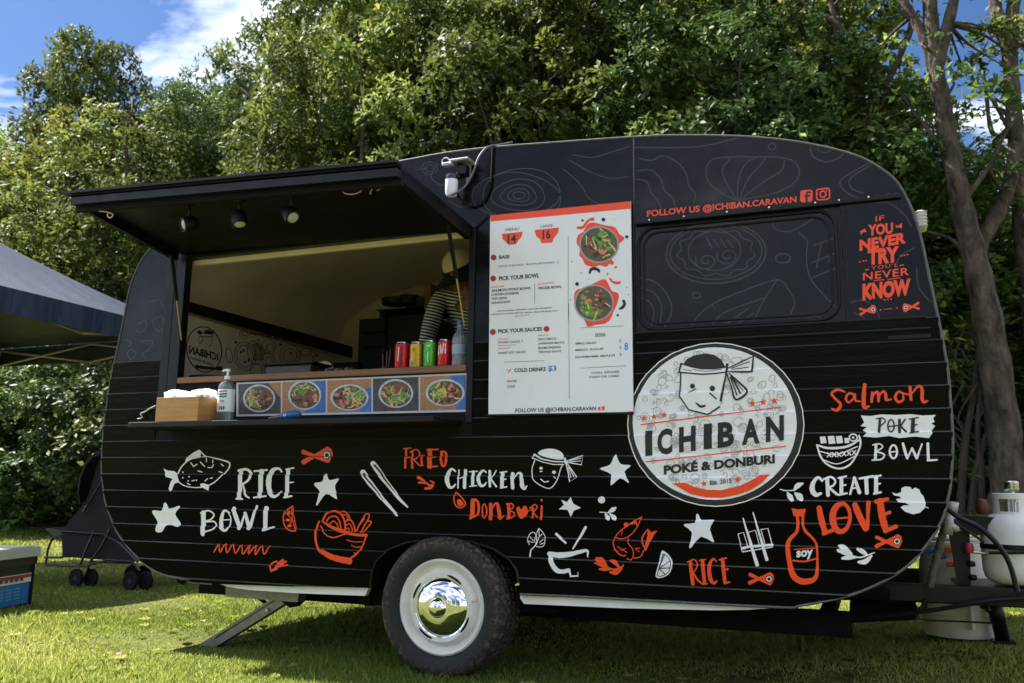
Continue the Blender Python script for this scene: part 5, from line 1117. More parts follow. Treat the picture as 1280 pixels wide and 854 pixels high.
bm = BM(); C_pts = [on(560, 240, -.09), on(563, 243, -.10), on(571, 241, -.10), on(583, 231, -.09), on(592, 214, -.08), on(598, 198, -.06), on(606, 187, -.04), on(614, 182.5, -.02), on(622, 181.5, .03), on(640, 178, .3)]
tube(bm, catmull(C_pts, 6), .0055, 8); from_bm('cable', bm, mat('grey_cable', (.10, .10, .11), .4), RL, smooth=True)
bm = BM(); tube(bm, catmull([on(616, 184, -.008), on(615, 205, -.010), on(613, 232, -.010), on(604, 252, -.012), on(590, 258, -.012), on(577, 250, -.014), on(570, 240, -.05)], 6), .0055, 8); from_bm('cable', bm, m_matt, RL, smooth=True)  # dark reflection of the cable on the wrap, put in as a matt black tube
bm = BM(); tube(bm, catmull([on(553, 207, -.09), on(553, 200, -.09), on(558, 197, -.09), on(563, 201, -.08)], 5), .003, 6); from_bm('wire_loop', bm, m_steel, RL, smooth=True)
bm = BM(); p = on(1150, 277, .14); box(bm, p, (.042, .09, .075), bev=.012)
for k in range(5): box(bm, p+Vector((.002, 0, -.028+.014*k)), (.045, .094, .004))
cl = from_bm('clearance_lamp', bm, mat('milky_lens', (.62, .60, .52), .25, spec=.7), CV)

# ================================================================ things on the ledge and counter
zL = 1.118
# napkin box
a = on(194.7, 526, -.275); b = on(247.4, 526, -.275); NB = thing('napkin_box', 'pale wooden box of white napkins at the left end of the ledge', 'box', ((a.x+b.x)/2, -.20, zL))
m_pine = mat('pine_wood', (.46, .225, .065), .5, var=.2, vscale=7, stretch=(1.2, 1, 9), bump=.05); m_pine2 = m_pine
bw, bh, bd = b.x-a.x, .118, .15
for (nm, cx, cy, sx, sy) in (('front_board', 0, -bd/2, bw, .010), ('back_board', 0, bd/2, bw, .010), ('side_board', -bw/2+.005, 0, .010, bd-.0102), ('side_board', bw/2-.005, 0, .010, bd-.0102)):
    bm = BM(); box(bm, (cx, cy, bh/2), (sx, sy, bh), bev=.0015); loc_bm(nm, bm, m_pine, NB, False)
bm = BM(); box(bm, (0, 0, .006), (bw-.0205, bd-.0105, .008)); loc_bm('bottom_board', bm, m_pine, NB, False)
m_nap = mat('white_paper', (.86, .86, .85), .8, bump=.15, bscale=20)
m_plastic = mat('clear_wrap', (.75, .76, .78), .25, bump=.4, bscale=30)
rn = random.Random(3)
for k in range(9):
    bm = BM(); n1 = 14; x0 = -bw/2+.02+k*(bw-.04)/8; base = .095+rn.uniform(-.004, .006)
    top = .156+.010*math.sin(k*1.1)+rn.uniform(-.004, .004)
    rows = []
    for j in range(6):
        row = []
        for i in range(n1):
            y = -bd/2+.014+(bd-.03)*i/(n1-1); z = base+(top-base)*j/5-(.012*(abs(i-6.5)/6.5)**3)*(j/5)
            row.append(bm.verts.new((x0+.006*math.sin(i*1.3+k+j*.8)+.008*j/5, y, z)))
        rows.append(row)
    for A, B2 in zip(rows, rows[1:]):
        for i in range(n1-1): bm.faces.new((A[i], A[i+1], B2[i+1], B2[i]))
    r = bmesh.ops.solidify(bm, geom=bm.faces[:], thickness=.016); bmesh.ops.recalc_face_normals(bm, faces=bm.faces[:])
    loc_bm('napkin', bm, m_nap if k < 6 else m_plastic, NB)
# sanitiser bottle
q = on(281, 524, -.17); SB = thing('pump_bottle', 'clear pump bottle with white label beside the napkin box', 'bottle', (q.x, -.17, zL))
m_clear = mat('clear_plastic', (.75, .78, .80), .08, trans=.85, spec=.5); m_liq = mat('dark_liquid_bottle', (.11, .12, .13), .12, spec=.7)
def oval(bm, prof, sy=.62, seg=28, c=(0, 0, 0)):
    rings = [[bm.verts.new((c[0]+r*math.copysign(abs(math.cos(2*math.pi*k/seg))**.7, math.cos(2*math.pi*k/seg)), c[1]+r*sy*math.copysign(abs(math.sin(2*math.pi*k/seg))**.7, math.sin(2*math.pi*k/seg)), c[2]+h)) for k in range(seg)] for r, h in prof]
    for A, B2 in zip(rings, rings[1:]):
        for k in range(seg): bm.faces.new((A[k], A[(k+1) % seg], B2[(k+1) % seg], B2[k])).smooth = True
    bm.faces.new(rings[0][::-1]); bm.faces.new(rings[-1])
bm = BM(); oval(bm, [(.038, 0), (.043, .004), (.043, .17), (.040, .185), (.026, .200), (.014, .208), (.013, .214)]); loc_bm('bottle_body', bm, m_liq, SB)
m_lab = mat('white_label', (.70, .73, .75), .4)
bm = BM(); oval(bm, [(.0437, .050), (.0440, .052), (.0440, .158), (.0437, .160)]); LB = loc_bm('label', bm, m_lab, SB)
I_mats = {'blue': mat('label_teal', (.03, .16, .22), .5), 'dark': m_black_print, 'red': mat('label_red', (.42, .03, .03), .5)}
for (z, w0, h, nm) in ((.150, .050, .006, 'red'), (.136, .052, .008, 'blue'), (.124, .046, .006, 'dark'), (.104, .022, .003, 'dark'), (.098, .030, .002, 'dark')):
    bm = BM(); box(bm, (0, -.0276, z), (w0, .0008, h)); loc_bm('label_print', bm, I_mats[nm], LB, False)
for k in range(3):
    bm = BM(); box(bm, (-.012+.012*k, -.0276, .068), (.008, .0008, .016)); loc_bm('label_print', bm, I_mats['red' if k < 1 else 'dark'], LB, False)
bm = BM(); lathe(bm, [(.015, .210), (.015, .226), (.009, .229), (.006, .232), (.006, .248), (.012, .250), (.013, .262), (.004, .264)], (0, 0, 0), 'z', 20); tube(bm, [(0, 0, .256), (-.02, -.006, .257), (-.026, -.008, .250)], .005, 8); loc_bm('pump', bm, m_white, SB)
# blue handheld gadget
a = on(336, 520, -.20); b = on(376, 516, -.20); GD = thing('handheld_scanner', 'blue and grey rounded handheld gadget lying on the ledge', 'gadget', (a.lerp(b, .5).x, -.20, zL+.02))
L = (b-a).length
def along(bm, prof, flat=.8, tilt=.10):
    rings = []
    for (t_, r) in prof: rings.append([bm.verts.new(((t_-.5)*L, r*math.cos(2*math.pi*k/20), r*flat*math.sin(2*math.pi*k/20)+(t_-.5)*tilt*L)) for k in range(20)])
    for A, B2 in zip(rings, rings[1:]):
        for k in range(20): bm.faces.new((A[k], A[(k+1) % 20], B2[(k+1) % 20], B2[k])).smooth = True
    bm.faces.new(rings[0]); bm.faces.new(rings[-1]); bmesh.ops.recalc_face_normals(bm, faces=bm.faces[:])
bm = BM(); along(bm, [(0, .004), (.01, .007), (.2, .011), (.4, .016), (.46, .019)]); loc_bm('grey_nozzle', bm, mat('mid_grey_plastic', (.10, .105, .11), .5), GD)
bm = BM(); along(bm, [(.40, .016), (.47, .021), (.6, .0255), (.78, .027), (.92, .022), (.98, .013), (1.0, .003)]); loc_bm('blue_shell', bm, mat('blue_shell', (.012, .12, .34), .4), GD)
bm = BM(); tube(bm, [(.019+.006*math.cos(R(a)), -.0262, .003+.005*math.sin(R(a))) for a in range(0, 360, 30)], .0018, 6, closed=True); loc_bm('ring_mark', bm, m_white, GD)
# cans and water bottle
zC = 1.3745
def can(xa, xb, ytop, col, lab, art):
    m = mat('can_'+art, col, .28, metal=.35, rvar=.05, vscale=20); q = on((xa+xb)/2, 452, .085)
    r = (on(xb, 452, .085)-on(xa, 452, .085)).length/2*.93; h = on((xa+xb)/2, ytop, .085).z-zC
    T = thing('drink_can', lab, 'can', (q.x, .085, zC), 'drink cans standing on the wooden counter')
    bm = BM(); lathe(bm, [(r*.75, 0), (r*.95, .006), (r, .014), (r, h-.016), (r*.97, h-.010)], (0, 0, 0), 'z', 28); loc_bm('can_body', bm, m, T)
    bm = BM(); lathe(bm, [(r*.97, h-.010), (r*.86, h-.002), (r*.86, h), (r*.80, h), (r*.79, h-.004)], (0, 0, 0), 'z', 28); loc_bm('can_top', bm, m_steel, T)
    def patch(cols, pts_list, nm='can_print'):
        for pts, mm_ in zip(pts_list, cols):
            bm = BM(); n = len(pts); vs = [bm.verts.new((math.sin(R(a))*(r+.0006), -math.cos(R(a))*(r+.0006), z*h)) for a, z in pts]
            for tt in tessellate_polygon([[Vector((p[0], p[1]*60, 0)) for p in pts]]):
                try: bm.faces.new([vs[i] for i in tt])
                except ValueError: pass
            loc_bm(nm, bm, mm_, T, True)
    dk = mat('can_dark', (.06, .008, .01), .3); wh = m_white; bl = m_blue_print
    if art == 'red': patch([dk, wh], [[(18, .15), (30, .15), (30, .85), (18, .85)], [(-6, .3), (0, .3), (6, .8), (0, .8)]])
    if art == 'gold': patch([wh, bl, mat('can_dkgold', (.30, .14, .01), .3)], [[(-40, .12), (-20, .10), (0, .12), (20, .1), (42, .14), (42, .34), (-40, .36)], [(-20, .14), (0, .13), (0, .28), (-20, .28)], [(-28, .45), (-8, .66), (4, .82), (16, .66), (30, .45), (4, .38)]])
    if art == 'green': patch([wh, mat('can_dkgreen', (.02, .20, .015), .3), wh], [[(-20, .72), (0, .80), (24, .84), (24, .76), (0, .68)], [(-42, .1), (-24, .1), (-10, .6), (-24, .88), (-42, .6)], [(6, .2), (14, .25), (14, .60), (6, .55)]])
    if art == 'cherry': patch([wh]*4, [[(-38, .55), (-28, .8), (-20, .78), (-26, .60), (-20, .5), (-34, .42)], [(-14, .5), (-4, .5), (-4, .82), (-14, .8)], [(2, .45), (12, .5), (22, .85), (14, .86), (8, .62), (2, .75)], [(26, .5), (38, .5), (38, .86), (30, .84)]])
can(493.5, 511, 429, (.50, .012, .014), 'plain red drink can, leftmost of the four on the counter', 'red')
can(512.3, 528.3, 428.5, (.60, .33, .02), 'yellow drink can with white and blue band', 'gold')
can(529.2, 544.8, 426.5, (.07, .42, .03), 'green drink can with white splash', 'green')
can(547, 563.5, 425.5, (.60, .014, .014), 'bright red drink can with white lettering beside the water bottle', 'cherry')
q = on(574, 452, .07); WB = thing('water_bottle', 'clear plastic water bottle with blue cap beside the red can', 'bottle', (q.x, .07, zC))
r = .036; hT = on(574, 401, .07).z-zC
m_pet = mat('bottle_plastic', (.55, .62, .68), .12, trans=.7, bump=.2, bscale=30)
bm = BM(); pr = [(r*.8, 0), (r, .008)]
for k in range(7): pr += [(r, .02+k*.011), (r*.95, .025+k*.011)]
pr += [(r, .105), (r, .135), (r*.8, .155), (r*.42, .172), (r*.38, hT-.018)]
lathe(bm, pr, (0, 0, 0), 'z', 28); loc_bm('bottle_body', bm, m_pet, WB)
bm = BM(); lathe(bm, [(r*.42, hT-.020), (r*.44, hT-.018), (r*.44, hT-.002), (r*.36, hT)], (0, 0, 0), 'z', 20); loc_bm('bottle_cap', bm, mat('blue_cap', (.015, .16, .50), .4), WB)
bm = BM(); lathe(bm, [(r*1.01, .060), (r*1.012, .062), (r*1.012, .104), (r*1.01, .106)], (0, 0, 0), 'z', 28); loc_bm('bottle_label', bm, mat('pale_blue_label', (.30, .38, .45), .3), WB)

# ---- kitchen things inside
def gear(name, lab, cat, x, y, z=zC): return thing(name, lab, cat, (x, y, z))
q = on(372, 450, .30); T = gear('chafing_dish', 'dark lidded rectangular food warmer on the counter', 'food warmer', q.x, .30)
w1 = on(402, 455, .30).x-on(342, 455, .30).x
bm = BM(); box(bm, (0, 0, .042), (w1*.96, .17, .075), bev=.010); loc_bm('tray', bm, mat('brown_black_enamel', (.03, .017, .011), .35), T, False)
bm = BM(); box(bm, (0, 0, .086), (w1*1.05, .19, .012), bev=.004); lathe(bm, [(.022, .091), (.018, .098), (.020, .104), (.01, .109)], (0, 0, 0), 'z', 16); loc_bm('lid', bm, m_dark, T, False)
q = on(262, 465, .22); T = gear('frying_pan', 'flat bluish grey pan at the left end of the counter', 'pan', q.x, .26)
bm = BM(); lathe(bm, [(.10, 0), (.125, .010), (.135, .034), (.131, .034), (.12, .012), (.02, .008)], (0, 0, 0), 'z', 32); loc_bm('pan_body', bm, mat('blue_grey_steel', (.055, .065, .10), .35, metal=.5), T)
bm = BM(); tube(bm, [(.12, .02, .024), (.22, .03, .034), (.33, .04, .032)], .009, 8); loc_bm('handle', bm, m_matt, T)
q = on(322, 463, .34); T = gear('chopping_board', 'thin dark tray lying beside the food warmer', 'tray', q.x, .36)
bm = BM(); box(bm, (0, 0, .018), (.26, .16, .030), bev=.006); loc_bm('tray_body', bm, m_dark2, T, False)
bm = BM(); tube(bm, [(-.12, -.082, .035), (.12, -.082, .035)], .004, 6); loc_bm('tray_rim', bm, m_dark, T)
q = on(422, 458, .22); T = gear('sauce_caddy', 'row of dark sauce jars behind the counter edge', 'jars', q.x, .24)
for k in range(6):
    bm = BM(); lathe(bm, [(.013, 0), (.015, .01), (.015, .045), (.010, .052)], (-.075+.03*k, 0, 0), 'z', 12); loc_bm('jar', bm, mat('jar_brown', (.05, .025, .015), .3) if k % 2 else mat('jar_grey', (.12, .11, .10), .3), T)
q = on(404, 440, .5); T = thing('round_plaque', 'beige round plaque with scribbles seen above the food warmer', 'plaque', (q.x-.02, .55, zC))
bm = BM(); lathe(bm, [(.068, 0), (.07, .002), (.07, .010), (.068, .012)], (0, 0, .075), 'y', 32); loc_bm('plaque_disc', bm, m_ban, T)
bm = BM()
for k in range(3): tube(bm, [(-.02+.02*math.cos(R(a))*(k+1)*.6, -.014, .08+.02*math.sin(R(a))*(k+1)*.6) for a in range(0, 340, 30)], .002, 5)
loc_bm('plaque_print', bm, m_ink, T)
q = on(483, 455, .40); T = thing('chopstick_jar', 'dark jar with wooden chopsticks behind the red can', 'jar', (q.x, .40, zC))
bm = BM(); lathe(bm, [(.025, 0), (.03, .01), (.03, .07), (.026, .072), (.026, .02)], (0, 0, 0), 'z', 18); loc_bm('jar_body', bm, m_dark2, T)
for dx_ in (-.012, 0, .010):
    bm = BM(); tube(bm, [(dx_, 0, .02), (dx_*2.2, 0, .155+dx_)], .003, 6); loc_bm('chopstick', bm, m_wood, T)
# shelving and dark appliances on the back wall
SH = thing('shelf_unit', 'black shelving with dark appliances against the back wall', 'shelves', (on(470, 440, 1.5).x, 1.6, FZ))
def shp(name, x0, y0, x1, y1, Yf, dep, m):
    bm = BM(); pbox(bm, x0, y0, x1, y1, Yf, dep); from_bm(name, bm, m, SH)
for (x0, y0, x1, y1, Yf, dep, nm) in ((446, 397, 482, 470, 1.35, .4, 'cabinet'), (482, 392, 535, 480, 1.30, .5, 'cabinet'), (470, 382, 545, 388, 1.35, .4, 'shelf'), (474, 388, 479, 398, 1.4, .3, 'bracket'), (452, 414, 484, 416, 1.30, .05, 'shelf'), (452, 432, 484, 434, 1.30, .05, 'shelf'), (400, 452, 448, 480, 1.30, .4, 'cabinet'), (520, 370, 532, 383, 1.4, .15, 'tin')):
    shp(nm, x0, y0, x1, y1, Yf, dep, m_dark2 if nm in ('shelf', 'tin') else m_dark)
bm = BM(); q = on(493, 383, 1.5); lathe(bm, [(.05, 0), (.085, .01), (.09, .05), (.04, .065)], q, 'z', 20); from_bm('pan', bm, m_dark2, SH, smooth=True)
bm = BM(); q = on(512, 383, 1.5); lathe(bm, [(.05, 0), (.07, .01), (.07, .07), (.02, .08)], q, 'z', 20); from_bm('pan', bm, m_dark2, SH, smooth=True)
bm = BM(); pbox(bm, 530, 354, 539, 388, 1.25, .10); T = thing('cardboard_box', 'tan cardboard box behind the person', 'box', on(537, 392, 1.25)); from_bm('carton', bm, mat('cardboard', (.20, .12, .07), .8, var=.1), T)
bm = BM(); a = on(531, 361, 1.248); b = on(538, 361, 1.248); box(bm, a.lerp(b, .5), (abs(b.x-a.x), .003, .012)); from_bm('tape', bm, mat('parcel_tape', (.34, .20, .09), .4), T)

# ================================================================ the person
def skin(name, chain, m, par, sub=2, root=0):
    """chain: list of (parent index, position, radius)"""
    bm = BM(); lay = bm.verts.layers.skin.verify(); vs = [bm.verts.new(p) for _, p, _ in chain]
    for i, (pa, _, _) in enumerate(chain):
        if pa is not None: bm.edges.new((vs[pa], vs[i]))
    for i, v in enumerate(vs):
        r = chain[i][2]; v[lay].radius = r if isinstance(r, tuple) else (r, r); v[lay].use_root = (i == root)
    me = bpy.data.meshes.new(name); bm.to_mesh(me); bm.free(); me.materials.append(m)
    o = bpy.data.objects.new(name, me); COL.objects.link(o)
    if par is not None:
        o.parent = par; o.location = -Vector(par.location) if par.type == 'EMPTY' else (0, 0, 0)
    s = o.modifiers.new('skin', 'SKIN'); s.use_smooth_shade = True
    q = o.modifiers.new('sub', 'SUBSURF'); q.levels = sub; q.render_levels = sub; return o
hx = on(569, 330, .72); HXx = hx.x; Zh = hx.z   # cap centre
PE = thing('person', 'person in a pale cap and striped long-sleeved top bending over the counter', 'person', (HXx+.04, .95, FZ+.01))
m_skin = mat('skin', (.30, .15, .10), .5)
m_stripe = bpy.data.materials.new('striped_cotton'); m_stripe.use_nodes = True; t = m_stripe.node_tree; b = t.nodes['Principled BSDF']; b.inputs['Roughness'].default_value = .85
c_ = t.nodes.new('ShaderNodeTexCoord'); wv = t.nodes.new('ShaderNodeTexWave'); wv.bands_direction = 'Z'; wv.inputs['Scale'].default_value = 17; wv.inputs['Distortion'].default_value = 1.2; wv.inputs['Detail Scale'].default_value = .6
mpn = t.nodes.new('ShaderNodeMapping'); mpn.inputs['Rotation'].default_value = (0, R(-14), 0); t.links.new(c_.outputs['Object'], mpn.inputs[0]); t.links.new(mpn.outputs[0], wv.inputs[0])
cr = t.nodes.new('ShaderNodeValToRGB'); cr.color_ramp.interpolation = 'CONSTANT'; cr.color_ramp.elements[0].color = (.010, .011, .016, 1); cr.color_ramp.elements[1].position = .55; cr.color_ramp.elements[1].color = (.80, .77, .76, 1)
t.links.new(wv.outputs[0], cr.inputs[0]); t.links.new(cr.outputs[0], b.inputs['Base Color'])
sx = HXx+.055; V3 = Vector
neck = V3((sx-.01, .82, Zh-.165)); chest = V3((sx+.02, .92, Zh-.29)); belly = V3((sx+.03, 1.0, Zh-.55)); hip = V3((sx+.03, 1.03, Zh-.72))
shL = on(551, 366, .80); elL = on(538, 408, .70); wrL = on(527, 447, .50); hdL = wrL+V3((.01, -.06, -.03))
shR = V3((sx+.19, .88, Zh-.21)); elR = V3((sx+.27, .72, Zh-.46)); wrR = V3((sx+.16, .50, Zh-.62)); hdR = wrR+V3((-.02, -.06, -.02))
kL, kR = V3((sx-.07, .98, .90)), V3((sx+.13, .98, .90)); fL, fR = V3((sx-.07, 1.02, FZ+.09)), V3((sx+.13, 1.02, FZ+.09))
head = V3((HXx+.01, .76, Zh-.05))
body = skin('body', [(None, hip, (.14, .10)), (0, belly, (.135, .095)), (1, chest, (.145, .10)), (2, neck, .052), (3, neck+V3((-.012, -.03, .07)), .05), (4, head+V3((0, 0, .0)), (.072, .085)), (5, head+V3((0, .01, .06)), (.07, .08)), (4, head+V3((-.004, -.055, -.075)), (.04, .035)),
    (2, shL, .055), (8, elL, .040), (9, wrL, .026), (10, hdL, (.032, .014)), (2, shR, .055), (12, elR, .040), (13, wrR, .026), (14, hdR, (.032, .014)),
    (0, V3((sx-.07, 1.0, hip.z-.12)), .085), (16, kL, .06), (17, fL, .04), (18, fL+V3((0, -.14, -.04)), .035), (0, V3((sx+.13, 1.0, hip.z-.12)), .085), (20, kR, .06), (21, fR, .04), (22, fR+V3((0, -.14, -.04)), .035)], m_skin, PE)
for hd, wr, sg in ((hdL, wrL, 1), (hdR, wrR, -1)):
    d = (hd-wr).normalized(); sd = V3((1, 0, 0)); sd = (sd-d*sd.dot(d)).normalized(); ch = [(None, wr.lerp(hd, .55), .016)]
    for k, ln in enumerate((.062, .072, .068, .055)):
        b0 = hd+sd*(-.024+.016*k)+d*.005; ch.append((0, b0, .010)); i = len(ch)-1
        ch.append((i, b0+d*ln*.5+V3((0, 0, -.010)), .0088)); ch.append((i+1, b0+d*ln*.75+V3((0, 0, -.03)), .0078))
    ch.append((0, hd+sd*(.036*sg)-d*.01, .0105)); ch.append((len(ch)-1, hd+sd*(.045*sg)+d*.03+V3((0, 0, -.02)), .009)); skin('hand', ch, m_skin, body, 1)
skin('striped_top', [(None, hip+V3((0, 0, .02)), (.158, .118)), (0, belly, (.15, .11)), (1, chest, (.162, .115)), (2, neck+V3((0, .01, -.035)), .07), (2, shL, .067), (4, elL, .052), (5, wrL.lerp(elL, .06), .037), (2, shR, .067), (7, elR, .052), (8, wrR.lerp(elR, .06), .037)], m_stripe, PE)
skin('apron', [(None, hip+V3((0, -.05, -.32)), (.17, .08)), (0, hip+V3((0, -.055, 0)), (.17, .09)), (1, belly+V3((0, -.05, .02)), (.145, .085))], m_matt, PE)
skin('trousers', [(None, hip+V3((0, 0, -.04)), (.15, .115)), (0, V3((sx-.07, 1.0, hip.z-.16)), .097), (1, kL, .072), (2, fL+V3((0, 0, .02)), .058), (0, V3((sx+.13, 1.0, hip.z-.16)), .097), (4, kR, .072), (5, fR+V3((0, 0, .02)), .058)], m_matt, PE)
# face: nose, eyes, mouth, ears, hair
bm = BM(); tube(bm, [head+V3((0, -.082, .0)), head+V3((0, -.102, -.028)), head+V3((0, -.088, -.036))], [.006, .012, .008], 8); from_bm('nose', bm, m_skin, body, smooth=True)
for sg in (-1, 1):
    bm = BM(); bmesh.ops.create_uvsphere(bm, u_segments=12, v_segments=8, radius=.011)
    for v in bm.verts: v.co += head+V3((sg*.028, -.074, -.002))
    from_bm('eye', bm, m_white, body, smooth=True)
    bm = BM(); bmesh.ops.create_uvsphere(bm, u_segments=12, v_segments=8, radius=.02)
    for v in bm.verts: v.co = V3((v.co.x*.4, v.co.y*.8, v.co.z*1.4))+head+V3((sg*.076, .0, -.02))
    from_bm('ear', bm, m_skin, body, smooth=True)
bm = BM(); tube(bm, [head+V3((-.02, -.082, -.062)), head+V3((0, -.09, -.064)), head+V3((.02, -.082, -.062))], .0045, 6); from_bm('mouth', bm, mat('lips', (.30, .06, .05), .5), body, smooth=True)
bm = BM(); bmesh.ops.create_uvsphere(bm, u_segments=24, v_segments=14, radius=.088)
for v in bm.verts: v.co = V3((v.co.x*.98, v.co.y*1.05+.018, v.co.z*1.1-.01))+head+V3((0, 0, .018))
from_bm('hair', bm, mat('dark_hair', (.012, .009, .007), .6), body, smooth=True)
# cap tipped forward over the face
m_cap = mat('pale_cap_cloth', (.86, .72, .68), .85, bump=.2, bscale=40); m_navy = mat('navy_cloth', (.008, .010, .018), .8)
Rc = Matrix.Rotation(R(32), 3, 'X') @ Matrix.Rotation(R(-14), 3, 'Y'); cc = head+V3((-.004, -.006, .052))
bm = BM(); bmesh.ops.create_uvsphere(bm, u_segments=32, v_segments=18, radius=.1)
bmesh.ops.bisect_plane(bm, geom=bm.verts[:]+bm.edges[:]+bm.faces[:], plane_co=(0, 0, -.02), plane_no=(0, 0, -1), clear_outer=True)
for v in bm.verts: v.co = Rc @ V3((v.co.x*.93, v.co.y*1.05, v.co.z*.95)) + cc
from_bm('cap', bm, m_cap, PE, smooth=True)
bm = BM(); top, bot = [], []
for i in range(17):
    a = R(165+200*i/16); rr1 = .100; rr2 = .100+.098*math.sin(math.pi*i/16)**.45
    for rr_, lst in ((rr1, top), (rr2, bot)):
        x, y = rr_*math.cos(a)*.97, rr_*math.sin(a)*1.05; z = -.018-.40*(rr_-.1)-.6*x*x
        lst.append((bm.verts.new(Rc @ V3((x, y, z))+cc), bm.verts.new(Rc @ V3((x, y, z-.004))+cc)))
for i in range(16):
    for k in (0, 1): bm.faces.new((top[i][k], top[i+1][k], bot[i+1][k], bot[i][k]))
    bm.faces.new((bot[i][0], bot[i+1][0], bot[i+1][1], bot[i][1]))
bmesh.ops.recalc_face_normals(bm, faces=bm.faces[:]); from_bm('cap_peak', bm, m_navy, PE, smooth=True)
bm = BM(); tube(bm, [Rc @ V3((.1*math.cos(R(a))*.94, .1*math.sin(R(a))*1.06, -.012))+cc for a in range(0, 360, 12)], .010, 8, closed=True); from_bm('cap_band', bm, m_navy, PE, smooth=True)

# ================================================================ marquee at the left
MQX, MQY0, MQY1, MZ = -6.62, .75, 3.8, 2.2
m_canopy = mat('navy_canopy', (.007, .013, .036), .45, spec=.4, bump=.5, bscale=1.6, var=.2, vscale=2, bdist=.04, stretch=(1, 3, 1))
m_frame = mat('cream_steel', (.30, .28, .20), .4, metal=.4)
MQ = thing('marquee', 'dark blue pop-up canopy with pale frame left of the caravan', 'marquee', (MQX-1.55, .275, 0))
x0, x1, y0, y1 = MQX-3.1, MQX, MQY0, MQY1; ez = 2.435; ap = V3(((x0+x1)/2, (y0+y1)/2, 3.3))
cs = [V3((x0, y0, ez)), V3((x1, y0, ez)), V3((x1, y1, ez)), V3((x0, y1, ez))]
bm = BM(); n1 = 10
for i in range(4):
    a, b = cs[i], cs[(i+1) % 4]; grid = []
    for j in range(n1+1):
        t1 = j/n1; l_, r_ = a.lerp(ap, t1), b.lerp(ap, t1)
        row = []
        for k in range(n1+1):
            p = l_.lerp(r_, k/n1); p.z -= .05*math.sin(math.pi*t1)*(1+.3*math.sin(math.pi*k/n1)); row.append(bm.verts.new(p))
        grid.append(row)
    for j in range(n1):
        for k in range(n1): bm.faces.new((grid[j][k], grid[j][k+1], grid[j+1][k+1], grid[j+1][k])).smooth = True
bmesh.ops.remove_doubles(bm, verts=bm.verts[:], dist=.003); from_bm('canopy', bm, m_canopy, MQ)
for i in range(4):
    a, b = cs[i], cs[(i+1) % 4]; bm = BM(); n2 = 24; nrm = (b-a).normalized().cross(V3((0, 0, 1)))
    rows = [[bm.verts.new(a.lerp(b, k/n2)+V3((0, 0, -z))+nrm*(.01+.014*math.sin(k*1.7+i)*z*4)) for k in range(n2+1)] for z in (0, .11, .22)]
    for A, B2 in zip(rows, rows[1:]):
        for k in range(n2): bm.faces.new((A[k], A[k+1], B2[k+1], B2[k])).smooth = True
    from_bm('valance', bm, m_canopy, MQ)
for c in cs:
    bm = BM(); cx, cy = c.x+(.03 if c.x == x0 else -.03), c.y+(.03 if c.y == y0 else -.03); box(bm, (cx, cy, 1.1), (.035, .035, 2.2)); box(bm, (cx, cy, .01), (.10, .10, .02)); from_bm('leg', bm, m_frame, MQ)
for a, b in ((cs[0], cs[1]), (cs[1], cs[2]), (cs[2], cs[3]), (cs[3], cs[0])):
    inn_ = (ap-(a+b)/2); inn_.z = 0; inn_ = inn_.normalized()*.06
    for s0, s1 in ((0, .5), (.5, 1)):
        p, q = a.lerp(b, s0)+inn_, a.lerp(b, s1)+inn_
        for za, zb in ((-.03, -.24), (-.24, -.03)):
            bm = BM(); tube(bm, [p+V3((0, 0, za)), q+V3((0, 0, zb))], .013, 6); from_bm('truss_bar', bm, m_frame, MQ)
for a in cs:
    bm = BM(); tube(bm, [a+V3((0, 0, -.03)), ap+V3((0, 0, -.12))], .014, 6); from_bm('roof_bar', bm, m_frame, MQ)

# ================================================================ cool box
a, b = on(0, 760.6, .02, 2), on(41.5, 752, .02, 2)
d = V3((b.x-a.x, b.y-a.y, 0)).normalized(); n_ = V3((d.y, -d.x, 0)); n_ = n_ if n_.x > 0 else -n_
L1, L2, Hh = .62, .40, .335
cen = V3((b.x, b.y, 0))-d*L1/2-n_*L2/2
CB = thing('cool_box', 'black cool box with grey white lid and blue label on the grass', 'cool box', cen)
rot = Matrix((d, -n_, V3((0, 0, 1)))).transposed()
def cb(nm, parts, m, par=CB):
    bm = BM()
    for c, s_, bv in parts: box(bm, rot @ V3(c), s_, rot=rot, bev=bv)
    o = from_bm(nm, bm, m, par, local=True); return o
cb('tub', [((0, 0, Hh/2), (L1-.04, L2-.04, Hh), .02), ((0, 0, Hh-.03), (L1-.01, L2-.01, .05), .008)], mat('black_plastic_tub', (.014, .016, .020), .4))
cb('lid', [((0, 0, Hh+.022), (L1+.01, L2+.01, .040), .012), ((0, 0, Hh+.046), (L1-.06, L2-.06, .014), .006)], mat('grey_lid', (.50, .51, .52), .5, var=.06))
lb = cb('label', [((.04, -L2/2+.016, .085), (.44, .010, .13), .001)], mat('blue_label', (.02, .17, .45), .4))
cb('label_band', [((.04, -L2/2+.014, .185), (.46, .010, .055), .001)], m_lab)
cb('label_band', [((.04, -L2/2+.0125, .200), (.46, .0102, .020), .001)], mat('red_label', (.40, .04, .03), .4))
cb('label_print', [((.04+.09*k, -L2/2+.0105, .062+.02*j), (.06, .003, .005), 0) for k in (-1, 0, 1) for j in range(4)], mat('pale_blue_print', (.20, .42, .62), .4), lb)
cb('label_print', [((-.06+.055*k, -L2/2+.0075, .183), (.035, .003, .022), .001) for k in range(5)], mat('dark_grey_print', (.08, .08, .09), .5), lb)

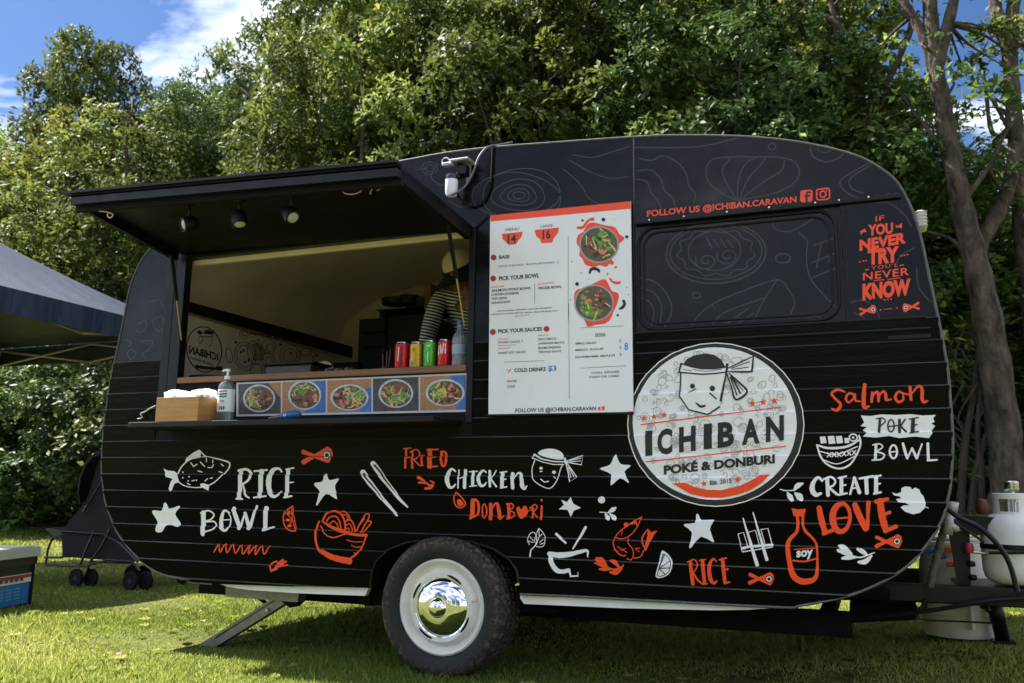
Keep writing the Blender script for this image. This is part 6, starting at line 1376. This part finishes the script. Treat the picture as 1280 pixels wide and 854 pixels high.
# ================================================================ pushchair
PCY = 1.85
PC = thing('pushchair', 'black folding pushchair behind the left end of the caravan', 'pushchair', V3((on(130, 700, PCY).x, PCY, 0)))
def pp(x, y, Y=PCY): return on(x, y, Y)
m_fab = mat('black_fabric', (.0035, .0038, .005), .85, bump=.2, bscale=40); m_tube = mat('black_tube', (.006, .006, .007), .35)
bm = BM(); W2 = .46; n3 = 12
prof = [(126, 558), (112, 561), (100, 572), (91, 592), (88, 612), (90, 628)]
rows = []
for k in range(n3+1):
    u_ = k/n3; Yk = PCY-.02+W2*u_; s_ = math.sin(math.pi*u_)**.5
    rows.append([bm.verts.new(pp(134+(x-134)*(.72+.28*s_), 640+(y-640)*(.86+.14*s_), PCY)+V3((0, Yk-PCY, 0))) for x, y in prof])
for A, B2 in zip(rows, rows[1:]):
    for i in range(len(prof)-1): bm.faces.new((A[i], A[i+1], B2[i+1], B2[i])).smooth = True
r = bmesh.ops.solidify(bm, geom=bm.faces[:], thickness=.006); from_bm('hood', bm, m_fab, PC)
from_px('seat', [(77, 664), (100, 636), (127, 592), (140, 640), (165, 690), (172, 702), (130, 700), (90, 697), (78, 697)], PCY+.03, W2-.08, m_fab, PC)
from_px('seat_side', [(128, 560), (140, 575), (143, 660), (120, 660), (104, 640)], PCY+.05, .02, m_fab, PC)
from_px('footrest', [(56, 661), (60, 660), (78, 663), (77, 669), (68, 671)], PCY+.06, W2-.1, m_tube, PC)
for Yk in (PCY, PCY+W2):
    for pts in ([(138, 661), (128, 682), (112, 704), (106, 722)], [(56, 706), (90, 708), (112, 708)], [(56, 697), (78, 697)], [(66, 672), (60, 686), (57, 706)], [(112, 706), (135, 700), (165, 702), (175, 714)], [(104, 640), (135, 590)], [(77, 664), (130, 668), (150, 680), (172, 703)], [(100, 706), (118, 664)]):
        bm = BM(); tube(bm, [pp(*p)+V3((0, Yk-PCY, 0)) for p in pts], .0095, 8); from_bm('frame_tube', bm, m_tube, PC, smooth=True)
def pwheel(px, py, Yk, r=.072):
    c = pp(px, py)+V3((0, Yk-PCY, 0)); c.z = r+.004
    bm = BM(); lathe(bm, [(r-.022, .013), (r-.008, .016), (r, .009), (r, -.009), (r-.008, -.016), (r-.022, -.013)], c, 'y', 24); wo = from_bm('wheel', bm, m_tyre if False else m_matt, PC, smooth=True)
    bm = BM(); lathe(bm, [(.018, .014), (.02, .010), (.02, -.010), (.018, -.014)], c, 'y', 14)
    for k in range(5): a = R(72*k+20); tube(bm, [c, c+V3((math.cos(a)*(r-.02), 0, math.sin(a)*(r-.02)))], .0055, 6)
    from_bm('spokes', bm, m_tube, wo); return wo
for px, py, Yk in ((98, 734, PCY-.03), (109, 734, PCY+.03), (113, 722, PCY+W2-.03), (122, 720, PCY+W2+.03), (166, 722, PCY-.02), (176, 722, PCY+.05), (178, 716, PCY+W2)): pwheel(px, py, Yk)

# fallen leaves on the lawn
rn = random.Random(12); V = []; F = []
for k in range(46):
    x, y = (rn.uniform(-5.5, -1.0), rn.uniform(-.5, 4.0)); z = float(gz(x, y))+.045; a = rn.uniform(0, 6.3); l = rn.uniform(.018, .035); w_ = l*.45; b0 = len(V)
    for (u_, v_, h) in ((-l, 0, 0), (0, -w_, .006), (l, 0, .004), (0, w_, .008)): V.append((x+u_*math.cos(a)-v_*math.sin(a), y+u_*math.sin(a)+v_*math.cos(a), z+h))
    F += [(b0, b0+1, b0+2), (b0, b0+2, b0+3)]
me = grid_mesh('fallen_leaves', V, F, [mat('dead_leaf', (.22, .12, .07), .8, var=.4, vscale=3)]); o = bpy.data.objects.new('fallen_leaves', me); COL.objects.link(o); tag(o, 'scattered brown fallen leaves on the lawn', kind='stuff')

# ================================================================ wood behind
m_bark = mat('bark', (.07, .055, .045), .9, var=.5, vscale=6, bump=.9, bscale=18, bdist=.04, stretch=(1, 1, .35), spec=.2)
m_bark_pale = mat('lichen_bark', (.075, .058, .046), .9, var=.85, vscale=8, bump=1.0, bscale=20, bdist=.05, stretch=(1, 1, .4), spec=.2)
m_leafA = leafy('leaf_mid_green', (.078, .132, .026), dark=.35, trans=.32, rough=.6, tip=(.20, .27, .055))
m_leafB = leafy('leaf_dark_green', (.052, .102, .027), dark=.35, trans=.25, rough=.55, tip=(.16, .22, .055))
m_leafC = leafy('leaf_olive_green', (.108, .138, .028), dark=.34, trans=.33, rough=.6, tip=(.24, .27, .06))
rg = np.random.default_rng(11)
def leaf_mesh(name, clumps, per, size, m, up=.45):
    """clumps: (x, y, z, r); folded diamond leaves on and inside each clump, in rosettes"""
    Vs = []; lvs = []
    for (cx, cy, cz, r) in clumps:
        n = int(per*(r/.6)**2); ros = max(1, n//7)
        d = rg.normal(size=(ros, 3)); d[:, 2] += .6; d /= np.linalg.norm(d, axis=1)[:, None]
        rad = r*(rg.random(ros)**.22)*rg.uniform(.75, 1.15, ros)
        c = np.array([cx, cy, cz])+d*rad[:, None]*np.array([1, 1, .8])
        tone = rg.normal(.45, .22)+rg.normal(0, .13, ros)
        c = np.repeat(c, 7, 0); dd = np.repeat(d, 7, 0); tone = np.repeat(tone, 7); k = len(c)
        ax = dd*.7+np.array([0, 0, up])+rg.normal(0, .35, (k, 3)); ax /= np.linalg.norm(ax, axis=1)[:, None]
        out_ = rg.normal(size=(k, 3)); out_ -= ax*(out_*ax).sum(1)[:, None]; out_ /= np.linalg.norm(out_, axis=1)[:, None]
        ln = out_*.85+ax*rg.uniform(-.1, .6, k)[:, None]; ln /= np.linalg.norm(ln, axis=1)[:, None]
        wv_ = np.cross(ln, ax); wv_ /= np.linalg.norm(wv_, axis=1)[:, None]; nn = np.cross(wv_, ln)
        s_ = size*rg.uniform(.6, 1.3, k)[:, None]; c = c+rg.normal(0, size*.35, (k, 3))
        V = np.stack([c, c+ln*s_*.5-wv_*s_*.23+nn*s_*.09, c+ln*s_, c+ln*s_*.5+wv_*s_*.23+nn*s_*.09], 1)
        Vs.append(V); lvs.append(np.clip(tone+rg.normal(0, .12, k), 0, 1))
    V = np.concatenate(Vs); lv = np.concatenate(lvs); n = len(V)
    I = np.arange(n)*4; F = np.stack([np.stack([I, I+1, I+2], 1), np.stack([I, I+2, I+3], 1)], 1).reshape(-1, 3)
    me = grid_mesh(name, V.reshape(-1, 3), F, [m]); me.attributes.new('lv', 'FLOAT', 'FACE').data.foreach_set('value', np.repeat(lv, 2).astype(np.float32)); return me
def tree_kind(seed, H, cr, zlow, m, nclump, per=560, leafs=.125, trunk=.14, gap=.0):
    rn = random.Random(seed); cl = []; tries = 0
    while len(cl) < nclump and tries < 9000:
        tries += 1
        z = rn.uniform(zlow, H-.3); t = (z-zlow)/(H-zlow); rad = cr*(math.sin(math.pi*min(1, .16+t*.84))**.55)*rn.uniform(.75, 1.05)
        a = rn.uniform(0, 6.283); q = math.sqrt(rn.random())
        if q < .45 and rn.random() < .7: continue
        x, y = rad*q*math.cos(a), rad*q*math.sin(a); r = rn.uniform(.38, .78)*(1-.25*t)
        if any((x-c[0])**2+(y-c[1])**2+(z-c[2])**2 < ((r+c[3])*(.70+gap))**2 for c in cl): continue
        cl.append((x, y, z, r))
    me = leaf_mesh('crown', cl, per, leafs, m)
    bm = BM(); top = V3((rn.uniform(-.4, .4), rn.uniform(-.4, .4), H*.80)); ax_ = catmull([V3((0, 0, -.3)), V3((rn.uniform(-.15, .15), rn.uniform(-.15, .15), H*.25)), V3((rn.uniform(-.3, .3), rn.uniform(-.3, .3), H*.52)), top], 5)
    tube(bm, ax_, [trunk*(1-.85*i/(len(ax_)-1)) for i in range(len(ax_))], 9)
    for c in sorted(cl, key=lambda c: rn.random())[:26]:
        k = max(2, min(len(ax_)-2, int(len(ax_)*(c[2]/H)*.72))); p = ax_[k]; e = V3(c[:3]); mid = p.lerp(e, .5)+V3((rn.uniform(-.2, .2), rn.uniform(-.2, .2), -.12*(e-p).length))
        bt = catmull([p, mid, e], 4); r0 = trunk*.42*(1-.6*k/len(ax_)); tube(bm, bt, [r0*(1-.8*i/(len(bt)-1)) for i in range(len(bt))], 5)
    mt = bpy.data.meshes.new('trunk'); bm.to_mesh(mt); bm.free(); mt.materials.append(m_bark); mt.shade_smooth(); return me, mt, H
KIND = [tree_kind(1, 8.6, 2.5, .6, m_leafA, 115), tree_kind(2, 8.6, 2.3, .8, m_leafB, 115, per=680, leafs=.105), tree_kind(3, 8.6, 2.6, .9, m_leafC, 110, per=420, leafs=.15),
        tree_kind(4, 8.6, 2.4, 1.0, m_leafA, 95, gap=.05), tree_kind(5, 8.6, 1.35, 5.6, m_leafA, 40, gap=-.10), tree_kind(6, 3.2, 1.7, .15, m_leafB, 46, per=480, leafs=.115, trunk=.05)]
def plant_tree(kind, x, y, H, wide, rot, label, group, name='tree', cat='tree'):
    cm, tm, H0 = KIND[kind]; T = thing(name, label, cat, (x, y, float(gz(x, y))-.02), group); s_ = H/H0
    T.rotation_euler = (0, 0, rot); T.scale = (wide, wide, s_)
    for nm, me in (('crown', cm), ('trunk', tm)):
        o = bpy.data.objects.new(nm, me); COL.objects.link(o); o.parent = T
    return T
def top_at(px, py, Y): q = on(px, py, Y); return q.x, q.z
front = [  # px, py of the tree top, depth, kind, width scale, label
    (15, 150, 10.5, 0, 1.05, 'green broadleaf tree at the far left edge below the open sky'),
    (122, 45, 11.5, 4, .95, 'tall open tree with a rounded crown standing above the left trees'),
    (75, 150, 9.6, 2, .95, 'olive green tree just left of the tall round-topped tree'),
    (185, 140, 9.2, 0, 1.0, 'mid green tree behind the left end of the hatch'),
    (250, 95, 10.4, 1, .75, 'dark green tree stepping up the skyline right of the open sky'),
    (425, -30, 9.8, 0, .95, 'tall green tree above the middle of the serving hatch'),
    (500, -60, 10.6, 2, 1.0, 'tall olive tree over the right part of the hatch'),
    (560, -50, 9.3, 3, 1.0, 'tree with bright leaf clumps above the roof camera'),
    (620, -60, 10.4, 1, 1.1, 'dark tree rising behind the bare forked stem'),
    (700, -60, 9.2, 3, 1.05, 'leafy tree above the menu board'),
    (790, -80, 10.2, 0, 1.15, 'broad green tree above the roof seam'),
    (880, -40, 9.0, 1, 1.1, 'dense dark green tree above the wide right roof'),
    (965, -30, 10.2, 2, 1.05, 'olive tree left of the bare grey branches'),
    (1040, 60, 9.6, 1, .95, 'dark tree behind the bare grey branches'),
    (1110, 150, 10.5, 0, .9, 'lower green tree seen right of the caravan roof'),
    (1190, 235, 11.5, 3, .9, 'low green tree behind the big leaning trunk'),
    (1270, 250, 11.0, 0, .9, 'low bright tree at the right edge behind the trunks')]
for i, (px, py, Y_, kd, wd, lab) in enumerate(front):
    x, z = top_at(px, py, Y_); plant_tree(kd, x, Y_, z-float(gz(x, Y_))+.1, wd, i*1.9, lab, 'trees of the wood')
for i, px in enumerate(range(-60, 1060, 80)):
    Y_ = 13.5+(i % 3)*.9; py = 175 if px < 60 else (150 if px < 200 else (160 if px < 250 else (95 if px < 300 else (30 if px < 350 else -30)))); x, z = top_at(px, py, Y_)
    plant_tree((i*2+1) % 4, x, Y_, z-float(gz(x, Y_)), 1.15, i*2.3, 'dense green tree in the back row of the wood', 'back row trees of the wood')
for i, px in enumerate((1080, 1150, 1225, 1300)):
    x, z = top_at(px, (230, 290, 350, 330)[i], 15); plant_tree(i % 4, x, 15, z-float(gz(x, 15)), 1.1, i, 'low distant tree behind the leaning trunks', 'distant trees at the right')
for i, (px, hh, Y_) in enumerate(((-30, 2.9, 6.9), (30, 3.3, 7.0), (85, 2.8, 6.7), (140, 3.1, 6.9), (215, 3.0, 7.2), (300, 2.9, 7.4), (-60, 4.0, 8.0), (60, 4.2, 8.2), (170, 3.9, 8.3), (560, 2.6, 8.2), (800, 2.4, 8.8), (1120, 1.5, 10.4), (1190, 1.4, 10.6), (1250, 1.5, 10.8), (1300, 2.0, 10.6))):
    x = on(px, 600, Y_).x
    lab = ['low glossy bush at the far left edge', 'glossy bush under the marquee', 'glossy bush left of the pushchair', 'glossy bush directly behind the pushchair hood', 'bush hidden behind the caravan corner', 'bush behind the caravan underside'][i] if i < 6 else ('tall shrub behind the low glossy bushes' if i < 9 else ('low shrub glimpsed beneath the caravan' if i < 11 else 'low shrub in the shade behind the drawbar'))
    plant_tree(5, x, Y_, hh, 1.0, i*1.3, lab, 'shrubs along the foot of the wood', 'shrub', 'shrub')

# the trees with bare trunks on the right
def limb_tree(name, lab, paths, m, crown, mleaf, per=300, leafs=.13, base_xy=None):
    P0 = on(*paths[0][0][0], paths[0][1]); x, y = P0.x, P0.y; T = thing(name, lab, 'tree', (x, y, float(gz(x, y))))
    bm = BM()
    for pts, Y_, w0, w1 in paths:
        P = [on(px, py, Y_ if not isinstance(Y_, list) else Y_[i]) for i, (px, py) in enumerate(pts)]
        C = catmull(P, 6); n = len(C); sc = (P[0]-CAM).length/FPX*.5
        rs = [(w1+(w0-w1)*(1-i/(n-1))**1.5)*sc*(1+.07*math.sin(i*1.9)) for i in range(n)]
        if pts is paths[0][0]: rs[0] *= 1.35; rs[1] *= 1.15; C[0].z = float(gz(C[0].x, C[0].y))-.2
        tube(bm, C, rs, 12)
    from_bm('trunk', bm, m, T, smooth=True)
    cl = []
    for px, py, Y_, rpx in crown:
        p = on(px, py, Y_); cl.append((p.x-T.location.x, p.y-T.location.y, p.z-T.location.z, rpx/FPX*(p-CAM).length))
    me = leaf_mesh('crown', cl, per, leafs, mleaf); o = bpy.data.objects.new('crown', me); COL.objects.link(o); o.parent = T
    rn = random.Random(len(crown))
    ends = [on(px, py, paths[k][1]) for k in range(len(paths)) for px, py in paths[k][0][1:]]
    for c in crown:
        e = on(c[0], c[1], c[2]); s_ = min(ends, key=lambda q: (q-e).length); mid = s_.lerp(e, .5)+V3((rn.uniform(-.1, .1), 0, rn.uniform(-.1, .1)))
        bt = catmull([s_, mid, e], 4); bm = BM(); tube(bm, bt, [.028*(1-.75*i/(len(bt)-1)) for i in range(len(bt))], 5); from_bm('branch', bm, m, T)
    return T
rn = random.Random(5)
def scatter(n, x0, x1, y0, y1, Y_, r0, r1): return [(rn.uniform(x0, x1), rn.uniform(y0, y1), Y_+rn.uniform(-.8, .9), rn.uniform(r0, r1)) for _ in range(n)]
limb_tree('leaning_tree', 'big leaning tree with a thick grey trunk right of the caravan', [
    ([(1262, 640), (1257, 560), (1240, 430), (1222, 340), (1205, 270), (1190, 200), (1178, 130), (1166, 60), (1160, -40)], 8.2, 39, 17),
    ([(1178, 130), (1160, 60), (1140, 20), (1110, -30)], 8.2, 16, 8), ([(1170, 80), (1185, 30), (1200, -30)], 8.2, 18, 10), ([(1205, 250), (1235, 210), (1260, 160)], 8.2, 7, 3), ([(1190, 200), (1150, 150), (1128, 120)], 8.2, 6, 3), ([(1217, 330), (1190, 300), (1160, 290)], 8.2, 6, 3)],
    m_bark_pale, scatter(22, 1090, 1280, -60, 150, 8.8, 16, 28)+[(1120, 60, 8.6, 22), (1140, 118, 8.8, 20), (1125, 160, 9, 22), (1215, 140, 8.8, 20), (1240, 180, 8.9, 22), (1262, 130, 8.8, 18), (1205, 60, 8.7, 22), (1250, 80, 8.8, 16), (1225, 230, 9, 20), (1262, 260, 9, 22), (1160, 260, 9.2, 24), (1150, 215, 9.2, 20), (1250, 45, 8.5, 20), (1180, 300, 9, 20)], m_leafA, per=230)
limb_tree('forked_tree', 'grey forked tree at the right edge of the photograph', [
    ([(1300, 640), (1298, 470), (1285, 360), (1278, 280), (1272, 200), (1266, 120), (1262, 50), (1272, -30)], 9.2, 27, 15),
    ([(1263, 65), (1250, 30), (1243, 0), (1238, -30)], 9.2, 16, 10), ([(1213, 345), (1228, 300), (1250, 262), (1264, 220), (1270, 180)], 8.6, 20, 14), ([(1262, 170), (1240, 165), (1232, 110), (1226, 80)], 9.2, 7, 3)],
    m_bark_pale, scatter(9, 1230, 1330, -40, 60, 9.6, 18, 30)+[(1285, 150, 9.4, 22), (1250, 200, 9.6, 18), (1290, 330, 9.4, 26), (1262, 340, 9.8, 24), (1240, 300, 9.8, 16), (1290, 230, 9.5, 16)], m_leafC, per=230)
limb_tree('spreading_tree', 'spreading tree with bare forking grey branches above the right roof', [
    ([(1098, 640), (1098, 400), (1100, 230), (1103, 165), (1104, 110)], 8.9, 20, 14),
    ([(1104, 115), (1085, 80), (1060, 50), (1045, 30), (1010, 10), (985, -10)], 8.9, 12, 6), ([(1104, 112), (1120, 80), (1138, 40), (1142, 20)], 8.9, 9, 5), ([(1098, 180), (1088, 150), (1065, 120), (1055, 98), (1030, 85), (1018, 62), (1005, 40), (985, 10), (975, -20)], 8.9, 12, 6), ([(1018, 68), (990, 65), (965, 58)], 8.9, 6, 4), ([(1055, 100), (1048, 60), (1040, 10), (1030, -20)], 8.9, 8, 5), ([(1090, 170), (1080, 150), (1072, 130), (1080, 90)], 8.9, 6, 3)],
    m_bark, scatter(16, 930, 1130, -60, 20, 9.4, 20, 34)+[(1000, 90, 9.8, 24), (1030, 130, 9.9, 26), (1075, 30, 9.6, 20), (1110, 40, 9.6, 20), (985, 130, 9.9, 26), (1060, 165, 9.9, 22), (1115, 130, 9.6, 18), (1125, 90, 9.7, 16)], m_leafA, per=230)
for i, (pts, lab) in enumerate((([(1198, 640), (1206, 560), (1216, 500), (1222, 450), (1232, 400)], 'thin slanting bare stem just right of the caravan'), ([(1212, 640), (1218, 600), (1228, 560), (1240, 520)], 'thin stem slanting toward the big leaning trunk'), ([(1226, 640), (1226, 590), (1222, 540), (1226, 480)], 'thin upright stem between the slanting stems'),
    ([(628, 300), (622, 200), (618, 140), (612, 100), (618, 60)], 'pale bare stem rising behind the roof camera'), ([(455, 300), (453, 200), (452, 120), (450, 60)], 'dark slim trunk above the serving hatch'), ([(380, 300), (350, 180), (320, 130), (300, 110)], 'slanting dark trunk above the hatch left part'), ([(205, 300), (160, 240), (158, 180), (163, 140)], 'thin trunk behind the hatch corner'))):
    Y_ = 8.4; P = [on(x, y, Y_) for x, y in pts]; x, y = P[0].x, P[0].y; T = thing('bare_stem', lab, 'tree', (x, y, float(gz(x, y)))); P[0].z = min(P[0].z, float(gz(x, y))-.1) if i < 3 else float(gz(x, y))-.1
    bm = BM(); C = catmull(P, 5); tube(bm, C, [.055*(1-.6*k/(len(C)-1)) for k in range(len(C))], 8); from_bm('trunk', bm, m_bark, T, smooth=True)
    bm = BM(); e = P[-1]
    for k in range(4):
        s_ = C[-3-k*2]; tube(bm, catmull([s_, s_+V3((rn.uniform(-.3, .3), 0, .25)), s_+V3((rn.uniform(-.6, .6), rn.uniform(-.3, .3), .7))], 3), .014, 5)
    from_bm('branches', bm, m_bark, T)

# sunlit tall grass tufts at the foot of the wood, right
n = 9000; x = rg.uniform(-3, 4.5, n); y = rg.normal(8.6, .5, n)+.3*np.sin(x*3); z = gz(x, y); hz = rg.uniform(.12, .42, n)*(.7+.4*np.sin(x*5)); a = rg.uniform(0, 6.3, n); w_ = .007; ln = rg.uniform(.1, .6, n)*hz; la = rg.uniform(0, 6.3, n)
V = np.zeros((n, 3, 3)); V[:, 0] = np.stack([x-np.cos(a)*w_, y-np.sin(a)*w_, z-.01], -1); V[:, 1] = np.stack([x+np.cos(a)*w_, y+np.sin(a)*w_, z-.01], -1); V[:, 2] = np.stack([x+np.cos(la)*ln, y+np.sin(la)*ln, z+hz], -1)
m_tall = leafy('tall_grass', (.16, .16, .03), dark=.5, trans=.4, rough=.6, tip=(.36, .30, .08))
me = grid_mesh('tall_grass', V.reshape(-1, 3), np.arange(n*3).reshape(-1, 3), [m_tall]); me.attributes.new('lv', 'FLOAT', 'FACE').data.foreach_set('value', rg.random(n).astype(np.float32))
o = bpy.data.objects.new('tall_grass', me); COL.objects.link(o); tag(o, 'long yellow grass along the foot of the wood', kind='stuff')

# ---- what stands behind the photographer and shows in the hubcap: a white caravan and trees
BC = thing('white_caravan', 'white caravan far off, mirrored in the hubcap', 'caravan', (-3.0, -22, 0))
bm = BM(); prism(bm, [V3((x, -22, z)) for x, z in ((-6.2, .6), (-6.4, 1.4), (-6.1, 2.5), (-5.6, 2.9), (-.6, 2.9), (-.1, 2.4), (.1, 1.4), (-.1, .6))], (0, -2.2, 0)); from_bm('body', bm, m_white, BC)
bm = BM(); box(bm, (-4.6, -21.98, 1.8), (1.3, .05, .6), bev=.02); box(bm, (-1.8, -21.98, 1.8), (1.1, .05, .6), bev=.02); from_bm('window', bm, m_dark, BC)
bm = BM(); lathe(bm, [(.1, .02), (.33, .04), (.33, -.14), (.1, -.16)], (-3, -21.95, .33), 'y', 24); from_bm('wheel', bm, m_matt, BC)
for i, (x, y, h) in enumerate(((-14, -26, 9), (-9.5, -30, 8), (5, -32, 9), (11, -27, 8), (17, -30, 10))): plant_tree(i % 4, x, y, h, 1.4, i, 'far tree behind the photographer, mirrored in the hubcap', 'trees mirrored in the hubcap')
